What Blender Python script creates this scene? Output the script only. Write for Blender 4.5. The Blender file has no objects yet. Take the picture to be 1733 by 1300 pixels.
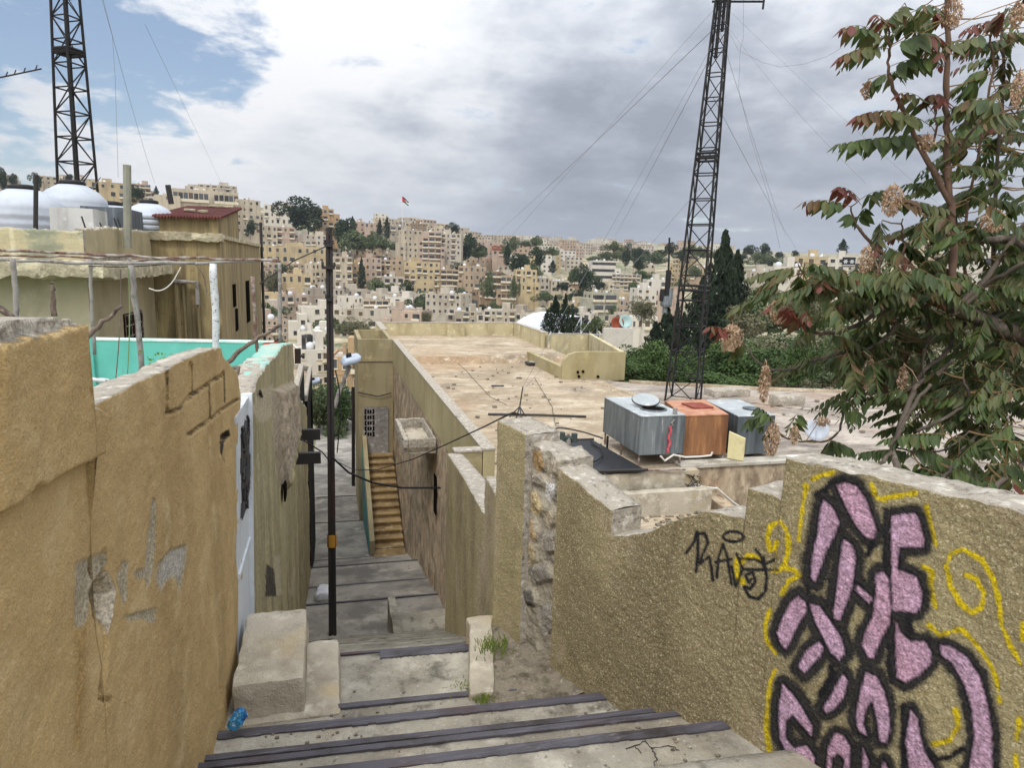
import bpy, math, random
import numpy as np
from mathutils import Vector, Matrix
random.seed(7); RNG=np.random.default_rng(7)
S=bpy.context.scene; COL=S.collection
R=math.radians
F=1155.33; CX,CY=866.5,650.0
YAW=math.radians(15.1); PIT=math.radians(9.73); ROL=0.028
_f0=(math.sin(YAW),math.cos(YAW),0.0); _r0=(math.cos(YAW),-math.sin(YAW),0.0)
def _c(a,x,b,y): return tuple(a[i]*x+b[i]*y for i in range(3))
_f=_c(_f0,math.cos(PIT),(0,0,1),-math.sin(PIT)); _u=_c((0,0,1),math.cos(PIT),_f0,math.sin(PIT))
CR=_c(_r0,math.cos(ROL),_u,math.sin(ROL)); CU=_c(_u,math.cos(ROL),_r0,-math.sin(ROL)); CF=_f
def ray(px,py):
    a,b=(px-CX)/F,-(py-CY)/F
    return tuple(CR[i]*a+CU[i]*b+CF[i] for i in range(3))
def atX(px,py,X): r=ray(px,py); t=X/r[0]; return (X,r[1]*t,r[2]*t)
def atY(px,py,Y): r=ray(px,py); t=Y/r[1]; return (r[0]*t,Y,r[2]*t)
def atZ(px,py,Z): r=ray(px,py); t=Z/r[2]; return (r[0]*t,r[1]*t,Z)
def atD(px,py,D):
    r=ray(px,py); t=D/(r[0]*_f0[0]+r[1]*_f0[1]); return (r[0]*t,r[1]*t,r[2]*t)
def onP(px,py,O,d):      # vertical plane through O with horizontal direction d
    n=(d[1],-d[0]); r=ray(px,py); t=(O[0]*n[0]+O[1]*n[1])/(r[0]*n[0]+r[1]*n[1]); return (r[0]*t,r[1]*t,r[2]*t)
def proj(p):
    a=sum(p[i]*CR[i] for i in range(3)); b=sum(p[i]*CU[i] for i in range(3)); c=sum(p[i]*CF[i] for i in range(3))
    return (CX+F*a/c, CY-F*b/c)
# ---------------------------------------------------------------- camera
cam=bpy.data.cameras.new('camera'); cam.sensor_width=36.0; cam.lens=36.0*F/1733.0
cam.clip_start=0.05; cam.clip_end=8000
camo=bpy.data.objects.new('camera',cam); COL.objects.link(camo); S.camera=camo
camo.matrix_world=Matrix(((CR[0],CU[0],-CF[0],0),(CR[1],CU[1],-CF[1],0),(CR[2],CU[2],-CF[2],0),(0,0,0,1)))
S.view_settings.view_transform='Standard'; S.view_settings.look='None'; S.view_settings.gamma=1.0; S.view_settings.use_curve_mapping=False
S.view_settings.exposure=EXPO=0.07
# ---------------------------------------------------------------- sky and sun (broken overcast)
SUN_AZ=YAW+R(195); SUN_EL=R(52)          # high, behind the photographer's left shoulder
sun=bpy.data.lights.new('sun','SUN'); sun.energy=1.5; sun.angle=R(10); sun.color=(1.0,.95,.86)
suno=bpy.data.objects.new('sun',sun); COL.objects.link(suno)
sd=Vector((math.sin(SUN_AZ)*math.cos(SUN_EL),math.cos(SUN_AZ)*math.cos(SUN_EL),math.sin(SUN_EL)))
suno.rotation_euler=sd.to_track_quat('Z','Y').to_euler()
W=bpy.data.worlds.new('World'); S.world=W; W.use_nodes=True
nt=W.node_tree; nt.nodes.clear()
def wn(t,**k):
    n=nt.nodes.new(t)
    for a,b in k.items(): setattr(n,a,b)
    return n
def wl(a,b): nt.links.new(a,b)
def wmath(op,a,b=None,c=None,clamp=False):
    n=wn('ShaderNodeMath',operation=op,use_clamp=clamp)
    for i,v in enumerate((a,b,c)):
        if v is None: continue
        if isinstance(v,(int,float)): n.inputs[i].default_value=v
        else: wl(v,n.inputs[i])
    return n.outputs[0]
def wramp(f,lo,hi):
    n=wn('ShaderNodeMapRange',interpolation_type='SMOOTHSTEP'); wl(f,n.inputs[0]); n.inputs[1].default_value=lo; n.inputs[2].default_value=hi; return n.outputs[0]
def wmix(f,a,b):
    n=wn('ShaderNodeMix',data_type='RGBA')
    if isinstance(f,(int,float)): n.inputs[0].default_value=f
    else: wl(f,n.inputs[0])
    for i,v in ((6,a),(7,b)):
        if isinstance(v,tuple): n.inputs[i].default_value=(*v,1)
        else: wl(v,n.inputs[i])
    return n.outputs[2]
tc=wn('ShaderNodeTexCoord'); sep=wn('ShaderNodeSeparateXYZ'); wl(tc.outputs['Generated'],sep.inputs[0])
zc=wmath('MAXIMUM',sep.outputs[2],0.0)
den=wmath('ADD',zc,0.26)
cmb=wn('ShaderNodeCombineXYZ'); wl(wmath('DIVIDE',sep.outputs[0],den),cmb.inputs[0]); wl(wmath('DIVIDE',sep.outputs[1],den),cmb.inputs[1])
def wnoise(vec,scale,detail,rough,off=(0,0,0),dist=0.0):
    mp=wn('ShaderNodeMapping'); mp.inputs['Location'].default_value=off; wl(vec,mp.inputs[0])
    n=wn('ShaderNodeTexNoise'); n.inputs['Scale'].default_value=scale; n.inputs['Detail'].default_value=detail; n.inputs['Roughness'].default_value=rough; n.inputs['Distortion'].default_value=dist
    wl(mp.outputs[0],n.inputs['Vector']); return n.outputs[0]
def wdot(px,py):
    r=Vector(ray(px,py)).normalized()
    n=wn('ShaderNodeVectorMath',operation='DOT_PRODUCT'); wl(tc.outputs['Generated'],n.inputs[0]); n.inputs[1].default_value=r; return n.outputs['Value']
nA=wnoise(cmb.outputs[0],1.55,8,.55,(3.1,1.7,0),.15)      # the large cloud masses
nB=wnoise(cmb.outputs[0],4.2,9,.58,(9.2,4.4,0),.15)      # billows
nC=wnoise(cmb.outputs[0],.55,4,.5,(1.2,8.1,0))
# shade of the cloud deck
sh=wmath('ADD',wmath('MULTIPLY',nA,.66),wmath('MULTIPLY',wmath('ADD',wmath('MULTIPLY',wmath('SUBTRACT',nB,.5),1.5),.5),.42))
# falling rain smooths the deck towards the horizon
sm=wmath('ADD',wmath('MULTIPLY',wramp(sep.outputs[2],.02,.24),.72),.28)
sh=wmath('ADD',.525,wmath('MULTIPLY',wmath('SUBTRACT',sh,.525),sm))
def around(px,py,w0,w1):                                   # a soft region of the sky round one direction
    return wramp(wdot(px,py),math.cos(R(w1)),math.cos(R(w0)))
bright=around(470,190,0,24); dark=wmath('MAXIMUM',around(1000,350,2,22),wmath('MAXIMUM',wmath('MULTIPLY',around(720,350,1,16),.8),wmath('MULTIPLY',around(1350,350,2,20),.8))); bright2=around(1350,110,0,22)
sh=wmath('ADD',sh,wmath('MULTIPLY',bright,.23)); sh=wmath('SUBTRACT',sh,wmath('MULTIPLY',dark,.235)); sh=wmath('ADD',sh,wmath('MULTIPLY',bright2,.05))
cr=wn('ShaderNodeValToRGB'); wl(sh,cr.inputs[0])
el=cr.color_ramp.elements
el[0].position=.26; el[0].color=(.33,.36,.43,1); el[1].position=.74; el[1].color=(.90,.91,.935,1)
e=el.new(.40); e.color=(.45,.485,.56,1)
e=el.new(.50); e.color=(.60,.635,.70,1)
e=el.new(.61); e.color=(.78,.805,.85,1)
sky=wn('ShaderNodeTexSky',sky_type='NISHITA'); sky.sun_disc=False; sky.sun_elevation=SUN_EL; sky.sun_rotation=SUN_AZ
sky.air_density=1.0; sky.dust_density=.6
skm=wn('ShaderNodeVectorMath',operation='SCALE'); wl(sky.outputs[0],skm.inputs[0]); skm.inputs['Scale'].default_value=.115
# holes in the deck: blue patches high on the left
hole=wmath('MAXIMUM',wmath('MAXIMUM',around(255,20,2,10),wmath('MULTIPLY',around(30,130,1,10),.9)),wmath('MULTIPLY',around(130,0,2,12),.85))
hole=wmath('ADD',hole,wmath('MULTIPLY',wmath('SUBTRACT',nB,.5),3.4))
hole=wmath('ADD',hole,wmath('MULTIPLY',wmath('SUBTRACT',nA,.5),1.0))
hole=wmath('MULTIPLY',wramp(hole,.38,.92),.92)
fin=wmix(hole,cr.outputs[0],skm.outputs[0])
# an overcast sky is brighter overhead than at the horizon, and brightest round the veiled sun
gain=wmath('ADD',.86,wmath('MULTIPLY',wmath('POWER',zc,1.6),1.8))
sn=wn('ShaderNodeVectorMath',operation='DOT_PRODUCT'); wl(tc.outputs['Generated'],sn.inputs[0]); sn.inputs[1].default_value=sd
gain=wmath('ADD',gain,wmath('MULTIPLY',wramp(sn.outputs['Value'],.45,1.0),1.4))
gm=wn('ShaderNodeVectorMath',operation='SCALE'); wl(fin,gm.inputs[0]); wl(gain,gm.inputs['Scale']); fin=gm.outputs[0]
bg=wn('ShaderNodeBackground'); wl(fin,bg.inputs[0]); bg.inputs[1].default_value=1.0
wo=wn('ShaderNodeOutputWorld'); wl(bg.outputs[0],wo.inputs[0])
# ---------------------------------------------------------------- materials
def lin(h):
    h=h.lstrip('#'); o=[]
    for i in (0,2,4):
        c=int(h[i:i+2],16)/255; o.append(c/12.92 if c<=.04045 else ((c+.055)/1.055)**2.4)
    return tuple(o)
MATS={}
def mat(name,col,layers=(),rough=.9,bumps=(),metal=0.0,paint=False,spec=.3,trans=0.0,alpha=None,obj=False):
    """col: albedo; layers: (colour, scale, lo, hi, stretch(x,y,z), amount) mixed over by thresholded noise; bumps: (kind, scale, distance m)"""
    if name in MATS: return MATS[name]
    m=bpy.data.materials.new(name); m.use_nodes=True; t=m.node_tree; t.nodes.clear(); N=t.nodes.new; L=t.links.new
    out=N('ShaderNodeOutputMaterial'); b=N('ShaderNodeBsdfPrincipled'); 
    b.inputs['Roughness'].default_value=rough; b.inputs['Metallic'].default_value=metal; b.inputs['Specular IOR Level'].default_value=spec
    if obj: pos=N('ShaderNodeTexCoord').outputs['Object']
    else: pos=N('ShaderNodeNewGeometry').outputs['Position']
    cur=None
    for i,ly in enumerate(layers):
        c,sc,lo,hi=ly[:4]; st=ly[4] if len(ly)>4 else (1,1,1); am=ly[5] if len(ly)>5 else 1.0
        mp=N('ShaderNodeMapping'); L(pos,mp.inputs[0]); mp.inputs['Scale'].default_value=st; mp.inputs['Location'].default_value=(i*3.7,i*1.3,i*5.1)
        n=N('ShaderNodeTexNoise'); n.inputs['Scale'].default_value=sc; n.inputs['Detail'].default_value=6; n.inputs['Roughness'].default_value=.62; L(mp.outputs[0],n.inputs['Vector'])
        r=N('ShaderNodeMapRange'); r.inputs[1].default_value=lo; r.inputs[2].default_value=hi; r.inputs[4].default_value=am; L(n.outputs[0],r.inputs[0])
        x=N('ShaderNodeMix'); x.data_type='RGBA'; L(r.outputs[0],x.inputs[0])
        if cur is None: x.inputs[6].default_value=(*col,1)
        else: L(cur,x.inputs[6])
        x.inputs[7].default_value=(*c,1); cur=x.outputs[2]
    if paint:
        a=N('ShaderNodeAttribute'); a.attribute_name='paint'
        x=N('ShaderNodeMix'); x.data_type='RGBA'
        # the paint catches on the grains of the stucco
        pn=N('ShaderNodeTexNoise'); pn.inputs['Scale'].default_value=110; pn.inputs['Detail'].default_value=3; L(pos,pn.inputs['Vector'])
        pm=N('ShaderNodeMath'); pm.operation='MULTIPLY_ADD'; L(pn.outputs[0],pm.inputs[0]); pm.inputs[1].default_value=1.1; pm.inputs[2].default_value=-.55
        w=N('ShaderNodeMath'); w.operation='MULTIPLY_ADD'; L(a.outputs['Alpha'],w.inputs[0]); w.inputs[1].default_value=1.25; L(pm.outputs[0],w.inputs[2])
        w2=N('ShaderNodeMath'); w2.operation='MULTIPLY'; w2.use_clamp=True; L(w.outputs[0],w2.inputs[0]); 
        st=N('ShaderNodeMath'); st.operation='GREATER_THAN'; L(a.outputs['Alpha'],st.inputs[0]); st.inputs[1].default_value=.02; L(st.outputs[0],w2.inputs[1])
        L(w2.outputs[0],x.inputs[0])
        if cur is None: x.inputs[6].default_value=(*col,1)
        else: L(cur,x.inputs[6])
        sp_=N('ShaderNodeTexNoise'); sp_.inputs['Scale'].default_value=85; sp_.inputs['Detail'].default_value=3; L(pos,sp_.inputs['Vector'])
        sr=N('ShaderNodeMapRange'); sr.inputs[1].default_value=.3; sr.inputs[2].default_value=.7; sr.inputs[3].default_value=.5; sr.inputs[4].default_value=1.3; L(sp_.outputs[0],sr.inputs[0])  # speckle: small shadows between the stucco grains, put into the paint colour
        sv=N('ShaderNodeVectorMath'); sv.operation='SCALE'; L(a.outputs['Color'],sv.inputs[0]); L(sr.outputs[0],sv.inputs['Scale'])
        L(sv.outputs[0],x.inputs[7]); cur=x.outputs[2]
    if cur is None: b.inputs['Base Color'].default_value=(*col,1)
    else: L(cur,b.inputs['Base Color'])
    nrm=None
    for kind,sc,dist in bumps:
        if kind=='vor':
            n=N('ShaderNodeTexVoronoi'); n.inputs['Scale'].default_value=sc; h=n.outputs['Distance']
        else:
            n=N('ShaderNodeTexNoise'); n.inputs['Scale'].default_value=sc; n.inputs['Detail'].default_value=5; n.inputs['Roughness'].default_value=.6; h=n.outputs[0]
        L(pos,n.inputs['Vector'])
        if kind=='streak':
            mp=N('ShaderNodeMapping'); mp.inputs['Scale'].default_value=(1,1,.12); L(pos,mp.inputs[0]); L(mp.outputs[0],n.inputs['Vector'])
        bp=N('ShaderNodeBump'); bp.inputs['Distance'].default_value=dist; bp.inputs['Strength'].default_value=1.0; L(h,bp.inputs['Height'])
        if nrm is not None: L(nrm,bp.inputs['Normal'])
        nrm=bp.outputs[0]
    if nrm is not None: L(nrm,b.inputs['Normal'])
    sh=b.outputs[0]
    if trans:
        tr=N('ShaderNodeBsdfTranslucent'); tr.inputs[0].default_value=(*[min(1,c*1.6) for c in col],1)
        if cur is not None: L(cur,tr.inputs[0])
        mx=N('ShaderNodeMixShader'); mx.inputs[0].default_value=trans; L(sh,mx.inputs[1]); L(tr.outputs[0],mx.inputs[2]); sh=mx.outputs[0]
    L(sh,out.inputs[0]); MATS[name]=m; return m
# ---------------------------------------------------------------- numpy value noise
def vnoise(P,seed=0):
    P=np.asarray(P,float); i=np.floor(P).astype(np.int64); f=P-i; f=f*f*(3-2*f)
    def h(a,b,c):
        n=(a*73856093)^(b*19349663)^(c*83492791)^(seed*2654435761)
        n=(n^(n>>13))*1274126177; n=n^(n>>16); return (n&0xffff)/65535.0
    x,y,z=i[:,0],i[:,1],i[:,2]; r=0
    for dx in (0,1):
        for dy in (0,1):
            for dz in (0,1):
                w=(f[:,0] if dx else 1-f[:,0])*(f[:,1] if dy else 1-f[:,1])*(f[:,2] if dz else 1-f[:,2])
                r=r+w*h(x+dx,y+dy,z+dz)
    return r
def fbm(P,sc,oct=4,seed=0):
    P=np.asarray(P,float)*sc; r=0; a=.5; t=0
    for k in range(oct): r=r+a*vnoise(P*(2.03**k)+k*17.3,seed+k); t+=a; a*=.5
    return r/t
# ---------------------------------------------------------------- objects
ORG={}
def tag(o,label=None,cat=None,group=None,kind=None):
    if label: o['label']=label
    if cat: o['category']=cat
    if group: o['group']=group
    if kind: o['kind']=kind
    return o
def empty(name,loc,label=None,cat=None,group=None,rz=0.0):
    o=bpy.data.objects.new(name,None); COL.objects.link(o); o.location=loc; o.rotation_euler.z=rz; o.empty_display_size=.1
    ORG[o.name]=(Vector(loc),rz); return tag(o,label,cat,group)
def link_mesh(name,me,parent=None):
    o=bpy.data.objects.new(name,me); COL.objects.link(o)
    if parent is not None:
        o.parent=parent; ORG[o.name]=ORG.get(parent.name,(Vector((0,0,0)),0))
    return o
class MB:
    def __init__(s): s.v=[]; s.f=[]; s.m=[]
    def add(s,vs,fs,mi=0):
        b=len(s.v); s.v+= [tuple(v) for v in vs]; s.f+=[tuple(b+i for i in f) for f in fs]; s.m+=[mi]*len(fs); return s
    def quad(s,a,b,c,d,mi=0): return s.add([a,b,c,d],[(0,1,2,3)],mi)
    def box(s,x0,x1,y0,y1,z0,z1,mi=0):
        return s.add([(x0,y0,z0),(x1,y0,z0),(x1,y1,z0),(x0,y1,z0),(x0,y0,z1),(x1,y0,z1),(x1,y1,z1),(x0,y1,z1)],
            [(3,2,1,0),(4,5,6,7),(0,1,5,4),(1,2,6,5),(2,3,7,6),(3,0,4,7)],mi)
    def hexa(s,lo,hi,mi=0):               # lo, hi: four points each, same order
        return s.add(list(lo)+list(hi),[(3,2,1,0),(4,5,6,7),(0,1,5,4),(1,2,6,5),(2,3,7,6),(3,0,4,7)],mi)
    def prism(s,poly,vec,mi=0):
        n=len(poly); v=Vector(vec); p=[Vector(q) for q in poly]
        return s.add(p+[q+v for q in p],[tuple(range(n))[::-1],tuple(range(n,2*n))]+[(i,(i+1)%n,n+(i+1)%n,n+i) for i in range(n)],mi)
    def tube(s,pts,rad,n=6,mi=0,cap=True):
        pts=[Vector(p) for p in pts]; k=len(pts); rs=rad if isinstance(rad,(list,tuple)) else [rad]*k
        vs=[]; up=Vector((.13,.21,.97))
        for i,p in enumerate(pts):
            d=(pts[min(i+1,k-1)]-pts[max(i-1,0)]); d=d.normalized() if d.length>1e-9 else Vector((0,0,1))
            a=d.cross(up if abs(d.dot(up))<.95 else Vector((1,0,0))).normalized(); b=d.cross(a)
            for j in range(n):
                t=2*math.pi*j/n; vs.append(p+(a*math.cos(t)+b*math.sin(t))*rs[i])
        fs=[(i*n+j,i*n+(j+1)%n,(i+1)*n+(j+1)%n,(i+1)*n+j) for i in range(k-1) for j in range(n)]
        if cap: fs+=[tuple(range(n))[::-1],tuple(range((k-1)*n,k*n))]
        return s.add(vs,fs,mi)
    def lathe(s,c,prof,n=24,mi=0,axis=None):
        vs=[]; 
        for r,z in prof:
            for j in range(n):
                t=2*math.pi*j/n; vs.append((c[0]+r*math.cos(t),c[1]+r*math.sin(t),c[2]+z))
        k=len(prof); fs=[(i*n+j,i*n+(j+1)%n,(i+1)*n+(j+1)%n,(i+1)*n+j) for i in range(k-1) for j in range(n)]
        fs+=[tuple(range(n))[::-1],tuple(range((k-1)*n,k*n))]
        return s.add(vs,fs,mi)
    def mesh(s,name,mats,smooth=False,org=None):
        vs=s.v
        if org is not None:
            o,rz=org; 
            if rz: 
                c,n=math.cos(-rz),math.sin(-rz); vs=[((x-o.x)*c-(y-o.y)*n,(x-o.x)*n+(y-o.y)*c,z-o.z) for x,y,z in vs]
            else: vs=[(x-o.x,y-o.y,z-o.z) for x,y,z in vs]
        me=bpy.data.meshes.new(name); me.from_pydata(vs,[],s.f)
        for m in (mats if isinstance(mats,(list,tuple)) else [mats]): me.materials.append(m)
        me.polygons.foreach_set('material_index',s.m)
        if smooth: me.polygons.foreach_set('use_smooth',[True]*len(s.f))
        me.update(); return me
    def build(s,name,mats,parent=None,smooth=False,bevel=0,local=False):
        org=None if (parent is None or local) else ORG.get(parent.name)
        o=link_mesh(name,s.mesh(name,mats,smooth,org),parent)
        if bevel:
            b=o.modifiers.new('bevel','BEVEL'); b.width=bevel; b.segments=2; b.limit_method='ANGLE'
        return o
    def thing(s,name,mats,label,cat,group=None,kind=None,base=None,**k):
        if base is None:
            a=np.array(s.v); base=((a[:,0].min()+a[:,0].max())/2,(a[:,1].min()+a[:,1].max())/2,a[:,2].min())
        base=Vector(base); o=link_mesh(name,s.mesh(name,mats,k.get('smooth',False),(base,0)),None); o.location=base; ORG[o.name]=(base,0)
        if k.get('bevel'):
            b=o.modifiers.new('bevel','BEVEL'); b.width=k['bevel']; b.segments=2; b.limit_method='ANGLE'
        return tag(o,label,cat,group,kind)
def npmesh(name,V,Fq,mats,parent=None,colors=None,smooth=True,midx=None,base=None):
    V=np.asarray(V,np.float64); org=ORG.get(parent.name)[0] if parent is not None else (Vector(base) if base is not None else Vector((0,0,0)))
    V=V-np.array(org); Fq=np.asarray(Fq,np.int64)
    used=np.unique(Fq); remap=np.full(len(V),-1); remap[used]=np.arange(len(used)); V=V[used]; Fq=remap[Fq]
    me=bpy.data.meshes.new(name); k=Fq.shape[1]
    me.vertices.add(len(V)); me.vertices.foreach_set('co',V.astype(np.float32).ravel())
    me.loops.add(Fq.size); me.loops.foreach_set('vertex_index',Fq.astype(np.int32).ravel())
    me.polygons.add(len(Fq)); me.polygons.foreach_set('loop_start',np.arange(0,Fq.size,k,dtype=np.int32))
    for m in (mats if isinstance(mats,(list,tuple)) else [mats]): me.materials.append(m)
    if midx is not None: me.polygons.foreach_set('material_index',np.asarray(midx,np.int32))
    me.polygons.foreach_set('use_smooth',np.full(len(Fq),smooth))
    me.update(calc_edges=True)
    if colors is not None:
        a=me.attributes.new('paint','FLOAT_COLOR','POINT'); a.data.foreach_set('color',np.asarray(colors,np.float32)[used].ravel())
    o=link_mesh(name,me,parent)
    if parent is None:
        o.location=org; ORG[o.name]=(org,0)
    return o
def pip(P,poly):                          # points in polygon
    x,y=P[:,0],P[:,1]; c=np.zeros(len(P),bool); n=len(poly)
    for i in range(n):
        x0,y0=poly[i]; x1,y1=poly[(i+1)%n]
        if y0==y1: continue
        k=((y0>y)!=(y1>y))&(x<(x1-x0)*(y-y0)/(y1-y0)+x0); c^=k
    return c
def dseg(P,pts,close=False):              # distance to a polyline
    d=np.full(len(P),1e9); q=list(pts)+([pts[0]] if close else [])
    for a,b in zip(q[:-1],q[1:]):
        a=np.array(a,float); b=np.array(b,float); ab=b-a; L=max(ab@ab,1e-9)
        t=np.clip(((P-a)@ab)/L,0,1); d=np.minimum(d,np.hypot(*(P-a-t[:,None]*ab).T))
    return d
def sdpoly(P,poly): d=dseg(P,poly,True); return np.where(pip(P,poly),-d,d)
def projn(V):
    V=np.asarray(V); a=V@np.array(CR); b=V@np.array(CU); c=V@np.array(CF); return np.stack([CX+F*a/c,CY-F*b/c],1)
def colwall(O,d,n,top,bot,u0,u1,thick,cell,disp=None,rough_top=.012,nv=None,seed=0):
    """A wall: columns along horizontal d from O, front face displaced along n, broken top and a back.  top/bot: lists of (u,z).
       Returns vertices, quads, number of front quads, front vertex (u,v) array."""
    tu=np.array([p[0] for p in top]); tz=np.array([p[1] for p in top]); bu=np.array([p[0] for p in bot]); bz=np.array([p[1] for p in bot])
    us=np.unique(np.concatenate([np.arange(u0,u1,cell),[u1],tu[(tu>u0)&(tu<u1)]])); nu=len(us)
    T=np.interp(us,tu,tz); B=np.interp(us,bu,bz)
    T=T+(fbm(np.stack([us*1.0,us*0+seed,us*0],1),14,4,seed)-.5)*2*rough_top
    if nv is None: nv=max(2,int((T.max()-B.min())/cell))
    tt=np.linspace(0,1,nv+1); Z=B[:,None]+(T-B)[:,None]*tt[None,:]; U=np.repeat(us[:,None],nv+1,1)
    uv=np.stack([U.ravel(),Z.ravel()],1)
    P=np.stack([O[0]+d[0]*uv[:,0],O[1]+d[1]*uv[:,0],uv[:,1]],1)
    if disp is not None: P=P+np.array([n[0],n[1],0])[None,:]*disp(uv,P)[:,None]
    idx=np.arange(nu*(nv+1)).reshape(nu,nv+1)
    front=np.stack([idx[:-1,:-1],idx[1:,:-1],idx[1:,1:],idx[:-1,1:]],-1).reshape(-1,4)
    nb=nu*(nv+1); K=5; topP=P[idx[:,-1]]; extra=[]; rows=[idx[:,-1]]
    for k in range(1,K+1):
        q=topP-np.array([n[0],n[1],0])*thick*k/K; q[:,2]=T+(fbm(q,9,4,seed+3)-.5)*rough_top*2.2-(.006 if k==K else 0)
        extra.append(q); rows.append(nb+(k-1)*nu+np.arange(nu))
    bk=topP-np.array([n[0],n[1],0])*thick; bk[:,2]=B; extra.append(bk); rows.append(nb+K*nu+np.arange(nu))
    V=np.concatenate([P]+extra); Q=[front]
    for a,b in zip(rows[:-1],rows[1:]): Q.append(np.stack([a[:-1],a[1:],b[1:],b[:-1]],-1))
    for e,rev in ((0,True),(nu-1,False)):                 # the two ends
        col=idx[e]; ring=[r[e] for r in rows[1:]]
        topb=ring[K-1]; botb=ring[K]
        m=nv//1
        # end face strip: front column against the straight line at the back
        base=len(V); back=np.stack([np.full(nv+1,V[topb][0]),np.full(nv+1,V[topb][1]),np.linspace(V[botb][2],V[topb][2],nv+1)],1)
        V=np.concatenate([V,back]); bi=base+np.arange(nv+1)
        Q.append(np.stack([col[:-1],col[1:],bi[1:],bi[:-1]],-1))
    return V,np.concatenate(Q),len(front),uv
# ---------------------------------------------------------------- shared materials
ochre=mat('ochre_stucco',lin('b99d6c'),[(lin('a2875a'),1.3,.45,.66,(1,1,.35),.85),(lin('cbb488'),3.2,.54,.70,(1,1,1),.7),(lin('d6c19a'),95,.54,.70,(1,1,1),.45),(lin('8f7448'),85,.56,.72,(1,1,1),.55),(lin('8b7650'),.9,.58,.72,(1,1,.3),.5),(lin('7c6a4a'),.5,.60,.70,(1,1,.25),.5)],paint=True,bumps=[('noise',70,.006),('noise',150,.006)])
stucco=mat('rough_yellow_stucco',lin('a4966f'),[(lin('7c6e52'),.8,.44,.62,(1,1,.5),.85),(lin('b3a08c'),1.3,.53,.68,(1,1,.7),.8),(lin('d2c8a4'),92,.52,.66,(1,1,1),.75),(lin('6a5d40'),105,.53,.68,(1,1,1),.75),(lin('5f543c'),2.6,.62,.76,(2,2,.3),.55)],paint=True,bumps=[('noise',55,.012),('noise',120,.010)])
rubble=mat('rubble_mortar',lin('a39a88'),[(lin('7c7568'),9,.5,.68),(lin('c0b49c'),5,.55,.72),(lin('5d5850'),30,.6,.75,(1,1,1),.6)],paint=True,bumps=[('noise',14,.03),('noise',60,.012)])
capm=mat('broken_concrete_cap',lin('a59c8d'),[(lin('d6cfc2'),14,.52,.7),(lin('6d665c'),22,.55,.7),(lin('5a5246'),6,.6,.75)],bumps=[('noise',30,.02),('noise',100,.008)])
conc=mat('worn_concrete',lin('9d9788'),[(lin('7a7366'),1.6,.42,.64),(lin('bfb8a8'),2.6,.52,.68,(1,1,1),.75),(lin('4a453c'),3.2,.57,.67,(1,1,1),.75),(lin('8d7d66'),1.1,.56,.68,(1,1,1),.5),(lin('cdc7b9'),42,.62,.70,(1,1,1),.45),(lin('3f3c35'),30,.60,.70,(1,1,1),.6)],bumps=[('noise',25,.012),('noise',110,.006)])
conc_dark=mat('alley_concrete',lin('9b958a'),[(lin('746f67'),.8,.42,.60),(lin('b3ab9d'),1.5,.52,.70),(lin('524d45'),5,.6,.76,(1,1,1),.8)],bumps=[('noise',12,.015),('noise',60,.006)])  # grey concrete with random darker and paler blotches
soil=mat('dry_soil',lin('8f8472'),[(lin('5e5545'),10,.45,.65),(lin('b8ac98'),30,.58,.7),(lin('4e5138'),6,.6,.75)],bumps=[('noise',30,.03),('noise',90,.015)])
strip=mat('dark_nosing',lin('4c494e'),[(lin('322c2a'),3,.5,.7,(1,1,1)),(lin('77737a'),9,.55,.75,(.3,6,1),.7),(lin('45281f'),.9,.54,.66),(lin('8d877c'),14,.62,.72,(.5,2,1),.6)],rough=.6,bumps=[('noise',60,.003)])
olive=mat('olive_plaster',lin('a69a76'),[(lin('8b7c54'),.9,.45,.7,(1,1,.4)),(lin('c0b184'),3,.56,.75,(1,1,1),.6),(lin('6c6045'),5,.62,.8,(4,4,.25),.7)],bumps=[('noise',35,.008),('noise',120,.004)])
alleyw=mat('grey_green_plaster',lin('a19672'),[(lin('7b7257'),1.2,.42,.66,(2,2,.22)),(lin('b9ae8c'),3.2,.55,.75,(1,1,.3),.8),(lin('5d5340'),6,.6,.76,(3,3,.12),.75),(lin('8b6f44'),2.2,.6,.74,(2,2,.2),.7)],paint=True,bumps=[('streak',26,.012),('noise',70,.006)])
stonef=mat('pink_grey_stone_facing',lin('b8a58a'),[(lin('8d7b65'),3.5,.44,.60,(1,1,.6)),(lin('cfbba0'),5,.53,.66,(1,1,.5)),(lin('c59f80'),2.2,.56,.68,(1,1,.6)),(lin('4f463a'),14,.6,.72,(1,1,.3)),(lin('8e8374'),1,.5,.7)],bumps=[('streak',22,.04),('noise',60,.012)])
roofm=mat('sun_bleached_roof',lin('a8977e'),[(lin('907f67'),.32,.44,.62),(lin('bcae97'),.9,.50,.64,(.8,1.5,1),.9),(lin('8b7a64'),2.2,.52,.66,(.7,1.7,1),.8),(lin('6f6355'),.55,.56,.68,(.8,1.4,1),.75),(lin('a8845f'),.2,.54,.64,(1,1,1),.35),(lin('d2c8b8'),7,.57,.67,(.6,1.8,1),.7),(lin('5f564b'),11,.60,.68,(.7,1.8,1),.8)],bumps=[('noise',9,.02),('noise',50,.008)])
roofg=mat('grey_brown_roof',lin('a2968a'),[(lin('7f756a'),.4,.44,.60),(lin('baaf9f'),1.0,.50,.66,(.7,1.6,1)),(lin('6a6056'),2.8,.54,.68,(.7,1.6,1),.8),(lin('c6beb0'),7,.58,.68,(.6,1.8,1),.6),(lin('554d45'),12,.60,.68,(1,1,1),.7),(lin('a5866a'),.25,.56,.66,(1,1,1),.5)],bumps=[('noise',9,.02),('noise',50,.008)])
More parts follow.
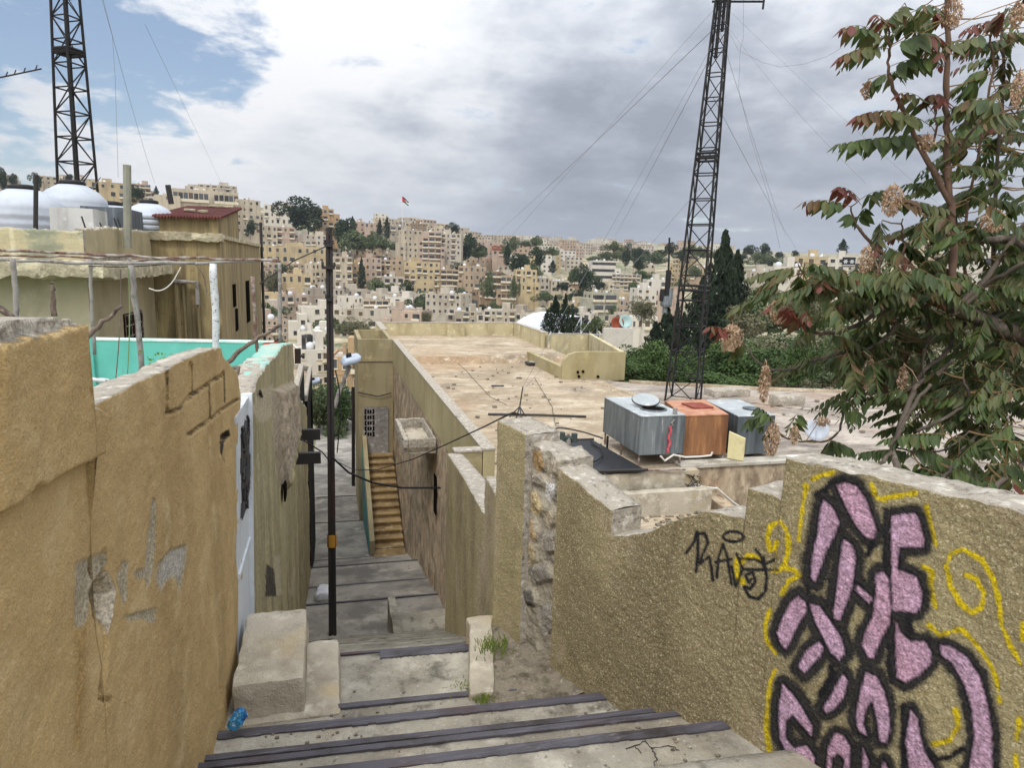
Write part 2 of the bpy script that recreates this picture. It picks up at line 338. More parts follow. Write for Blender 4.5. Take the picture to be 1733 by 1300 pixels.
turq=mat('turquoise_paint',lin('66baaa'),[(lin('54a595'),.8,.45,.7),(lin('86cbbd'),2.5,.58,.76,(1,1,.4),.6),(lin('5c7d6c'),5,.68,.8,(2,2,.3),.6)],rough=.7,bumps=[('noise',40,.004)])
turqcap=mat('faded_turquoise_cap',lin('93b5a8'),[(lin('b0b5a9'),4,.46,.66),(lin('6fb9a6'),2.5,.55,.7),(lin('8e8a7c'),7,.6,.74)],bumps=[('noise',40,.008)])
steel=mat('dark_steel',lin('2a2826'),[(lin('40302a'),6,.55,.72)],rough=.55,spec=.4,bumps=[('noise',50,.002)])
rust=mat('rusty_pipe',lin('6e5347'),[(lin('a39b92'),7,.45,.62),(lin('3f2a22'),14,.55,.7)],rough=.8,bumps=[('noise',60,.004)])
greypipe=mat('grey_weathered_pipe',lin('8f8a84'),[(lin('5e5750'),9,.5,.7),(lin('b8b4ae'),16,.58,.74)],rough=.8,bumps=[('noise',60,.004)])
wood=mat('weathered_stick',lin('6f6257'),[(lin('3f352d'),9,.48,.66,(1,1,.4)),(lin('948879'),16,.56,.72)],bumps=[('noise',50,.006)])
black=mat('black_cable',lin('1c1b1c'),rough=.6)
# ---------------------------------------------------------------- the stairs (ground)
SA=R(-3.5); SE=(math.cos(SA),math.sin(SA)); SN=(-math.sin(SA),math.cos(SA))
def sp(x,s,z): return (SE[0]*x+SN[0]*s, SE[1]*x+SN[1]*s, z)
TREADS=[(-1.2,-1.65),(.9,-1.65),(1.3,-1.78),(1.7,-1.9),(2.1,-2.02),(2.48,-2.14),(2.83,-2.25),(3.11,-2.38),(3.28,-2.47),(3.67,-2.62),(4.0,-2.75),(4.78,-2.88)]
m=MB()
def tread_slab(m,x0,x1,s0,s1,z,drop,cell=.05,seed=0):
    """one concrete tread with an uneven top and a chipped far edge"""
    nx=max(2,int((x1-x0)/cell)); ns=max(2,int((s1-s0)/cell)); b=[]
    X=np.linspace(x0,x1,nx+1); Sg=np.linspace(s0,s1,ns+1)
    P=np.array([sp(x,s,z) for x in X for s in Sg]); h=(fbm(P,3.2,4,seed)-.5)*.018+(fbm(P,18,3,seed+5)-.5)*.008
    e=np.array([1.0 if j==ns else 0.0 for i in range(nx+1) for j in range(ns+1)])
    P[:,2]+=h-e*.004; P[:,1]+=e*(fbm(P,12,3,seed+9)-.5)*.012
    vs=[tuple(p) for p in P]; I=lambda i,j:i*(ns+1)+j
    fs=[(I(i,j),I(i+1,j),I(i+1,j+1),I(i,j+1)) for i in range(nx) for j in range(ns)]
    k=len(vs); vs+=[(vs[I(i,ns)][0],vs[I(i,ns)][1],z-drop) for i in range(nx+1)]
    fs+=[(I(i,ns),I(i+1,ns),k+i+1,k+i) for i in range(nx)]
    m.add(vs,fs)
for (s0,z0),(s1,z1) in zip(TREADS[:-1],TREADS[1:]):
    tread_slab(m,-.9,2.9,s0-.03,s1,z1,.2,seed=int(s1*100))
ns=30
for k in range(ns):
    s0=4.78+k*.294; z=-2.88-(k+1)*.1613
    tread_slab(m,-.75,1.0+.12*(s0-4.5)+.3,s0-.03,s0+.294,z,.25,cell=.1,seed=k)
stairs=m.thing('stairs',conc,'worn concrete steps with dark strips running down between the plastered walls',None,kind='structure',smooth=True); stairs['kind']='structure'
def nosing(s,z,x0,x1,w,parent):
    q=MB(); n=60; rs_=random.Random(int(s*100)); w0=w
    for i in range(n):
        a=x0+(x1-x0)*i/n; b=x0+(x1-x0)*(i+1)/n; w=w0*rs_.uniform(.92,1.06); s=s+rs_.uniform(-.0008,.0008)
        q.hexa([sp(a,s-w,z-.02),sp(b,s-w,z-.02),sp(b,s+.008,z-.03),sp(a,s+.008,z-.03)],[sp(a,s-w,z+.012),sp(b,s-w,z+.012),sp(b,s+.008,z+.014),sp(a,s+.008,z+.014)])
    q.build('nosing_strip',strip,parent)
for s,z,x0,x1,w in [(2.83,-2.25,-.9,2.1,.050),(3.11,-2.38,-.9,2.05,.028),(3.28,-2.47,-.9,1.95,.030),(3.67,-2.62,-.9,1.8,.055),(4.0,-2.75,-.9,.95,.035),(4.78,-2.88,.03,1.0,.08)]:
    nosing(s,z,x0,x1,w,stairs)
for k in range(0,30): 
    if k<1: nosing(4.78+(k+1)*.294,-2.88-(k+1)*.1613,-.55,1.1+.1*k*.294,.02,stairs)
# ---------------------------------------------------------------- alley pavement
ALLEY=[(13.55,-7.72),(15.4,-7.85),(15.4,-7.95),(17.2,-8.3),(17.2,-8.38),(19.2,-8.66),(19.2,-8.76),(19.6,-8.9),(19.6,-9.0),(22.2,-9.75),(27,-10.3),(27,-10.36),(31,-10.6),(31,-10.66),(36,-11.0),(44,-11.5),(52,-12.0),(75,-13.6)]
m=MB()
for (s0,z0),(s1,z1) in zip(ALLEY[:-1],ALLEY[1:]):
    if s0==s1: m.quad((-1,s0,z0),(3,s0,z0),(3,s0,z1),(-1,s0,z1)); continue
    n=max(1,int((s1-s0)/.5))
    for i in range(n):
        a=s0+(s1-s0)*i/n; b=s0+(s1-s0)*(i+1)/n; za=z0+(z1-z0)*i/n; zb=z0+(z1-z0)*(i+1)/n
        m.quad((-1,a,za),(3.2,a,za),(3.2,b,zb),(-1,b,zb))
ap=m.thing('alley_pavement',conc_dark,'grey concrete alley pavement sloping away at the foot of the steps',None,kind='structure')
for s,z in ((15.4,-7.85),(17.2,-8.3),(19.2,-8.66),(19.6,-8.9),(22.0,-9.69),(27,-10.3),(31,-10.6)):
    b=MB(); b.hexa([(-.7,s-.09,z-.0),(2.5,s-.17,z-.0),(2.5,s-.1,z-.012),(-.7,s-.0,z-.012)],[(-.7,s-.09,z+.035),(2.5,s-.17,z+.04),(2.5,s-.1,z+.03),(-.7,s-.0,z+.02)]); b.build('edge_strip',strip,ap)
# ---------------------------------------------------------------- near left wall, ochre stucco
XL=-.64
def L(px,py): p=atX(px,py,XL); return (p[1],p[2])
def c6(x,y): return (x/1.6667,520+y/1.6667)
LP=lambda pts:[c6(*p) for p in pts]
UPPER=LP([(-40,-60),(235,-60),(246,280),(274,300),(276,415),(180,462),(85,515),(70,505),(0,572),(-40,590)])
CAPL=LP([(-60,20),(228,12),(242,46),(225,48),(180,58),(140,72),(100,84),(60,84),(20,97),(-60,112)])
HOLE=LP([(292,738),(306,750),(328,800),(322,860),(303,930),(296,905),(266,872),(256,800),(275,765)])
LGREY=[LP(q) for q in ([(430,540),(440,545),(438,680),(427,770),(415,797),(407,740),(416,650)],[(445,722),(480,682),(529,668),(521,740),(507,803),(492,762),(472,772),(452,803),(438,768)],
   [(345,715),(362,720),(357,830),(346,842),(328,760)],[(348,872),(395,860),(442,848),(437,893),(402,880),(362,886)],[(214,722),(295,688),(303,722),(258,780),(246,880),(232,905),(208,908)],[(380,745),(408,735),(412,765),(382,770)])]
LPALE=LP([(208,850),(245,880),(240,1060),(225,1250),(205,1250),(215,1050)])
SEAM=LP([(298,690),(302,800),(300,960),(288,1060),(284,1105),(310,1110)])
JOINT=[LP(q) for q in ([(540,160),(543,255)],[(472,185),(474,300),(500,290),(545,250),(590,215),(632,190)],[(632,185),(634,270)],[(535,360),(590,320),(640,280),(670,260)],[(590,215),(592,310)])]
GAP=LP([(622,360),(645,345),(650,360),(632,380),(626,420),(636,440),(620,410)])
y0,z0=L(0,548)
Lu=lambda px,py:(atX(px,py,XL+.022)[1],L(px,py)[1])
topL=[(-1.5,z0+.02),(0.4,z0+.02),L(0,547),L(60,541),L(118,537),Lu(140,545),Lu(144,690),L(200,664),L(260,636),L(300,616),L(345,596),L(376,588),L(378,604),L(398,628),L(404,640),L(408,705)]
topL=[(u,z) for u,z in topL]; 
for i in range(1,len(topL)): topL[i]=(max(topL[i][0],topL[i-1][0]+.004),topL[i][1])
uE=topL[-1][0]
botL=[(-1.5,-2.0),(2.4,-2.45),(3.0,-2.6),(3.5,-2.75),(4.2,-3.0),(uE,-3.1)]
def dispL(uv,P):
    q=projn(P); h=(fbm(P,55,3,1)-.5)*.006+(fbm(P,5,4,2)-.5)*.03
    s=sdpoly(q,UPPER); h+=.028*np.clip(-s/6+.3,0,1)
    h+=-.10*np.clip(-sdpoly(q,HOLE)/10,0,1)*(.6+.8*fbm(P,14,3,8))
    h-=.03*np.clip(-(sdpoly(q,CAPL)+(fbm(P,22,3,6)-.5)*9)/2,0,1)*(.5+1.0*fbm(P,30,3,7))
    for g in LGREY: h-=.006*np.clip(-sdpoly(q,g)/2,0,1)
    h-=.03*np.clip(1-dseg(q,SEAM)/4,0,1)
    for j in JOINT: h-=.035*np.clip(1-dseg(q,j)/3.5,0,1)
    h-=.06*np.clip(-sdpoly(q,GAP)/3,0,1)
    return h
V,Q,nf,uv=colwall((XL,0),(0,1),(1,0),topL,botL,.55,uE,.12,.010,dispL,.008,seed=3)
sh_=.24*np.clip(-.9-V[:,2],0,3)*np.clip((V[:,1]-3.2)/1.8,0,1); V[:,1]-=sh_
q=projn(V); nV=len(V); colr=np.zeros((nV,4)); isf=np.zeros(nV,bool); isf[:len(uv)]=True
jit=(fbm(V,30,4,4)-.5)*9
a=np.clip(.5-(sdpoly(q,CAPL)+jit)/2,0,1)*isf; colr=np.where((a>.3)[:,None],np.concatenate([np.array(lin('b3aa9b'))[None,:]*(.5+fbm(V,40,4,3))[:,None],a[:,None]],1),colr)
for g in LGREY:
    a=np.clip(.5-(sdpoly(q,g)+jit*.6)/2.5,0,1)*isf; colr=np.where((a>colr[:,3])[:,None],np.concatenate([np.tile(lin('a89e88'),(nV,1)),a[:,None]*.72],1),colr)
a=np.clip(.5-(sdpoly(q,LGREY[1])+4+jit)/3,0,1)*isf*.6; colr[:,:3]=np.where((a>.3)[:,None],lin('b5b0a6'),colr[:,:3])
a=np.clip(.5-(sdpoly(q,LPALE)+jit)/8,0,1)*isf*.5; colr=np.where((a>colr[:,3])[:,None],np.concatenate([np.tile(lin('a8874f'),(nV,1)),a[:,None]],1),colr)
a=np.clip(.5-(sdpoly(q,HOLE)+jit*.4)/2,0,1)*isf; colr=np.where((a>.3)[:,None],np.concatenate([np.tile(lin('cdbfa8'),(nV,1)),a[:,None]],1),colr)
a=np.clip(.5-(sdpoly(q,GAP)+jit*.3)/2,0,1)*isf; colr=np.where((a>.3)[:,None],np.concatenate([np.tile(lin('3f342a'),(nV,1)),a[:,None]],1),colr)
for j in JOINT:
    a=np.clip(1.2-dseg(q,j)/2.0+jit*.05,0,1)*isf; colr=np.where((a>.4)[:,None],np.concatenate([np.tile(lin('5f4f38'),(nV,1)),a[:,None]*.8],1),colr)
o=npmesh('plaster_wall',V,Q,[ochre,capm],None,colr,midx=[0]*nf+[1]*(len(Q)-nf),base=(XL,2.5,-2.4))
tag(o,'near ochre stucco wall on the left of the steps, with a broken top, grey patches and a deep chipped hole','wall')
# ---------------------------------------------------------------- graffiti wall and the stepped stucco walls on the right
G0=(1.82,2.92); GA=R(-18.78); GD=(math.sin(GA),math.cos(GA)); GN=(-GD[1],GD[0])
def G(px,py): p=onP(px,py,G0,GD); return ((p[0]-G0[0])*GD[0]+(p[1]-G0[1])*GD[1],p[2])
def mono(pts):
    pts=[list(p) for p in pts]
    if pts[0][0]>pts[-1][0]: pts=pts[::-1]
    for i in range(1,len(pts)): pts[i][0]=max(pts[i][0],pts[i-1][0]+.003)
    return [tuple(p) for p in pts]
uR=G(1733,870)[0]
topG=mono([G(1035,908),G(1062,909),G(1110,896),G(1160,877),G(1195,865),G(1212,866),G(1240,874),G(1264,882),G(1266,829),G(1300,838),G(1326,848),G(1330,776),G(1430,798),G(1540,822),G(1640,846),G(1733,869),(uR-2.5,G(1733,869)[1]-.01)])
botG=[(-4,-2.35),(-1.2,-2.4),(-.5,-2.45),(0,-2.55),(.5,-2.75),(1.2,-3.0),(3,-3.4)]
u1=G(1034,905)[0]
C4=lambda pts:[(1100+x/2.4076,760+y/2.4076) for x,y in pts]
PINK=[C4(p) for p in (
 [(705,203),(745,240),(768,290),(770,310),(748,365),(712,435),(692,500),(672,542),(655,525),(658,455),(682,340),(690,262)],
 [(760,148),(800,138),(842,152),(880,205),(905,275),(920,325),(912,365),(880,362),(840,312),(790,222)],
 [(788,368),(820,388),(838,430),(832,520),(822,575),(792,650),(775,698),(752,695),(745,660),(760,580),(770,470)],
 [(920,512),(950,500),(972,530),(980,640),(976,720),(940,780),(912,852),(888,852),(863,795),(880,740),(908,680),(920,600)],
 [(843,548),(905,608),(893,632),(836,578)],
 [(983,272),(1080,262),(1097,290),(1117,370),(1112,402),(1060,400),(1016,402),(1012,440),(1008,490),(1060,510),(1087,525),(1107,580),(1107,640),(1085,667),(1030,662),(990,660),(983,520)],
 [(1000,700),(1020,745),(1060,782),(1122,785),(1147,830),(1145,872),(1100,922),(1040,952),(1008,935),(998,800)],
 [(603,600),(632,628),(640,662),(600,722),(570,792),(553,818),(530,792),(518,750),(540,690),(570,630)],
 [(650,630),(690,640),(740,710),(780,770),(797,830),(770,862),(735,832),(700,760),(670,700)],
 [(690,785),(710,810),(690,850),(660,880),(630,912),(605,890),(620,850),(650,810)],
 [(790,918),(806,950),(790,1010),(752,1062),(720,1077),(703,1060),(735,1010),(765,950)],
 [(540,958),(582,1000),(622,1060),(662,1130),(657,1172),(620,1130),(580,1083),(555,1112),(552,1180),(590,1222),(640,1208),(672,1260),(672,1297),(610,1295),(560,1255),(530,1185),(522,1060)],
 [(755,1158),(790,1168),(817,1220),(812,1320),(790,1320),(790,1262),(765,1245),(740,1262),(740,1320),(718,1320),(724,1220)],
 [(880,908),(922,928),(952,980),(972,1060),(977,1150),(960,1202),(935,1192),(925,1100),(905,1028),(880,1058),(870,1120),(885,1172),(850,1152),(838,1090),(858,980)],
 [(1180,798),(1230,808),(1292,850),(1342,920),(1372,1020),(1392,1150),(1397,1330),(1297,1330),(1322,1180),(1312,1060),(1280,960),(1230,872),(1188,842)],
 [(1060,1062),(1092,1100),(1097,1160),(1117,1230),(1152,1290),(1170,1330),(1060,1330),(1043,1200)],
 [(868,1218),(892,1270),(885,1330),(862,1330)],[(955,1268),(980,1330),(930,1330)])]
BLK=[(C4(p),w) for p,w in ([([(905,385),(890,430)],16),([(1050,690),(1060,740)],18),([(680,850),(672,868)],9),([(740,890),(745,930),(700,1000)],20),([(1030,1050),(1035,1300)],14),([(1130,1230),(1170,1265),(1220,1260),(1270,1225)],14),([(640,560),(655,620)],12),([(955,240),(960,560),(965,760),(985,950)],10),([(690,180),(740,140),(790,125)],14)])]
YEL=[C4(p) for p in ([(637,150),(625,230),(612,310),(605,370)],[(660,128),(700,108),(745,95)],[(902,145),(915,180),(930,202),(1000,195),(1080,182)],[(930,200),(960,215)],[(1125,235),(1145,310),(1165,390)],
 [(515,385),(508,405),(490,410),(478,362),(490,312),(530,298),(556,330),(566,400),(552,470),(525,498),(500,498)],[(350,450),(355,520),(380,545)],[(370,470),(400,432),(445,445)],[(560,488),(580,490),(610,515),(565,540),(540,590)],
 [(1290,515),(1330,530),(1362,590),(1352,648),(1312,670),(1262,632),(1225,560),(1210,482),(1225,427),(1280,410),(1350,450),(1400,530),(1422,620),(1432,720),(1465,800),(1510,875)],
 [(1115,480),(1152,500),(1140,560),(1165,650)],[(1140,720),(1180,760),(1270,735),(1332,800),(1382,870),(1412,940),(1425,1030)],[(490,660),(470,720),(475,780),(512,832)],[(510,905),(490,950),(480,1050),(475,1150),(490,1250),(510,1300)],[(1245,1065),(1257,1130),(1222,1188),(1158,1205)],[(1505,1100),(1498,1180)],[(1492,1250),(1490,1310)],[(1518,710),(1520,780)])]
TAG=[C4(p) for p in ([(148,425),(180,380),(192,340),(196,420),(188,502)],[(193,347),(225,345),(236,385),(215,430),(203,467),(240,440),(250,482),(256,536)],[(272,522),(280,440),(298,388),(315,440),(332,552)],[(266,462),(334,450)],[(333,480),(350,562),(378,490),(352,430)],
 [(360,448),(430,450),(470,470),(512,450)],[(430,408),(452,440),(476,520)],[(378,492),(522,495)],[(415,528),(402,545),(390,517),(418,503),(430,540),(408,572),(388,562)],[(462,440),(476,520),(470,582),(440,613),(405,602),(383,562)])]
th=np.linspace(0,2*math.pi,17); TAG.append(C4([(340+42*math.cos(t),358+21*math.sin(t)) for t in th]))
PSC=1/2.4076
def dispG(uv,P): return (fbm(P,55,3,11)-.5)*.012+(fbm(P,7,4,12)-.5)*.02
V,Q,nf,uv=colwall(G0,GD,GN,topG,botG,uR-2.2,u1,.26,.0085,dispG,.012,seed=9)
nV=len(V); q=projn(V); fr=np.zeros(nV,bool); fr[:len(uv)]=True
fr&=(V@np.array(CF)>.4)
jit=(fbm(V,40,3,21)-.5)*7+(fbm(V,9,3,22)-.5)*5
dP=np.min([sdpoly(q,p) for p in PINK],0)
dB=np.min([dseg(q,p)-w*PSC for p,w in BLK],0)
dY=np.min([dseg(q,p) for p in YEL],0); dT=np.min([dseg(q,p) for p in TAG],0)
colr=np.zeros((nV,4)); pink,blk,yel=np.array(lin('cfa3b6')),np.array(lin('17151a')),np.array(lin('d9bd16'))
def lay(colr,c,a):
    a=np.clip(a,0,1)*fr; A=colr[:,3]; na=a+A*(1-a); cc=(np.array(c)*a[:,None]+colr[:,:3]*(A*(1-a))[:,None])/np.maximum(na,1e-6)[:,None]
    return np.concatenate([cc,na[:,None]],1)
colr=lay(colr,yel,(6.0-dY+jit*.9)/4.0*.95)
colr=lay(colr,lin('211f22'),(4.2-dT+jit*.3)/3.2*.92)
edge=np.maximum(dP-16.5+jit*.45,-0.0-dP*0+ -1e9)
wv_=(fbm(V,4.5,3,77)-.5)*22
colr=lay(colr,blk,np.where(dP>-6,(18.0+wv_-dP+jit*1.1)/(8.5+np.abs(wv_)*.6)*.96,0))
colr=lay(colr,lin('4a463f'),np.where(dP>4,(24-dP+jit*1.2)/14.0,0)*.35)
colr=lay(colr,blk,(2-dB+jit*.7)/8)
pk=np.clip((-dP+jit*.35+1.0)/3.5,0,1)
pv=np.clip((fbm(V,5,3,30)-.3)*2,0,1)[:,None]; pcol=pink*(.72+.3*pv)+np.array(lin('c9b5d6'))*.30*(1-pv)
a=np.clip(pk,0,1)*fr*(.80+.2*np.clip((fbm(V,30,3,31)-.35)*4,0,1)); colr[:,:3]=pcol*a[:,None]+colr[:,:3]*(1-a)[:,None]; colr[:,3]=np.maximum(colr[:,3],a)
# which faces belong to the lettering, the tag, the swirls
fa=colr[Q[:nf],3].max(1)>.06; fq=q[Q[:nf]].mean(1)
fdp=np.minimum(dP,dB+14)[Q[:nf]].min(1); fdt=dT[Q[:nf]].min(1); fdy=dY[Q[:nf]].min(1)
cls=np.zeros(nf,int); cls[fa&(fdy<9)]=3; cls[fa&(fdt<7)]=2; cls[fa&(fdp<24)&~((fdt<5)&(fdp>20))]=1
gw=npmesh('graffiti_wall',V,np.concatenate([Q[:nf][cls==0],Q[nf:]]),[stucco,capm],None,colr,midx=[0]*int((cls==0).sum())+[1]*(len(Q)-nf),base=(G0[0],G0[1],-2.5))
tag(gw,'rough yellow stucco wall on the right covered with pink and black graffiti','wall')
for k,nm in ((1,'graffiti_lettering'),(2,'graffiti_tag'),(3,'graffiti_swirl')):
    o=npmesh(nm,V,Q[:nf][cls==k],[stucco],gw,colr)
    tag(o,{1:'pink block letters outlined in black spray paint',2:'small black spray painted tag',3:'yellow spray painted curls and outline'}[k])
# wall stub with square end, rubble infill, tall pier
u2=u1; u3=G(944,790)[0]; u4=G(876,735)[0]; u5=G(845,711)[0]
def dispS(uv,P): return dispG(uv,P)
V,Q,nf,uv=colwall(G0,GD,GN,mono([G(1033,864),G(1000,838),G(975,815),G(947,794)]),botG,u2,u3-.002,.24,.014,dispS,.014,seed=15)
o=npmesh('stucco_wall',V,Q,[stucco,capm],None,np.zeros((len(V),4)),midx=[0]*nf+[1]*(len(Q)-nf),base=(1.5,3.8,-2.8)); tag(o,'short stretch of yellow stucco wall with a sloping broken top, between the rubble infill and the low dip','wall')
C3=lambda pts:[(700+x/2.5,680+y/2.5) for x,y in pts]
STON=[(C3(p),lin(c)) for p,c in ([([(500,212),(540,205),(550,260),(545,302),(515,290),(505,250)],'a5885f'),([(475,500),(500,500),(520,560),(515,602),(490,580),(475,540)],'b59c7a'),([(555,335),(595,350),(595,400),(575,425),(558,390)],'d8d5d0'),([(485,375),(520,385),(545,450),(530,492),(500,460),(482,420)],'c2ad84'),
 ([(555,460),(590,460),(590,520),(570,540),(550,500)],'b3a58c'),([(480,310),(530,300),(550,340),(540,370),(490,350)],'a3998a'),([(565,240),(605,250),(610,320),(580,325),(565,290)],'a79b86'),([(470,590),(510,610),(510,680),(490,700),(465,650)],'b5a481'),([(525,560),(590,550),(605,640),(550,650)],'9b9284'),([(480,700),(560,690),(580,760),(500,780)],'8d867a'),([(530,870),(590,850),(600,960),(550,1000)],'9a9388'),([(445,790),(500,800),(510,870),(455,860)],'6b665e')])]
def dispM(uv,P):
    q=projn(P); h=(fbm(P,22,4,16)-.5)*.035-.045
    for s_,c in STON: h+=.035*np.clip(-sdpoly(q,s_)/6+.2,0,1)
    return h
V,Q,nf,uv=colwall(G0,GD,GN,mono([G(944,782),G(925,768),G(905,760),G(890,752),G(876,745)]),botG,u3,u4,.26,.012,dispM,.03,seed=17)
q=projn(V); colr=np.zeros((len(V),4)); jit=(fbm(V,25,3,5)-.5)*6
for s_,c in STON:
    a=np.clip(.5-(sdpoly(q,s_)+jit)/3,0,1); a[len(uv):]=0; colr=np.where((a>colr[:,3])[:,None],np.concatenate([np.tile(c,(len(V),1)),a[:,None]],1),colr)
o=npmesh('rubble_infill',V,Q,[rubble,capm],None,colr,midx=[0]*nf+[1]*(len(Q)-nf),base=(1.35,4.3,-2.9)); tag(o,'strip of bare rubble stone and mortar between the tall pier and the short wall','wall')
V,Q,nf,uv=colwall(G0,GD,GN,mono([G(900,740),G(880,730),G(860,718),G(845,711)]),botG,u4-.12,u5,.3,.014,lambda a,P:dispS(a,P)+.012,.012,seed=19)
o=npmesh('stucco_pier',V,Q,[stucco,capm],None,np.zeros((len(V),4)),midx=[0]*nf+[1]*(len(Q)-nf),base=(1.2,4.7,-2.9)); tag(o,'tall narrow stucco pier, highest of the stepped walls right of the steps','wall')
# the wall that steps down beside the flight
PA=G(845,800); P0=(G0[0]+GD[0]*u5,G0[1]+GD[1]*u5); P1=(1.86,11.1); pl=math.hypot(P1[0]-P0[0],P1[1]-P0[1]); PD=((P1[0]-P0[0])/pl,(P1[1]-P0[1])/pl); PN=(-PD[1],PD[0])
def Pw(px,py): p=onP(px,py,P0,PD); return ((p[0]-P0[0])*PD[0]+(p[1]-P0[1])*PD[1],p[2])
E1=Pw(821,806); E2=Pw(757,768)
botP=[(-1,-3.2),(0,-3.2),(2,-4.2),(6.5,-6.8),(9,-8.4)]
V,Q,nf,uv=colwall(P0,PD,PN,mono([Pw(846,850),E1]),botP,0,E1[0],.24,.02,dispS,.012,seed=23)
o=npmesh('stucco_wall',V,Q,[stucco,capm],None,np.zeros((len(V),4)),midx=[0]*nf+[1]*(len(Q)-nf),base=(P0[0],P0[1],-3.2)); tag(o,'low notched stucco wall piece just below the tall pier','wall')
V,Q,nf,uv=colwall(P0,PD,PN,mono([(E1[0],Pw(820,872)[1]),Pw(800,838),Pw(780,802),E2]),botP,E1[0]+.002,E2[0],.24,.025,dispS,.012,seed=25)
o=npmesh('stucco_wall',V,Q,[stucco,capm],None,np.zeros((len(V),4)),midx=[0]*nf+[1]*(len(Q)-nf),base=(P0[0]+.3,P0[1]+3,-5)); tag(o,'far stretch of stepped stucco wall running down along the flight, with a pale chipped top','wall')
# ---------------------------------------------------------------- rough blocks beside the steps
def rough_box(x0,x1,y0,y1,z0,z1,cell,amp,sc=9,seed=0,rnd=.03,fn=None):
    vs=[];fs=[]
    c=np.array([(x0+x1)/2,(y0+y1)/2,(z0+z1)/2]); hs=np.array([(x1-x0)/2,(y1-y0)/2,(z1-z0)/2])
    for ax in range(3):
        for sg in (-1,1):
            a,b=[k for k in range(3) if k!=ax]; na=max(2,int(2*hs[a]/cell)); nb=max(2,int(2*hs[b]/cell))
            A,B=np.meshgrid(np.linspace(-1,1,na+1),np.linspace(-1,1,nb+1),indexing='ij'); P=np.zeros((A.size,3)); P[:,a]=A.ravel()*hs[a]; P[:,b]=B.ravel()*hs[b]; P[:,ax]=sg*hs[ax]
            inn=np.clip(P,-(hs-rnd),hs-rnd); dl=P-inn; ln=np.linalg.norm(dl,axis=1); P=inn+dl*np.where(ln>1e-9,rnd/np.maximum(ln,1e-9),0)[:,None]
            W_=P+c; nrm=np.stack([fbm(W_,sc,4,seed+i)-.5 for i in range(3)],1); W_=W_+nrm*amp*2
            k=len(vs); vs+=[tuple(w) for w in W_]; I=lambda i,j:k+i*(nb+1)+j; flip=(sg>0)==(ax!=1)
            for i in range(na):
                for j in range(nb):
                    f=(I(i,j),I(i+1,j),I(i+1,j+1),I(i,j+1)); fs.append(f if flip else f[::-1])
    if fn: vs=[fn(v) for v in vs]
    return vs,fs
def rthing(name,args,m_,label,cat,group=None,parts=None,**k):
    mb=MB(); vs,fs=rough_box(*args,**k); mb.add(vs,fs); return mb.thing(name,m_,label,cat,group,smooth=True)
bc=mat('pale_block_concrete',lin('b5ab98'),[(lin('8f8573'),2.2,.45,.68),(lin('cfc6b3'),5,.54,.72),(lin('5f584b'),9,.64,.76,(1,1,1),.8),(lin('b5a27e'),1.4,.56,.7)],bumps=[('noise',22,.015),('noise',90,.008)])
rthing('concrete_block',(-.60,-.19,3.98,4.86,-3.0,-2.50),bc,'large worn concrete block at the left side of the steps, under the white door','block',cell=.025,amp=.016,seed=4,rnd=.022)
rthing('concrete_ledge',(-.70,.03,3.92,4.80,-3.2,-2.73),bc,'lower flat concrete ledge beside the large worn block','ledge',cell=.035,amp=.012,seed=8,rnd=.03)
# planting bed at the foot of the pier: kerb + soil
bed=MB(); vs,fs=rough_box(.82,1.0,3.88,4.85,-3.3,-2.70,.03,.014,9,31,.03,lambda v:(v[0]+.21*(v[1]-3.9),v[1],v[2])); bed.add(vs,fs)
vs,fs=rough_box(.99,1.45,4.74,4.88,-3.3,-2.715,.03,.012,9,33,.025); bed.add(vs,fs)
bo=bed.thing('planting_bed',bc,'small raised bed with a pale kerb at the foot of the stucco pier','planting bed',smooth=True)
sb=MB(); n=26
def bedz(x,y): return -2.735+.05*(vnoise(np.array([[x*9,y*9,0]]),3)[0]-.5)+.10*max(0,(x-1.15))
pts=[[(.95+.21*(y-3.9)+ (1.75-.95-.21*(y-3.9))*i/n,y,0) for i in range(n+1)] for y in np.linspace(3.72,4.78,n+1)]
vs=[(x,y,bedz(x,y)) for r_ in pts for x,y,_ in r_]; fs=[(j*(n+1)+i,j*(n+1)+i+1,(j+1)*(n+1)+i+1,(j+1)*(n+1)+i) for j in range(n) for i in range(n)]
sb.add(vs,fs).build('soil',soil,bo,smooth=True)
# trough at the foot of the flight
tr=MB(); 
for a in ((1.10,1.27,11.9,13.9,-8.3,-7.05),(1.27,2.2,11.9,12.1,-8.3,-7.05)): 
    vs,fs=rough_box(*a,.08,.02,4,41,.03); tr.add(vs,fs)
tr.box(1.28,2.35,12.12,13.9,-8.3,-7.5)
tr.thing('concrete_trough',conc,'low concrete trough at the foot of the flight against the right wall','trough',smooth=False)
# ---------------------------------------------------------------- flat-roofed house on the right of the alley
XF=2.42; ZR=-4.0; ZP=-2.94
dirty=mat('dirty_olive_wall',lin('9b8f70'),[(lin('7f7150'),1.0,.45,.7,(1,1,.3)),(lin('6a5d47'),4,.6,.78,(3,3,.2),.8),(lin('b6a77d'),2.5,.56,.74)],bumps=[('noise',40,.006)])
paleyel=mat('pale_parapet_plaster',lin('b9ad8a'),[(lin('9a8d6c'),1.4,.48,.68,(1,1,.35)),(lin('8a7c5d'),3.5,.6,.76,(2,2,.25),.8),(lin('ddd2ae'),3,.55,.72)],bumps=[('noise',40,.006)])
darkhole=mat('dark_opening',lin('1a1714'),rough=1.0,spec=0)
house=empty('flat_roof_house',(6,20,-12),'ochre house right of the alley with a big bleached flat roof and olive parapets','house')
hb=MB(); hb.box(XF+.02,4.5,10.62,36,-13,ZR-.02); hb.box(4.5,9.58,12.27,27.9,-13,ZR-.021); hb.box(4.51,9.9,27.91,36,-13,ZR-.021); hb.build('wall',stonef,house)
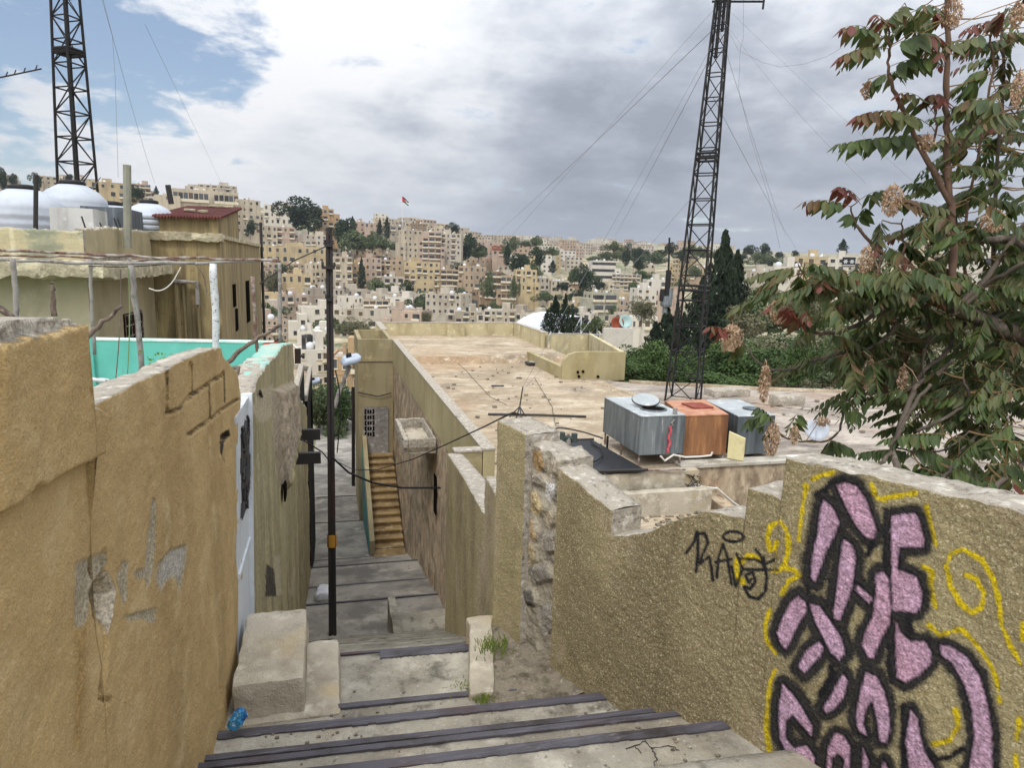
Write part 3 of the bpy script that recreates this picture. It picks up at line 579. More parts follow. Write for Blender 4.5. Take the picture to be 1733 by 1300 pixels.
# stone-faced stretch with a rough face
def dispF(uv,P): return (fbm(P*np.array([1,1,.6]),7,4,50)-.45)*.09
V,Q,nf,uv=colwall((XF+.0,0),(0,1),(-1,0),[(10.6,-3.92),(27.4,-3.88)],[(10.6,-13),(27.4,-13)],10.6,27.3,.06,.09,dispF,.0,seed=2)
npmesh('stone_facing',V,Q,[stonef],house)
r_=MB(); r_.add([(2.6,10.6,ZR),(4.5,10.6,ZR),(4.5,12.25,ZR),(9.6,12.25,ZR),(9.6,23.2,ZR),(8.1,23.4,ZR),(9.9,28.2,ZR),(2.6,27.9,ZR)],[tuple(range(8))])
r_.build('roof',roofm,house)
up=MB(); n=30
pts=[(2.6+(9.95-2.6)*i/n,27.55+.12*math.sin(i*1.7)+.5*(1-i/n)*0) for i in range(n+1)]
up.add([(x,y,ZR) for x,y in pts]+[(x,y+.25,-3.72) for x,y in pts]+[(x,36,-3.70) for x,y in pts],[(i,i+1,n+2+i,n+1+i) for i in range(n)]+[(n+1+i,n+2+i,2*n+3+i,2*n+2+i) for i in range(n)])
up.build('raised_roof',roofm,house)
def pbox(nm,x0,x1,y0,y1,z0,z1,m_=olive,capc=capm):
    b=MB(); b.box(x0,x1,y0,y1,z0,z1-.03,0); b.box(x0-.012,x1+.012,y0-.012,y1+.012,z1-.03,z1,1); return b.build(nm,[m_,capc],house)
pbox('parapet',XF-.03,XF+.17,10.55,27.0,-3.93,ZP)
pbox('parapet',1.93,XF-.045,10.55,10.78,-7.5,ZP-.02,dirty)
pbox('parapet',2.62,6.2,36,36.2,-3.75,-3.0,paleyel); pbox('pilaster',6.0,6.9,35.55,35.98,-3.75,-2.98,paleyel); pbox('parapet',6.92,9.7,36,36.2,-3.75,-3.0,paleyel)
pbox('parapet',9.72,9.95,30.6,36.2,-4.0,-2.98,paleyel); pbox('pilaster',9.55,9.715,30.35,30.75,-4.0,-2.96,paleyel); pbox('parapet',2.3,2.58,32,36.2,-4.4,-3.0,paleyel)
pbox('parapet',9.97,11.79,30.1,30.3,-4.0,-3.0,paleyel); q=MB(); q.hexa([(10.45,23.46,-4.02),(10.65,23.46,-4.02),(12.0,30.3,-4.02),(11.8,30.09,-4.02)],[(10.45,23.46,-3.0),(10.65,23.46,-3.0),(12.0,30.3,-3.0),(11.8,30.09,-3.0)]); q.build('parapet',paleyel,house)
# low front wall with a rounded corner, over a dark slot
fw=MB(); prof=[(8.15,-4.05),(8.15,-3.5),(8.22,-3.25),(8.4,-3.08),(8.7,-3.0),(9.2,-2.98),(10.62,-3.0),(10.62,-4.05)]
fw.prism([(x,23.25,z) for x,z in prof],(0,.2,0)); fw.box(8.15,8.35,23.46,27.9,-4.05,-3.55)
fw.build('parapet',olive,house)
sl=MB(); sl.box(8.75,10.58,23.2,23.23,-4.02-.25,-4.07); sl.build('drain_slot',darkhole,house)
for x,z in ((8.75,-3.72),(8.95,-3.7),(8.8,-3.88),(9.55,-3.9),(10.95,-3.86)):
    h=MB(); h.tube([(x,23.27,z),(x,23.20,z-.01)],.05,10); h.build('drain_pipe',darkhole,house)
# rims of the roof: broken low kerb between the two roofs
kb=MB(); pts=[(8.5,22.9),(8.9,22.6),(9.4,21.5),(9.5,19),(9.4,16.5),(9.3,14.5)]
for (a,b),(c,d) in zip(pts[:-1],pts[1:]): kb.hexa([(a-.12,b,ZR-.02),(a+.12,b,ZR-.02),(c+.12,d,ZR-.02),(c-.12,d,ZR-.02)],[(a-.07,b,ZR+.06),(a+.07,b,ZR+.06),(c+.07,d,ZR+.05),(c-.07,d,ZR+.05)])
kb.build('roof_kerb',roofm,house)
# canopy tray over the doorway
can=MB(); x0,x1,ya,yb,z=1.62,2.38,15.5,17.75,-4.22
can.box(x0,x1,ya,yb,z-.1,z,1)
for a in ((x0,x0+.11,ya,yb),(x0+.11,x1,ya,ya+.12),(x0+.11,x1,yb-.1,yb),(x1-.06,x1,ya+.12,yb-.1)):
    vs,fs=rough_box(*a,z-.16,z+.2,.08,.03,9,61,.02); can.add(vs,fs,0)
vs,fs=rough_box(1.8,2.3,15.75,17.2,z-.02,z+.06,.08,.05,6,66,.02); can.add(vs,fs,2)
can.build('canopy',[capm,soil,bc],house)
dw=MB(); dw.box(XF-.06,XF-.03,15.45,15.75,-5.9,-4.95); dw.build('doorway',darkhole,house)
# stair tower with the iron door
TY=27.0
tw=MB(); tw.box(1.05,2.40,TY,31,-13,-3.80,0); tw.box(1.02,2.39,TY-.04,31.02,-3.80,-3.66,0)
tw.box(1.04,2.39,TY-.01,TY+.14,-3.66,-2.93,0); tw.box(1.04,1.2,TY+.14,31,-3.66,-2.93,0); tw.box(1.2,2.39,30.85,31,-3.66,-2.93,0); tw.box(2.25,2.39,TY+.14,30.85,-3.66,-2.93,0)
tw.build('entrance_tower',dirty,house)
dr=MB(); dx0,dx1,dz0,dz1=1.22,2.2,-7.5,-5.63
dr.box(dx0,dx1,TY-.03,TY-.012,dz0,dz1,0)
white_m=mat('flaking_white_metal',lin('8f8b86'),[(lin('7d6f68'),9,.5,.68),(lin('c9c7c4'),5,.55,.7),(lin('55463c'),22,.62,.74)],rough=.7,bumps=[('noise',60,.003)])
dmid=(dx0+dx1)/2
for a in ((dx0,dx0+.05),(dx1-.05,dx1),(dmid-.05,dmid+.05)): dr.box(a[0],a[1],TY-.07,TY-.031,dz0,dz1,1)
for z in (dz0,dz0+.62,dz1-.06): dr.box(dx0+.05,dmid-.05,TY-.065,TY-.031,z,z+.05,1); dr.box(dmid+.05,dx1-.05,TY-.065,TY-.031,z,z+.05,1)
dr.box(dx0+.05,dmid-.05,TY-.055,TY-.031,dz0+.05,dz0+.62,1); dr.box(dmid+.05,dx1-.05,TY-.055,TY-.031,dz0+.05,dz0+.62,1)
dr.box(dmid+.05,dx1-.05,TY-.05,TY-.031,dz0+.67,dz1-.06,1)
for s0,s1 in ((dx0+.05,dmid-.05),(dmid+.05,dx1-.05)):
    w_=s1-s0
    for k in range(1,4): dr.box(s0+w_*k/4-.008,s0+w_*k/4+.008,TY-.06,TY-.04,dz0+.67,dz1-.06,1)
    for k in range(1,5): zz=dz0+.67+(dz1-.06-dz0-.67)*k/5; dr.box(s0,s1,TY-.062,TY-.042,zz-.012,zz+.012,1)
    for k in range(0,5,1):
        zz=dz0+.67+(dz1-.06-dz0-.67)*(k+.5)/5; ring=[(s0+w_/2+.12*math.cos(t),TY-.06,zz+.1*math.sin(t)) for t in np.linspace(0,2*math.pi,13)]; dr.tube(ring,.012,5,1)
dr.build('door',[darkhole,white_m],house)
# outside stair up to the door, its side wall with turquoise paint
st=MB(); y=22.2; z=-9.95
stepm=mat('tan_stair_stone',lin('957e58'),[(lin('77623f'),1.5,.45,.68),(lin('5e5040'),2.5,.54,.68,(.6,1,3),.8),(lin('c0ac8c'),4,.56,.72)],bumps=[('noise',30,.008)])
ns_=13; dzs=(-7.5+9.75)/ns_; dys=(26.9-22.4)/ns_
for k in range(ns_):
    za=-10.2 if k==0 else -9.75+k*dzs; zb=-9.75+(k+1)*dzs; st.box(1.36,2.36,22.4+k*dys,26.998,za,zb-.05); st.box(1.36,2.36,22.4+k*dys-.05,26.998,zb-.05,zb)
st.box(1.3,2.36,21.75,22.39,-10.4,-9.62)
st.build('outside_stair',stepm,house)
sw=MB(); sw.hexa([(1.18,22.1,-10.6),(1.34,22.1,-10.6),(1.34,26.98,-10.6),(1.18,26.98,-10.6)],[(1.18,22.1,-9.2),(1.34,22.1,-9.2),(1.34,26.98,-6.75),(1.18,26.98,-6.75)])
swo=sw.build('stair_wall',dirty,house)
tp=MB(); tp.hexa([(1.165,22.2,-10.6),(1.178,22.2,-10.6),(1.178,26.9,-10.6),(1.165,26.9,-10.6)],[(1.165,22.2,-9.5),(1.178,22.2,-9.5),(1.178,26.9,-7.2),(1.165,26.9,-7.2)]); tp.build('painted_panel',mat('teal_paint',lin('4d8d86'),[(lin('5b6f8e'),1.4,.5,.62),(lin('8a8573'),3,.58,.72)],bumps=[('noise',30,.005)]),swo)
# ---------------------------------------------------------------- second roof to the right
h2=empty('flat_roof_house',(18,14,-12),'low house behind the graffiti wall with a wide dusty flat roof under the tree','house')
far_y=lambda px,py: atZ(px,py,ZR)[:2]
e0=far_y(1064,647); e1=far_y(1290,659); e2=far_y(1560,668); e3=far_y(1733,676)
POLY=[(9.62,12.3),(10.55,12.3),(10.55,6.5),(34,6.5),(34,e3[1]-2),e3,e2,e1,(e0[0],e0[1]),(9.62,23.1)]
b=MB(); b.prism([(x,y,-13) for x,y in POLY],(0,0,13+ZR-.12)); b.build('wall',dirty,h2)
b=MB(); b.add([(x,y,ZR-.01) for x,y in POLY]+[(x,y,ZR-.119) for x,y in POLY],[tuple(range(10))]+[(i,(i+1)%10,10+(i+1)%10,10+i) for i in range(10)]); b.build('roof',roofg,h2)
kb=MB()
for (a,c) in ((e0,e1),(e1,e2),(e2,e3)): 
    kb.hexa([(a[0],a[1]-.18,ZR-.005),(c[0],c[1]-.18,ZR-.005),(c[0],c[1],ZR-.005),(a[0],a[1],ZR-.005)],[(a[0],a[1]-.15,ZR+.09),(c[0],c[1]-.15,ZR+.09),(c[0],c[1]-.02,ZR+.09),(a[0],a[1]-.02,ZR+.09)])
kb.build('roof_kerb',roofm,h2)
# shadowed lower room with a barred window below the tanks
patch=mat('stained_white_plaster',lin('b9b3a6'),[(lin('8f8878'),1.5,.45,.64,(1,1,.4)),(lin('d6d2c8'),2.4,.54,.66),(lin('55503f'),3,.58,.74,(2,2,.3),.8)],bumps=[('noise',30,.006)])
rm=empty('roof_room',(8.8,12.6,-6),'small stained white room with a barred window, below the metal tanks','room')
def ry(px,py): p=atY(px,py,12.28); return p[0],p[2]
wx0,wz1=ry(1222,816); wx1,_=ry(1312,816); wz0=-5.6
rw=MB(); X0,X1=7.02,10.56
rw.box(X0,wx0,12.28,12.5,-6.2,ZR-.015); rw.box(wx1,X1,12.28,12.5,-6.2,ZR-.015); rw.box(wx0,wx1,12.28,12.5,wz1,ZR-.015); rw.box(wx0,wx1,12.28,12.5,-6.2,wz0); rw.box(X0-.05,X1+.02,12.22,12.62,ZR-.015,ZR+.045)
rw.build('wall',patch,rm)
g=MB(); g.box(wx0,wx1,12.47,12.49,wz0,wz1); wo_=g.build('window',darkhole,rm)
g=MB(); k=0
for i in range(9):
    x=wx0+(wx1-wx0)*(i+.5)/9; g.tube([(x+.05*math.sin(t*6),12.33,wz0+(wz1-wz0)*t) for t in np.linspace(0,1,9)],.008,5)
for z in (wz0+.3,wz1-.1): g.box(wx0,wx1,12.32,12.345,z,z+.02)
g.build('grille',rust,wo_)
# lower terrace in front, with its two ledges
tc_=empty('terrace',(6,10.5,-6),'small bare concrete terrace seen through the dip in the stucco wall','terrace')
b=MB(); b.add([(2.9,6.2,-4.8),(7.9,6.2,-4.8),(7.95,11.7,-4.74),(4.0,11.7,-4.74),(2.9,10.5,-4.75)],[(0,1,2,3,4)]); b.box(3.2,7.9,6.3,11.6,-9,-4.9); b.build('floor',roofm,tc_)
for i,(a,mm) in enumerate((((4.3,7.25,11.98,12.24,-4.35,-3.97),bc),((4.45,7.35,11.6,11.86,-4.9,-4.27),bc))):
    q=MB(); vs,fs=rough_box(*a,.1,.02,7,70+i,.03); q.add(vs,fs).build('ledge',mm,tc_,smooth=True)
q=MB(); vs,fs=rough_box(7.55,7.85,9.2,12.2,-5.5,-4.55,.1,.06,4,75,.05,lambda v:(v[0]+(12.2-v[1])*.10,v[1],v[2]-(12.2-v[1])*.17)); q.add(vs,fs).build('broken_kerb',stonef,tc_,smooth=True)
q=MB(); 
for i in range(170):
    x=random.uniform(4.6,7.7); yy=11.55-abs(random.gauss(0,.55))*(.4+.9*(x-4.6)/3); s_=random.uniform(.012,.06)
    vs,fs=rough_box(x-s_,x+s_,yy-s_*.8,yy+s_*.8,-4.77,-4.75+s_*.9,.08,.015,20,i,.01); q.add(vs,fs)
o=q.thing('rubble',soil,'scattered crumbs of rubble on the small terrace',None); tag(o,kind='stuff')
# ---------------------------------------------------------------- the three metal tanks
zinc=mat('galvanised_sheet',lin('7c8284'),[(lin('5d6366'),1.8,.44,.66,(2.5,2.5,.3)),(lin('aab0b0'),3,.55,.72,(3,3,.2),.8),(lin('c8cccb'),9,.66,.76,(2,2,.2),.8)],rough=.55,metal=.35,bumps=[('noise',3,.02)])
zincd=mat('dark_galvanised_sheet',lin('62686c'),[(lin('494f53'),1.8,.44,.66,(2.5,2.5,.3)),(lin('8c9394'),3,.55,.72,(3,3,.2),.8)],rough=.55,metal=.35,bumps=[('noise',3,.02)])
zinct=mat('pale_zinc_lid',lin('a9adac'),[(lin('9aa0a0'),2.2,.46,.66),(lin('dfe2e0'),4,.55,.7)],rough=.6,metal=.2,bumps=[('noise',3,.015)])
orng=mat('rust_orange_sheet',lin('8a6142'),[(lin('6f4a31'),1.6,.46,.66,(2,2,.4)),(lin('ab7a50'),3,.54,.70,(2,2,.3)),(lin('5d3d2a'),5,.64,.74,(3,3,.2),.7)],rough=.7,bumps=[('noise',4,.01)])
orngt=mat('faded_orange_lid',lin('b08064'),[(lin('8d4f38'),4,.5,.7),(lin('c9a58c'),5,.55,.72)],rough=.7)
def tank(A,B,C,h,z0,mside,mtop,label,legs,leftm=None):
    A,B,C=[Vector((*q,0)) for q in (A,B,C)]; D=B+C-A; ce=(A+B+C+D)/4
    root=empty('metal_tank',(ce.x,ce.y,z0-legs),label,'water tank','metal tanks on the flat roof')
    lo=[(q.x,q.y,z0) for q in (A,B,D,C)]; hi=[(q.x,q.y,z0+h) for q in (A,B,D,C)]
    b=MB(); b.add(lo+hi,[(3,2,1,0),(0,1,5,4),(1,2,6,5),(2,3,7,6),(3,0,4,7)],0); 
    for p,q in zip([0,1,2,3],[1,2,3,0]): b.tube([hi[p],hi[q]],.012,5,0)
    for p in range(4): b.tube([lo[p],hi[p]],.012,5,0)
    b.build('shell',mside,root)
    b=MB(); k=.012; hi2=[(ce.x+(x-ce.x)*1.008,ce.y+(y-ce.y)*1.008,z) for x,y,z in hi]; b.add([(x,y,z+.002) for x,y,z in hi2]+[(x,y,z+.02) for x,y,z in hi2],[(4,5,6,7),(0,1,5,4),(1,2,6,5),(2,3,7,6),(3,0,4,7)]); b.build('top',mtop,root)
    if legs>.05:
        for q in (A,B,C,D,(A+C)/2,(B+D)/2):
            qq=ce+(q-ce)*.94; b=MB(); b.tube([(qq.x,qq.y,z0-legs),(qq.x,qq.y,z0)],.022,6); b.build('leg',rust,root)
    return root,A,B,C,D
t1,A,B,C,D=tank((6.06,12.35),(7.05,12.35),(6.10,14.35),.80,-3.72,zinc,zinct,'large galvanised metal tank on legs with its round hatch open','x' and .27)
ce=(A+B+C+D)/4; hx,hy,hz=6.62,12.95,-3.72+.80+.02
b=MB(); ring=[(hx+.27*math.cos(t)*(1.0),hy+.27*math.sin(t),hz) for t in np.linspace(0,2*math.pi,25)]
b.add([(x,y,hz+.004) for x,y,_ in ring[:-1]],[tuple(range(24))],1); b.tube([(x,y,z+.012) for x,y,z in ring],.02,6,0)
hat=b.build('hatch',[zincd,darkhole],t1)
b=MB(); lid=[(hx-.02+.31*math.cos(t),hy+.34+.17*(1+math.sin(t))-.17,hz+.03+.10*(1+math.sin(t))) for t in np.linspace(0,2*math.pi,25)]
b.add(lid[:-1]+[(x,y,z+.02) for x,y,z in lid[:-1]],[tuple(range(24)),tuple(range(24,48))]+[(i,(i+1)%24,24+(i+1)%24,24+i) for i in range(24)],0); b.tube(lid,.016,6,1); b.build('lid',[zinct,steel],hat)
b=MB(); b.tube([(6.78,12.30,-2.98),(6.72,12.31,-3.05),(6.76,12.31,-3.1),(6.7,12.31,-3.15)],.02,6); b.build('valve',greypipe,t1); b=MB(); b.tube([(6.86,12.45,-2.89),(6.86,12.45,-2.78)],.05,8); b.build('inlet',greypipe,t1)
redm=mat('faded_red_cloth',lin('c0505a'),[(lin('d98a8e'),12,.5,.7)])
b=MB(); pts=[(6.69+.02*math.sin(k*1.3),12.30,-3.12-k*.055) for k in range(11)]
for p,q in zip(pts[:-1],pts[1:]): b.box(p[0]-.022,p[0]+.022,12.285,12.315,q[2],p[2]-.001)
b.thing('rag',redm,'strip of red cloth hanging on the front of the large zinc tank','rag')
t2,A,B,C,D=tank((7.18,12.62),(8.22,12.62),(7.55,14.2),.86,-3.86,orng,orngt,'rusty orange metal tank with a flat square hatch','x' and .1)
b=MB(); b.box(7.72,8.22,13.2,13.75,-3.86+.88,-3.86+.915); b.build('hatch',mat('dark_red_hatch',lin('7d3f31'),[(lin('94574a'),6,.5,.7)]),t2)
t3,A,B,C,D=tank((8.5,12.65),(9.4,12.65),(8.75,14.4),.84,-3.9,zincd,zinct,'dark zinc tank behind the hanging seed bunches, rightmost of the three','x' and .06)
b=MB(); b.lathe((9.25,13.3,-3.9+.86),[(.2,0),(.2,.03)],16); b.build('hatch',zincd,t3)
brd=mat('cream_foam_board',lin('d6cc9d'),[(lin('bdb184'),3,.5,.7)])
b=MB(); b.hexa([(8.24,12.56,-3.94),(8.46,12.30,-3.94),(8.50,12.33,-3.94),(8.28,12.60,-3.94)],[(8.24,12.56,-3.35),(8.46,12.30,-3.45),(8.50,12.33,-3.45),(8.28,12.60,-3.35)]); b.thing('board',brd,'cream board leaning between the orange tank and the dark zinc tank','board')
# solar collector lying on the roof
col_=mat('black_collector',lin('1d1f23'),[(lin('2b2e33'),2,.45,.7)],rough=.35,spec=.5)
sc_=empty('solar_collector',(5.4,13,-4),'black flat solar collector lying on the roof beside the zinc tank','solar panel')
b=MB(); A,B,C,D=(4.88,11.98),(6.0,11.9),(5.78,14.25),(4.98,14.28); b.hexa([(*A,-3.93),(*B,-3.93),(*C,-3.9),(*D,-3.9)],[(*A,-3.89),(*B,-3.89),(*C,-3.86),(*D,-3.86)]); b.build('panel',col_,sc_)
b=MB()
for k in range(15):
    t=(k+.5)/15; b.tube([(A[0]+(B[0]-A[0])*t,A[1]+(B[1]-A[1])*t,-3.885),(D[0]+(C[0]-D[0])*t,D[1]+(C[1]-D[1])*t,-3.855)],.006,4)
for p,q in ((A,B),(D,C)): z=-3.885 if p==A else -3.855; b.tube([(p[0]-.05,p[1],z),(q[0]+.05,q[1],z)],.028,6)
b.build('frame',steel,sc_)
# tee pipe standing on the terrace edge
tp_=empty('vent_pipe',(4.6,11.7,-4.4),'grey upright pipe with two dark cup ends, beside the black solar collector','pipe')
p0=atY(962,783,11.3); p1=atY(962,741,11.3); b=MB(); b.tube([(p1[0],11.3,-4.6),(p1[0],11.3,p1[2])],.045,10); b.build('post',greypipe,tp_)
c0=atY(951,740,11.3); c1=atY(972,742,11.3)
b=MB(); b.tube([(c0[0],11.3,c0[2]),(c1[0],11.3,c1[2])],.042,10); 
for c in (c0,c1): b.tube([(c[0],11.3,c[2]-.07),(c[0],11.3,c[2]+.09)],.055,10)
b.build('tee_piece',mat('dark_green_plastic',lin('3d4645')),tp_)
# things lying about on the roof
b=MB(); p,q=atZ(826,701,ZR+.04),atZ(992,705,ZR+.04); b.tube([p,((p[0]+q[0])/2,(p[1]+q[1])/2,p[2]+.01),q],.035,6); b.thing('iron_rod',steel,'long dark iron rod lying across the bleached roof','rod')
c=atZ(908,618,ZR); b=MB(); vs,fs=rough_box(c[0]-.45,c[0]+.45,c[1]-.3,c[1]+.3,ZR,ZR+.14,.08,.03,7,81,.06); b.add(vs,fs,0); vs,fs=rough_box(c[0]-.32,c[0]+.32,c[1]-.2,c[1]+.2,ZR+.1,ZR+.17,.06,.05,9,82,.03); b.add(vs,fs,1); b.thing('rubble_pile',[steel,capm],'small dark tray of rubble on the roof near the low curved parapet','rubble pile')
c=atZ(842,654,ZR); b=MB(); vs,fs=rough_box(c[0]-.22,c[0]+.22,c[1]-.08,c[1]+.08,ZR,ZR+.04,.05,.02,9,83,.02); b.add(vs,fs); b.thing('plank',steel,'short dark plank lying alone on the bleached roof','plank')
b=MB(); p,q=atZ(1012,799,-3.95),atZ(1160,795,-3.93); b.tube([p,q],.022,6); b.thing('rusty_rod',rust,'thin rusty rod lying along the terrace ledges in front of the collector','rod')
b=MB(); p,q=atZ(1012,797,-3.9),atZ(1066,818,-4.2); b.tube([p,q],.025,6); b.thing('rusty_rod',greypipe,'thin grey rod slanting down across the terrace ledges','rod')
wht=mat('white_hose',lin('cfcac0'),rough=.6)
b=MB(); b.tube([atY(x,y,12.0) for x,y in ((1145,808),(1160,818),(1180,825),(1200,828),(1214,826))],.02,6); b.tube([atY(x,y,12.0) for x,y in ((1165,808),(1172,818),(1190,824),(1214,827),(1240,850),(1262,864))],.02,6); b.thing('hose',wht,'white hose looping over the rubble beside the barred window','hose')
b=MB(); b.tube([atY(x,y,12.2) for x,y in ((1118,772),(1125,780),(1140,770),(1160,774),(1185,773),(1203,771),(1206,765))],.022,6); b.thing('hose',wht,'pale pipe running along the foot of the orange tank','hose')
b=MB(); random.seed(5)
for k in range(9):
    b.tube([atY(1160+random.uniform(0,26),802+random.uniform(0,26),11.9+random.uniform(0,.2)) for _ in range(5)],.008,4)
b.thing('wire_tangle',steel,'tangle of thin wire at the end of the terrace ledges','wire')
b=MB(); b.tube([atZ(x,y,-3.84) for x,y in ((936,735),(934,728),(945,724),(968,727),(990,732),(1020,742))],.018,6); b.tube([(6.02,13.9,-3.98),(6.02,13.9,-3.7)],.025,6); b.tube([atZ(x,y,-3.83) for x,y in ((1000,748),(1018,762),(1020,772),(1010,780),(990,786),(972,790))],.016,6)
b.thing('hose',black,'black hose looping from the zinc tank over the solar collector','hose')
stn=MB(); random.seed(15)
for i in range(170):
    x,y=random.uniform(2.9,9.2),random.uniform(12.6,26.5)
    if random.random()<.45: x,y=random.uniform(10,22),random.uniform(9,19)
    s_=random.uniform(.015,.06); vs,fs=rough_box(x-s_,x+s_,y-s_,y+s_,ZR,ZR+s_*1.1,.12,.012,20,i,.01); stn.add(vs,fs)
tag(stn.thing('roof_grit',soil,'scattered grit and pebbles on the flat roofs',None),kind='stuff')
for i,(pts,lab) in enumerate([([(742,585),(790,628),(830,672),(868,690)],'thin cable lying along the left side of the bleached roof'),([(905,640),(935,690),(940,720),(1000,735)],'thin cable lying on the roof near the zinc tank'),([(1180,690),(1260,680),(1330,690),(1420,700)],'thin cable lying on the dusty roof beyond the tanks')]):
    b=MB(); P=[Vector(atZ(x,y,ZR+.03)) for x,y in pts]; b.tube([P[k].lerp(P[k+1],t)+Vector((random.gauss(0,.015),random.gauss(0,.015),0)) for k in range(len(P)-1) for t in (0,.25,.5,.75)],.007,5); b.thing('roof_cable',black,lab,'cable')
for i,(px,py,w,h,lab) in enumerate([(1330,684,.5,.3,'rough concrete lump on the dusty roof near its far edge'),(1230,668,.7,.22,'long low rubble heap at the far edge of the dusty roof'),(1560,745,.35,.2,'small stone block on the dusty roof under the tree')]):
    c=atZ(px,py,ZR); b=MB(); vs,fs=rough_box(c[0]-w,c[0]+w,c[1]-w*.5,c[1]+w*.5,ZR-.02,ZR+h,.1,.07,5,90+i,.06); b.add(vs,fs); b.thing('rubble_lump',capm,lab,'rubble',smooth=True)
# guy anchor: three bent bars with the guy wires twisted on
ga=atZ(878,705,ZR)
b=MB()
for x,y in ((862,706),(872,712),(890,706),(884,722)): b.tube([atZ(x,y,ZR),(ga[0]+.02,ga[1],ZR+.28),(ga[0]+.12,ga[1]+.1,ZR+.8)],.018,5)
b.thing('guy_anchor',steel,'dark bent bar anchor on the roof where the mast wires are tied','anchor')
ANCH=(ga[0]+.12,ga[1]+.1,ZR+.8)
# ---------------------------------------------------------------- left side of the alley
XA=-.62
def A_(px,py): p=atX(px,py,XA); return (p[1],p[2])
C7=lambda pts:[(380+x/2.955,560+y/2.955) for x,y in pts]
BULGE=C7([(235,300),(340,250),(415,350),(425,420),(385,470),(350,640),(318,800),(275,770),(248,600),(240,420)])
STAIN=[C7(p) for p in ([(205,1250),(212,1170),(245,1190),(262,1330),(205,1330)],)]
SCRAPE=[C7(p) for p in ([(150,300),(240,270),(240,360),(160,370)],[(250,1130),(275,1120),(290,1320),(255,1330)],[(330,1320),(345,1180),(355,1190),(345,1330)],[(120,370),(240,330),(245,420),(190,470),(150,420)])]
def SHY(y,z): return y+.38*np.clip(1-np.abs(y-5.34)/3.2,0,1)-.26*np.clip(-1.1-z,0,2)*np.clip(1-np.abs(y-5.34)/3.2,0,1)
def dispA(uv,P):
    q=projn(P); h=(fbm(P,30,3,31)-.5)*.014+(fbm(P,4,4,32)-.5)*.04
    b=np.clip(-sdpoly(q,BULGE)/7,0,1); h+=b*(.06+.16*(fbm(P*np.array([1,.7,.7]),6,4,33)-.35))
    return h
topA=mono([A_(427,668),A_(431,650),A_(445,630),A_(458,612),A_(470,600),(9.7,-1.14),(12.4,-1.42)])
topA=[(5.3,-1.1)]+[t for t in topA if t[0]>5.32]
botA=[(5,-3.4),(13.6,-8.4)]
V,Q,nf,uv=colwall((XA,0),(0,1),(1,0),topA,botA,5.34,12.4,.27,.022,dispA,.03,seed=41)
V[:,1]=SHY(V[:,1],V[:,2])
q=projn(V); nV=len(V); colr=np.zeros((nV,4)); isf=np.zeros(nV,bool); isf[:len(uv)]=True; jit=(fbm(V,20,4,4)-.5)*8
a=np.clip(.5-(sdpoly(q,BULGE)+jit)/3,0,1)*isf; cc=np.array(lin('a2937e'))[None,:]*(.55+.9*fbm(V*np.array([1,1,.7]),16,4,9))[:,None]; colr=np.concatenate([cc,a[:,None]],1)
for g in SCRAPE:
    a=np.clip(.5-(sdpoly(q,g)+jit)/3,0,1)*isf*.75; colr=np.where((a>colr[:,3])[:,None],np.concatenate([np.tile(lin('b3a68c'),(nV,1)),a[:,None]],1),colr)
for g in STAIN:
    a=np.clip(.5-(sdpoly(q,g)+jit)/3,0,1)*isf*.9; colr=np.where((a>colr[:,3])[:,None],np.concatenate([np.tile(lin('453d33'),(nV,1)),a[:,None]],1),colr)
capidx=np.zeros(len(Q),int); capidx[nf:]=1
fc=V[Q].mean(1); capidx[(capidx==1)&(fc[:,1]<6.6)]=2; capidx[(capidx==1)&(fc[:,1]<8.4)&(fbm(fc,5,3,2)>.5)]=2
aw=npmesh('plaster_wall',V,Q,[alleyw,turqcap,capm],None,colr,midx=capidx,base=(XA,8,-6)); tag(aw,'tall grey green plaster wall of the alley with a turquoise painted top and a rough bulge','wall')
o=MB(); o.box(XA-.31,XA-.28,6.6,12.4,-2.4,-1.5); o.build('painted_inner_face',turq,aw)
h=atX(477,829,XA); o=MB(); o.hexa([(XA+.03,h[1]-.12,h[2]-.12),(XA+.05,h[1]-.12,h[2]-.12),(XA+.05,h[1]+.16,h[2]-.12),(XA+.03,h[1]+.16,h[2]-.12)],[(XA+.03,h[1]-.2,h[2]+.12),(XA+.05,h[1]-.2,h[2]+.12),(XA+.05,h[1]+.22,h[2]+.12),(XA+.03,h[1]+.22,h[2]+.12)]); o.build('wall_opening',darkhole,aw)
# white metal door between the ochre wall and the plaster wall
wd=empty('white_door',(XA,5.1,-3.1),'narrow white metal door with black scrollwork on the left, above the concrete block','door')
wmet=mat('white_painted_metal',lin('c3c7ca'),[(lin('a4a8ab'),3,.5,.7,(1,1,.3)),(lin('7d756c'),9,.66,.76)],rough=.6,bumps=[('noise',8,.006)])
d0=[A_(407,716),A_(425,692),A_(424,1068),A_(406,1098)]
b=MB(); b.prism([(XA-.03,u,z) for u,z in ((4.62,-1.12),(5.34,-1.12),(5.34,-3.05),(4.62,-3.05))],(.06,0,0)); b.v=[(x-.045,float(SHY(y,z)),z) for x,y,z in b.v]; b.build('panel',wmet,wd)
b=MB(); b.box(XA-.02,XA+.06,5.285,5.34,-3.05,-1.05); b.box(XA-.02,XA+.035,4.6,5.284,-1.12,-1.07); b.box(XA+.03,XA+.045,4.62,5.28,-2.16,-2.13); b.v=[(x-.045,float(SHY(y,z)),z) for x,y,z in b.v]; b.build('frame',wmet,wd)
b=MB()
yc=5.05
for i in range(14):
    t=np.linspace(0,1,7); c=(random.uniform(4.86,5.2),random.uniform(-1.75,-1.3)); b.tube([(XA+.038,c[0]+.09*math.sin(6*s_+i),c[1]+.14*math.cos(5*s_+i*2)) for s_ in t],.012,5)
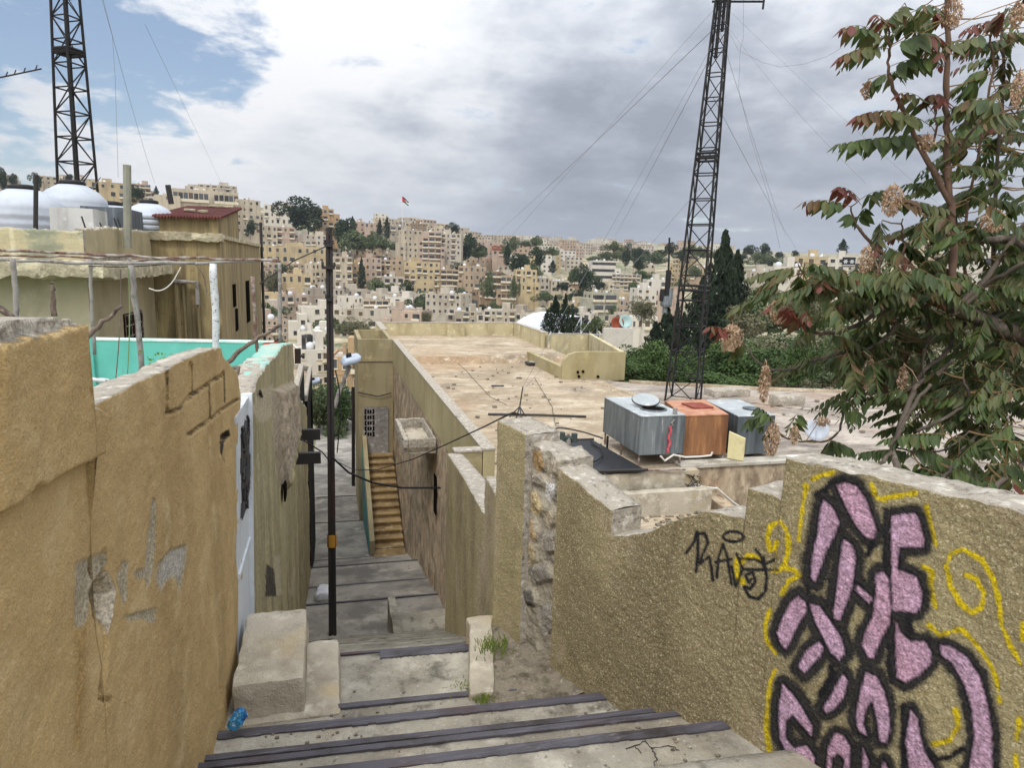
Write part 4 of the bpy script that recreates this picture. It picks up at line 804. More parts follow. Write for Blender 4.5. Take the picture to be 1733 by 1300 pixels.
b.box(XA+.031,XA+.036,4.85,5.22,-1.85,-1.25); b.v=[(x-.045,float(SHY(y,z)),z) for x,y,z in b.v]; b.build('scrollwork',steel,wd)
# lower continuation of the alley wall and the stepped low houses
def dispB(uv,P): return (fbm(P,18,3,35)-.5)*.03+(fbm(P,3,4,36)-.5)*.08
V,Q,nf,uv=colwall((XA-.02,0),(0,1),(1,0),[(12.42,-2.15),(13.2,-2.5),(14.5,-2.75),(16.9,-3.4),(18.9,-3.95)],[(12,-8.4),(19,-9.6)],12.42,18.9,.5,.06,dispB,.06,seed=43)
o=npmesh('plaster_wall',V,Q,[alleyw,capm],None,np.zeros((len(V),4)),midx=[0]*nf+[1]*(len(Q)-nf),base=(XA,15,-9)); tag(o,'lower crumbling end of the alley wall below the turquoise topped part','wall')
def low_house(x0,x1,y0,y1,z0,z1,label):
    r=empty('low_house',((x0+x1)/2,(y0+y1)/2,z0),label,'house','low houses down the alley')
    b=MB(); b.box(x0,x1,y0,y1,z0,z1); b.build('wall',alleyw,r)
    b=MB(); b.box(x0+.12,x1-.12,y0+.12,y1-.12,z1,z1+.02,1)
    for a in ((x0,x0+.12,y0,y1),(x1-.12,x1,y0,y1),(x0+.12,x1-.12,y0,y0+.12),(x0+.12,x1-.12,y1-.12,y1)): b.box(*a,z1+.001,z1+.16,0)
    b.build('roof',[capm,roofm],r)
    b=MB(); b.box(x1-.02,x1+.02,y0+(y1-y0)*.55,y0+(y1-y0)*.8,z1-1.6,z1-.6); b.build('window',darkhole,r)
    return r
low_house(-2.6,XA-.06,14.2,18.8,-9.6,-2.85,'first low house past the turquoise topped wall, with a pale slab roof')
low_house(-3.2,XA-.0,19.0,24.5,-10.6,-3.75,'second low house further down the alley with a grey roof behind the pole')
# steel beams sticking out
for px,py,Y,lab in ((491,778,11.3,'nearer and lower of two dark steel beams sticking out of the alley wall'),(509,737,14.0,'farther and higher of two dark steel beams sticking out of the alley wall')):
    l=atY(px,py,Y); r=atY(px+(52 if px<500 else 33),py,Y); hh=16/F*Y*.5; x0=XA-.2
    b=MB(); b.box(x0,r[0],Y,Y+.012,l[2]-hh,l[2]+hh); b.box(x0,r[0],Y-.0,Y+.1,l[2]+hh,l[2]+hh+.014); b.box(x0,r[0],Y,Y+.1,l[2]-hh-.014,l[2]-hh)
    b.thing('steel_beam',steel,lab,'beam')
# ---------------------------------------------------------------- turquoise courtyard wall
tw_=empty('turquoise_wall',(-3,12.1,-3),'turquoise painted courtyard wall with a white top edge behind the ochre wall','wall')
b=MB(); b.hexa([(-9,12.05,-3.6),(XA-.3,12.05,-3.6),(XA-.3,12.25,-3.6),(-9,12.25,-3.6)],[(-9,12.05,-1.22),(XA-.3,12.05,-1.38),(XA-.3,12.25,-1.38),(-9,12.25,-1.22)]); b.build('wall',turq,tw_)
b=MB(); b.hexa([(-9,12.04,-1.217),(XA-.3,12.04,-1.377),(XA-.3,12.26,-1.377),(-9,12.26,-1.217)],[(-9,12.04,-1.19),(XA-.3,12.04,-1.35),(XA-.3,12.26,-1.35),(-9,12.26,-1.19)]); b.build('coping',mat('pale_turquoise_edge',lin('cfe0d6'),[(lin('8fc7b5'),5,.5,.7)]),tw_)
p=atY(160,640,12.0); b=MB(); b.tube([(p[0],12.0,-3.2),(p[0]-.02,12.0,-1.2)],.03,6); b.build('drainpipe',turq,tw_)
b=MB(); b.box(-9,XA-.3,1.5,12.04,-3.7,-3.58); o=b.thing('courtyard_floor',roofg,'bare concrete courtyard floor behind the ochre wall',None,kind='structure')
pot=mat('terracotta_red',lin('a03d28'),[(lin('8a2f1f'),6,.5,.7)],rough=.7)
p=atY(460,606,11.3); po=MB(); po.lathe((p[0],11.3,p[2]-.01),[(.09,0),(.12,.2),(.13,.22),(.13,.25),(.115,.25),(.10,.2)],18); po.thing('plant_pot',pot,'red clay pot at the corner of the turquoise wall','pot',smooth=True)
p=atY(448,628,10.6); po=MB(); po.lathe((p[0],10.6,p[2]-.1),[(.2,0),(.26,.06),(.27,.09),(.24,.12),(.1,.13)],18); po.thing('basin',mat('aqua_plastic',lin('7fd0c0')),'upturned pale aqua basin on the turquoise wall corner','basin',smooth=True)
# ---------------------------------------------------------------- pergola of old pipes and sticks
PY=9.5
def stick(nm,pts,Y,r0,r1,m_,label,cat='pole',group=None):
    P=[atY(x,y,Y if not isinstance(Y,(list,tuple)) else Y[i]) for i,(x,y) in enumerate(pts)]
    b=MB(); k=len(P); PP=[]; RR=[]
    for i in range(k-1):
        for t in np.linspace(0,1,5)[:-1]:
            a=Vector(P[i]).lerp(Vector(P[i+1]),t); PP.append(a+Vector((random.gauss(0,.006),0,random.gauss(0,.006)))); RR.append(.82*(r0+(r1-r0)*(i+t)/(k-1))*random.uniform(.9,1.12))
    PP.append(Vector(P[-1])); RR.append(r1*.82); b.tube(PP,RR,7); return b.thing(nm,m_,label,cat,group,smooth=True)
flak=mat('flaking_white_pipe',lin('c4c6c6'),[(lin('5c564f'),26,.55,.62),(lin('e0e2e2'),9,.5,.7)],rough=.7,bumps=[('noise',50,.003)])
stick('pole',[(360,446),(364,520),(367,640)],PY,.056,.056,flak,'thick flaking white pipe upright of the pergola')
stick('pole',[(221,446),(229,520),(240,632)],PY,.042,.04,greypipe,'slanting grey pipe upright of the pergola in front of the turquoise wall')
stick('pole',[(21,432),(25,490),(28,560)],7.5,.028,.03,greypipe,'thin grey upright at the far left with a branch beside it')
stick('pole',[(152,436),(155,500),(160,600)],11.5,.03,.03,greypipe,'thin straight pipe upright against the corner of the cream house')
stick('pole',[(428,470),(432,560),(436,625)],10.8,.035,.03,rust,'thin rusty upright right of the white pipe')
stick('pole',[(473,442),(474,520),(474,578)],12.3,.04,.04,greypipe,'grey upright at the right end of the pergola')
stick('rusty_pipe',[(-40,421),(60,425),(150,430),(222,432),(300,440)],PY,.020,.020,rust,'rusty pipe along the top of the pergola, highest of the crossing pipes','pipe')
stick('rusty_pipe',[(-40,431),(60,434),(150,436),(222,434)],PY+.3,.017,.018,rust,'second rusty pipe just under the highest one on the left','pipe')
stick('rusty_pipe',[(-40,439),(60,442),(130,445),(222,446),(330,445)],PY-.2,.024,.024,greypipe,'grey white pipe across the pergola, lowest of the crossing pipes','pipe')
stick('rusty_pipe',[(205,446),(260,438),(310,435),(380,439),(475,442)],PY+.2,.022,.022,rust,'rusty pipe running right from the grey upright to the end post','pipe')
stick('rusty_pipe',[(210,432),(225,444),(300,445),(365,445),(470,438)],PY+.4,.027,.024,greypipe,'grey pipe over the white upright, crossing to the right end','pipe')
stick('stick',[(145,572),(175,545),(206,518)],6.5,.028,.018,wood,'dark bare stick leaning up from the ochre wall','stick')
stick('stick',[(378,622),(405,595),(440,570),(476,549)],8.0,.034,.022,wood,'pale bare stick leaning over the broken end of the ochre wall','stick')
stick('stick',[(-10,518),(20,535),(30,541)],5.5,.03,.022,wood,'bare branch lying at the far left on the wall top','stick')
stick('stick',[(88,476),(90,500),(92,535)],5.8,.014,.026,wood,'short upright bare branch behind the left wall top','stick')
stick('stick',[(396,690),(402,655),(404,620)],6.6,.036,.02,wood,'broken upright stake beside the white door','stick')
stick('stick',[(145,640),(180,645),(206,651)],8.5,.03,.03,flak,'short pale pipe lying low in front of the turquoise wall','stick')
stick('stick',[(385,628),(400,622),(420,640),(430,660)],7.2,.03,.02,wood,'crooked stick lying across the gap above the white door','stick')
for i,(pts,Y,lab) in enumerate([([(252,488),(270,494),(290,482),(306,452)],9.3,'white cable looping from the pergola to the cream house'),([(204,455),(205,520),(200,600),(195,650)],9.2,'thin string hanging left of the grey upright'),([(218,455),(220,540),(217,620),(214,648)],9.4,'thin green string hanging beside the grey upright'),([(150,450),(200,452),(250,450),(300,445)],9.6,'slack thin wire under the pergola pipes'),([(332,448),(345,465),(350,495)],9.4,'dark twig hanging by the white pipe')]):
    pts=[tuple(np.array(pts[i])*(1-t)+np.array(pts[i+1])*t) for i in range(len(pts)-1) for t in (0,.33,.66)]+[pts[-1]]; pts=[pts[0]]+[tuple((np.array(pts[i-1])+np.array(pts[i])+np.array(pts[i+1]))/3) for i in range(1,len(pts)-1)]+[pts[-1]]
    b=MB(); b.tube([atY(x,y,Y) for x,y in pts],.007,5); b.thing('cord',[wht,wood,mat('green_string',lin('6f8a5a')),black,wood][i],lab,'cord')
# small green shoot on the wall
leafg=mat('fresh_leaf',lin('6f9a3c'),[(lin('8fb04f'),20,.5,.7)],trans=.3,rough=.6)
b=MB(); c=atY(266,612,5.0)
for i in range(26):
    a=random.uniform(0,6.28); x=c[0]+random.gauss(0,.05); z=c[2]+random.uniform(-.03,.06); y=5.0+random.gauss(0,.04); s_=.02; b.add([(x,y,z),(x+s_*math.cos(a),y-.01,z+s_*.6),(x+1.7*s_*math.cos(a),y-.012,z+s_*.2),(x+s_*math.cos(a),y,z-s_*.5)],[(0,1,2,3)])
b.thing('seedling',leafg,'tiny green seedling growing on top of the ochre wall','plant')
# ---------------------------------------------------------------- cream house and brown house at the left
cream=mat('cream_plaster',lin('c9bc9b'),[(lin('b2a485'),.9,.46,.7,(1,1,.4)),(lin('d3c9ac'),2,.54,.7),(lin('8b8062'),5,.66,.8,(3,3,.25),.6)],bumps=[('noise',25,.006)])
creamd=mat('cream_plaster_shaded',lin('a79b7c'),[(lin('8b7f62'),.9,.46,.7,(1,1,.4)),(lin('6f654e'),5,.62,.8,(3,3,.2),.6)],bumps=[('noise',25,.006)])  # same plaster darkened; shade of the side face is put into the colour
peel=mat('peeling_parapet',lin('b5ab8a'),[(lin('8d8f79'),.8,.52,.6,(1,1,1.4)),(lin('c9c0a2'),1.4,.54,.62),(lin('7a6f57'),6,.62,.76)],bumps=[('noise',12,.02)])
brown=mat('streaky_brown_wall',lin('93835f'),[(lin('6b5d45'),1.1,.45,.66,(3,3,.25)),(lin('b09e70'),1.8,.54,.72,(2,2,.3)),(lin('453b2c'),2.2,.62,.76,(3,3,.18),.85),(lin('7a6a50'),7,.58,.74)],bumps=[('noise',30,.008)])
lip=mat('broken_slab_edge',lin('a79d83'),[(lin('d0c5a5'),3,.52,.64),(lin('6b604d'),5,.55,.7)],bumps=[('noise',12,.04)])
XS=-4.6; YS=15.3
ch=empty('cream_house',(-8,17,-6),'cream plastered house with peeling parapet and a broken slab edge behind the pergola','house')
b=MB(); b.box(-16,XS,YS,26,-6,-.42); b.build('wall',cream,ch)
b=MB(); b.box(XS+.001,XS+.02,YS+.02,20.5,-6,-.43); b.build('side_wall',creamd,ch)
b=MB(); b.box(-16,XS+.05,YS-.05,26,-.12,.02,0); b.build('roof',roofg,ch)
q=MB(); vs,fs=rough_box(-16,XS+.55,YS-.75,20.5,-.46,-.13,.12,.09,5,91,.06); q.add(vs,fs).build('slab_edge',lip,ch,smooth=True)
def dispP(uv,P): return (fbm(P,6,4,51)-.5)*.05
V,Q,nf,uv=colwall((-16,YS-.06),(1,0),(0,-1),[(0,.5),(6,.42),(8,.5),(9.2,.44),(10.2,.46),(11.4,.46)],[(0,-.1),(11.4,-.1)],3.5,11.4,.16,.05,dispP,.05,seed=53)
npmesh('parapet',V,Q,[peel,capm],ch,midx=[0]*nf+[1]*(len(Q)-nf))
V,Q,nf,uv=colwall((XS,0),(0,1),(1,0),[(15.3,.47),(17,.6),(20.6,.66)],[(15.3,-.1),(20.6,-.1)],15.3,20.55,.16,.05,dispP,.06,seed=55)
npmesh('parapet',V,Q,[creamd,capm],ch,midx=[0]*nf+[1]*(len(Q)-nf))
wl0=atX(207,541,XS); wl1=atX(239,575,XS)
b=MB(); b.box(XS+.022,XS+.05,wl0[1],wl1[1],-2.4,-1.32); wq=b.build('window',darkhole,ch)
b=MB()
for k in range(7): y=wl0[1]+(wl1[1]-wl0[1])*k/6; b.box(XS+.055,XS+.075,y-.012,y+.012,-2.4,-1.32)
for z in (-1.35,-1.6,-1.85,-2.1): b.box(XS+.055,XS+.08,wl0[1],wl1[1],z-.012,z+.012)
b.build('grille',rust,wq)
XB=-2.9; YB=20.62
bh=empty('brown_house',(-4.5,26,-8),'tall streaky brown house with a rusty red corrugated hut on top','house')
b=MB(); b.box(-9,XB,YB,32.2,-9,.58); b.build('wall',brown,bh)
q=MB(); vs,fs=rough_box(-4.9,XB+.1,YB-.14,YB+.3,.46,.68,.1,.06,6,93,.03); q.add(vs,fs); q.box(XB-.1,XB+.08,YB+.3,32.3,.55,.66); q.box(-9,XB-.1,YB+.3,32.3,.58,.6); q.build('cornice',lip,bh)
def hy(px,py,Y): p=atY(px,py,Y); return p[0],p[2]
hx0,hz=hy(268,366,20.8); hx1=XB-.05; hz1=hy(372,368,20.8)[1]
b=MB(); b.hexa([(hx0,20.8,.6),(hx1,20.8,.6),(hx1,25.5,.6),(hx0,25.5,.6)],[(hx0,20.8,hz-.02),(hx1,20.8,hz1-.02),(hx1,25.5,hz1+.55),(hx0,25.5,hz+.55)]); hut=b.build('roof_hut',brown,bh)
redr=mat('rusty_red_corrugated',lin('6f3d36'),[(lin('532c29'),2.5,.45,.66),(lin('8a5a50'),5,.56,.72),(lin('b9a99a'),1.6,.68,.74,(1,1,1),.6)],rough=.8)
def corr(m_,P00,P10,P01,P11,n,amp):
    vs=[];k=4*n
    for i in range(k+1):
        t=i/k; a=Vector(P00).lerp(Vector(P10),t); c=Vector(P01).lerp(Vector(P11),t); w=amp*math.sin(2*math.pi*i/4)
        vs+=[(a.x,a.y,a.z+w),(c.x,c.y,c.z+w),(a.x,a.y,a.z+w-.03),(c.x,c.y,c.z+w-.03)]
    fs=[]
    for i in range(k): o=4*i; fs+=[(o,o+4,o+5,o+1),(o+2,o+3,o+7,o+6),(o,o+2,o+6,o+4)]
    return m_.add(vs,fs)
b=MB(); corr(b,(hx0-.12,20.6,hz-.0),(hx1+.12,20.6,hz1),(hx0-.1,25.6,hz+.62),(hx1+.14,25.6,hz1+.62),22,.035); b.build('roof',redr,hut)
q=MB()
for x,y,w in ((-3.9,22.3,.16),(-3.5,22.0,.14),(-3.4,24.9,.4)): 
    z=hz+.62*(y-20.6)/5+.04; vs,fs=rough_box(x-w,x+w,y-.12,y+.12,z,z+.09,.1,.03,8,int(w*50+y),.03); q.add(vs,fs)
q.build('roof_stone',lip,hut)
for px,py,h_,w in ((396,500,.7,.2),(419,510,1.5,.3),(400,541,.7,.16)):
    p=atX(px,py,XB); b=MB(); b.box(XB+.002,XB+.03,p[1]-w*1.6,p[1]+w*1.6,p[2]-h_*.5,p[2]+h_*.5); b.build('window',darkhole,bh)
for px,w in ((300,.1),(312,.05),(335,.06)):
    p=atY(px,500,YB); b=MB(); b.tube([(p[0],YB-.1,-7),(p[0],YB-.1,-.6)],w*.8,8); b.build('drainpipe',brown,bh)
p=atY(295,476,YB-.2); q_=atY(333,478,YB-.2); b=MB(); b.tube([p,q_,(q_[0],q_[1],q_[2]-.6)],.06,8); b.build('drainpipe',greypipe,bh)
p0=atX(438,400,XB); b=MB(); b.tube([(XB+.1,32.0,-8),(XB+.1,32.0,1.6)],.06,8); b.build('drainpipe',steel,bh)
# rooftop water tanks, box, posts
plast=mat('white_plastic',lin('b3b8bf'),[(lin('9ba1a9'),1.2,.45,.7)],rough=.5,spec=.4)
def plastic_tank(px,topy,r,Y,label,h=1.5):
    c=atY(px,topy,Y); zt=c[2]; o=empty('plastic_tank',(c[0],Y,zt-h),label,'water tank','white plastic water tanks on the cream house')
    prof=[(r*.98,0)]
    for k in range(5):
        z=.12+k*(h*.62)/5; prof+=[(r,z),(r*1.03,z+.05),(r*1.03,z+.10),(r,z+.15)]
    prof+=[(r,h*.70),(r*.97,h*.76),(r*.75,h*.88),(r*.42,h*.97),(r*.36,h*.97)]
    b=MB(); b.lathe((c[0],Y,zt-h),prof,32); b.build('body',plast,o,smooth=True)
    b=MB(); b.lathe((c[0],Y,zt-h*.03),[(r*.37,0),(r*.40,.03),(r*.38,.09),(r*.2,.12)],24); b.build('lid',black,o,smooth=True)
plastic_tank(40,318,.80,18.6,'large white plastic water tank at the far left, behind the black post',1.65)
plastic_tank(122,310,.74,19.5,'white plastic water tank with black lid, behind the concrete box',1.6)
plastic_tank(190,346,.62,20.6,'low white plastic water tank left of the grey concrete post',1.2)
plastic_tank(252,343,.62,21.6,'small white water tank behind the grey metal box and the red hut',1.2)
def ybox(nm,px0,px1,pyt,Y,dep,zb,m_,label,cat,**k):
    a=atY(px0,pyt,Y); c=atY(px1,pyt,Y); b=MB(); vs,fs=rough_box(a[0],c[0],Y,Y+dep,zb,(a[2]+c[2])/2,.15,.012,4,int(px0),.015); b.add(vs,fs); return b.thing(nm,m_,label,cat,smooth=False)
ybox('concrete_box',82,157,351,17.0,1.0,0.02,mat('pale_render',lin('c3c2bd'),[(lin('a3a19a'),1.5,.48,.68,(2,2,.3)),(lin('dad9d5'),3,.55,.7)],bumps=[('noise',25,.006)]),'pale rendered concrete box on the roof in front of the tanks','concrete box')
zb=atX(238,358,-4.72)[2]; b=MB(); vs,fs=rough_box(-5.7,-4.74,atX(211,358,-4.74)[1],20.5,.02,zb,.2,.008,4,9,.015); b.add(vs,fs); b.thing('metal_box',zincd,'dark grey metal box on the roof between the concrete post and the red hut','metal box')
def post(nm,pts,Y,r,m_,label):
    b=MB(); b.tube([atY(x,y,Y) for x,y in pts],r,8); return b.thing(nm,m_,label,'post')
post('post',[(61,296),(60,420)],16.4,.045,steel,'thin black post in front of the large white tank')
post('post',[(215,279),(216,420)],17.5,.085,mat('grey_concrete_post',lin('8d8c7d'),[(lin('75746a'),3,.5,.7)],bumps=[('noise',40,.004)]),'round grey concrete post standing on the roof of the cream house')
post('post',[(284,313),(290,345)],20.0,.07,steel,'short leaning black post beside the red corrugated roof')
for i,(x0,y0,x1,y1) in enumerate([(138,366,148,388),(169,377,176,386),(193,369,203,388),(199,370,209,388)]):
    post('rebar',[(x0,y0),(x1,y1+8)],atX(x1,y1,XS-.08)[1],.016,steel,'short bent reinforcing bar sticking up from the cream parapet')['group']='bars sticking up from the parapet'
# ---------------------------------------------------------------- utility pole
pb=Vector(atZ(563,1078,-7.78)); pt=Vector(atD(557,385,14.2))
ax=(pt-pb); up_=MB(); pole=empty('utility_pole',tuple(pb),'tall dark steel utility pole standing in the alley, with a faded yellow band','utility pole')
poled=mat('dark_pole_steel',lin('292422'),[(lin('3b2a22'),1.2,.5,.66,(4,4,.4)),(lin('4a423d'),4,.58,.74,(4,4,.2),.7)],rough=.6,bumps=[('noise',30,.003)])
def pp(t): return pb+ax*t
for dx in (-.05,.05):
    up_.hexa([tuple(pp(-.03)+Vector((dx-.03,-.07,0))),tuple(pp(-.03)+Vector((dx+.03,-.07,0))),tuple(pp(-.03)+Vector((dx+.03,.07,0))),tuple(pp(-.03)+Vector((dx-.03,.07,0)))],
             [tuple(pp(.985)+Vector((dx*.8-.028,-.06,0))),tuple(pp(.985)+Vector((dx*.8+.028,-.06,0))),tuple(pp(.985)+Vector((dx*.8+.028,.06,0))),tuple(pp(.985)+Vector((dx*.8-.028,.06,0)))])
up_.hexa([tuple(pp(-.03)+Vector((x,y,0))) for x,y in ((-.019,-.03),(.019,-.03),(.019,.03),(-.019,.03))],[tuple(pp(.99)+Vector((x,y,0))) for x,y in ((-.019,-.03),(.019,-.03),(.019,.03),(-.019,.03))])
up_.tube([tuple(pp(.98)),tuple(pp(1.0))],.06,8)
up_.build('shaft',poled,pole)
b=MB(); t0=.226; b.tube([tuple(pp(t0)),tuple(pp(t0+.03))],.098,12); b.build('band',mat('faded_yellow',lin('a87a2e'),[(lin('6d4a26'),6,.5,.66)]),pole)
for t,w in ((.958,.16),(.905,.24),(.83,.12)):
    b=MB(); c=pp(t); b.box(c.x-w*.6,c.x+w*.45,c.y-.12,c.y-.075,c.z-.03,c.z+.03); 
    for s_ in (-.55,.4): b.lathe((c.x+w*s_,c.y-.1,c.z+.02),[(.02,0),(.03,.03),(.02,.05),(.03,.07),(.015,.09)],8)
    b.build('bracket',steel,pole)
b=MB(); c=pp(.5); b.tube([tuple(pp(.66)+Vector((.1,-.08,0))),tuple(pp(.62)+Vector((.17,-.08,0))),tuple(pp(.55)+Vector((.2,-.08,0))),tuple(pp(.46)+Vector((.12,-.08,0)))],.014,6); b.build('cable',black,pole)
# thinner poles further down
def thin_pole(px,yt,yb,Y,r,label):
    a=atY(px,yb,Y); t=atY(px,yt,Y); o=empty('thin_pole',a,label,'pole'); b=MB(); b.tube([a,t],r,8); b.build('shaft',poled,o)
    for k in range(4):
        z=t[2]-.25-k*.42
        for s_ in (-1,1): b=MB(); b.tube([(a[0]+s_*r,Y-.02,z),(a[0]+s_*(r+.14),Y-.02,z)],.05,8); b.build('insulator',steel,o)
thin_pole(598,655,842,33.0,.085,'thin dark pole with insulators against the stair tower')
thin_pole(504,590,690,24.0,.10,'thin black pole with insulators at the end of the turquoise topped wall')
lampm=mat('pale_lamp_housing',lin('aab4c2'),[(lin('8b95a3'),3,.5,.7)],rough=.4,spec=.5)
def street_lamp(px,py,arm,Y,s_,label):
    c=Vector(atY(px,py,Y)); o=empty('street_lamp',atY(*arm[-1],Y),label,'street lamp')
    b=MB(); b.tube([atY(x,y,Y) for x,y in arm],.055*s_,10); b.build('arm',greypipe,o)
    vs,fs=rough_box(c.x-.21*s_,c.x+.21*s_,c.y-.38*s_,c.y+.30*s_,c.z-.10*s_,c.z+.09*s_,.06*s_,.0,5,3,.08*s_,lambda v:(v[0]*1+(v[2]-c.z)*.35-(v[1]-c.y)*.1,v[1],v[2]+(v[0]-c.x)*.25)); b=MB(); b.add(vs,fs); b.build('head',lampm,o,smooth=True)
    b=MB(); b.lathe((c.x-.04*s_,c.y-.12*s_,c.z+.06*s_),[(.065*s_,0),(.065*s_,.07*s_),(.05*s_,.11*s_)],14); b.build('sensor',black,o,smooth=True)
street_lamp(593,608,[(592,619),(583,640),(575,660),(566,690)],17.0,1.0,'street lamp with a large pale head on a curved arm, right of the utility pole')
street_lamp(532,645,[(529,648),(520,657),(509,668)],27.0,.9,'smaller street lamp lower down, left of the utility pole')
# ---------------------------------------------------------------- lattice masts
lat=mat('dark_lattice_steel',lin('201f20'),[(lin('33241f'),3,.55,.7)],rough=.6)
def mast(Bc,Tc,r0,r1,phi,nsec,label,plates=(),ladder=True,thick=.032,loc=None):
    o=empty('lattice_mast',loc or tuple(Bc),label,'mast'); Bc,Tc=Vector(Bc),Vector(Tc)
    def P(k,t): 
        a=phi+k*math.pi/2; r=r0+(r1-r0)*t; return Bc.lerp(Tc,t)+Vector((r*math.cos(a),r*math.sin(a),0))
    for k in range(4): b=MB(); b.tube([P(k,t) for t in np.linspace(0,1,6)],thick,6); b.build('leg',lat,o)
    b=MB(); ts=[1-(1-i/nsec)**1.12 for i in range(nsec+1)]
    for i,t in enumerate(ts):
        for k in range(4): b.tube([P(k,t),P(k+1,t)],thick*.6,4,cap=False)
    for i in range(nsec):
        for k in range(4):
            if (i+k)%2: b.tube([P(k,ts[i]),P(k+1,ts[i+1])],thick*.5,4,cap=False)
            else: b.tube([P(k+1,ts[i]),P(k,ts[i+1])],thick*.5,4,cap=False)
    if ladder:
        n=nsec*3
        for i in range(n): t=i/n; b.tube([P(ladder,t),P(ladder+1,t)],thick*.4,4,cap=False)
    b.build('bracing',lat,o)
    for t in plates:
        b=MB(); 
        for dt in (0,.012): 
            for k in range(4): b.tube([P(k,t+dt),P(k+1,t+dt)],thick*1.2,5)
        b.build('platform',lat,o)
    return o,P
B1=atZ(1156,677,ZR); D1=B1[0]*math.sin(YAW)+B1[1]*math.cos(YAW)
T1=atD(1226,-25,D1-.1)
m1,MP1=mast(B1,T1,.66,.23,-YAW+R(20),17,'black lattice mast rising from the flat roof behind the metal tanks',plates=(.285,.605),ladder=3)
b=MB(); 
for dx in (-.05,.07): b.tube([Vector(MP1(0,.86))*0+Vector(B1).lerp(Vector(T1),.84 if dx<0 else .9)+Vector((dx,0,0)),Vector(T1)+Vector((dx,0,1.2))],.05,8)
b.build('antenna_tube',lat,m1)
p=atD(1205,2,D1); q_=atD(1294,2,D1); b=MB(); b.tube([p,q_],.03,6); b.tube([atD(1293,-2,D1),atD(1291,15,D1)],.03,6)
for x in (1240,1255,1270,1280): b.tube([atD(x,2,D1),(atD(x-6,7,D1)[0],atD(x-6,7,D1)[1]-.3,atD(x-6,7,D1)[2])],.015,5)
b.build('side_antenna',lat,m1)
B2=atD(137,400,27.0); T2=atD(108,-40,26.5)
m2,MP2=mast(B2,T2,.70,.42,-YAW+R(28),11,'black lattice mast behind the white plastic tanks on the left',plates=(.72,),ladder=False,thick=.05,loc=(B2[0],B2[1],B2[2]))
B3=atD(1126,640,52); T3=atD(1133,402,52)
tm=empty('thin_mast',B3,'thin dark radio mast with a cluster of antennas behind the cypresses','mast'); b=MB(); b.tube([B3,T3],.07,6); b.build('shaft',lat,tm)
for px,py,w,h in ((1130,482,.2,2.2),(1122,500,.25,.9),(1134,498,.2,.9),(1128,510,.4,.8),(1126,522,.2,1.0)):
    c=atD(px,py,52); b=MB(); b.lathe((c[0],c[1],c[2]-h/2),[(w,0),(w*1.1,h*.2),(w,h)],8); b.build('antenna',lat if py<490 or px==1122 else zinc,tm)
# guy wires
wirem=mat('thin_wire',lin('77787c'),rough=.7)
def wire(P,r,label,group=None,m_=None,sag=0.0,nm='wire'):
    P=[Vector(p) for p in P]
    if len(P)==2:
        P=[P[0].lerp(P[1],t)-Vector((0,0,sag*4*t*(1-t))) for t in np.linspace(0,1,13)]
    b=MB(); b.tube(P,r,4); return b.thing(nm,m_ or wirem,label,'wire',group)
GG='guy wires of the masts'
tp1=lambda t: Vector(B1).lerp(Vector(T1),t)
wire([ANCH,tp1(.9)],.005,'guy wire from the roof anchor up to the top of the right mast',GG)
wire([(ANCH[0],ANCH[1],ANCH[2]-.1),tp1(.55)],.005,'guy wire from the roof anchor to the middle of the right mast',GG)
wire([atX(688,597,XF+.1),tp1(.97)],.0045,'long guy wire from the olive parapet to the top of the right mast',GG)
for i,(px,py,D,t) in enumerate([(1040,400,75,.88),(840,395,90,.92),(1330,400,45,.9),(1347,420,60,.75),(1465,310,14,.93),(1735,470,22,.96),(985,640,27.5,.35)]):
    wire([atD(px,py,D),tp1(t)],.0034*max(1,D/28),'thin guy wire slanting down from the right mast into the distance',GG,sag=.15)
wire([tp1(.93)]+[atD(x,y,D1) for x,y in ((1250,85),(1290,105),(1320,113),(1360,108),(1400,95),(1425,80))],.0045,'slack wire hanging in a curve to the right of the right mast',GG)
wire([atD(x,y,D1) for x,y in ((1258,-10),(1258,65),(1253,80),(1250,150),(1268,225),(1300,330),(1320,420))],.005,'dropped aerial wire with a kink right of the right mast',GG)
tp2=lambda t: Vector(B2).lerp(Vector(T2),t)
wire([atD(x,y,26) for x,y in ((170,-10),(190,60),(195,130),(197,200),(200,300))],.006,'loose wire hanging straight down right of the left mast',GG)
wire([atD(172,-10,26),atD(262,310,40)],.007,'guy wire slanting down to the right from the left mast',GG,sag=.3)
wire([atD(245,40,26),atD(380,320,60)],.006,'faint guy wire far right of the left mast',GG)
wire([tp2(.12),atD(170,300,26)],.02,'short stay at the foot of the left mast',GG)
b=MB(); b.tube([atD(-20,135,16),atD(70,116,17)],.018,5)
for x in (10,24,40,60): b.tube([atD(x,131-x*.22,16.3),atD(x+3,123-x*.22,16.3)],.012,4)
b.thing('aerial',lat,'thin aerial rod reaching in from the left edge of the sky','aerial')
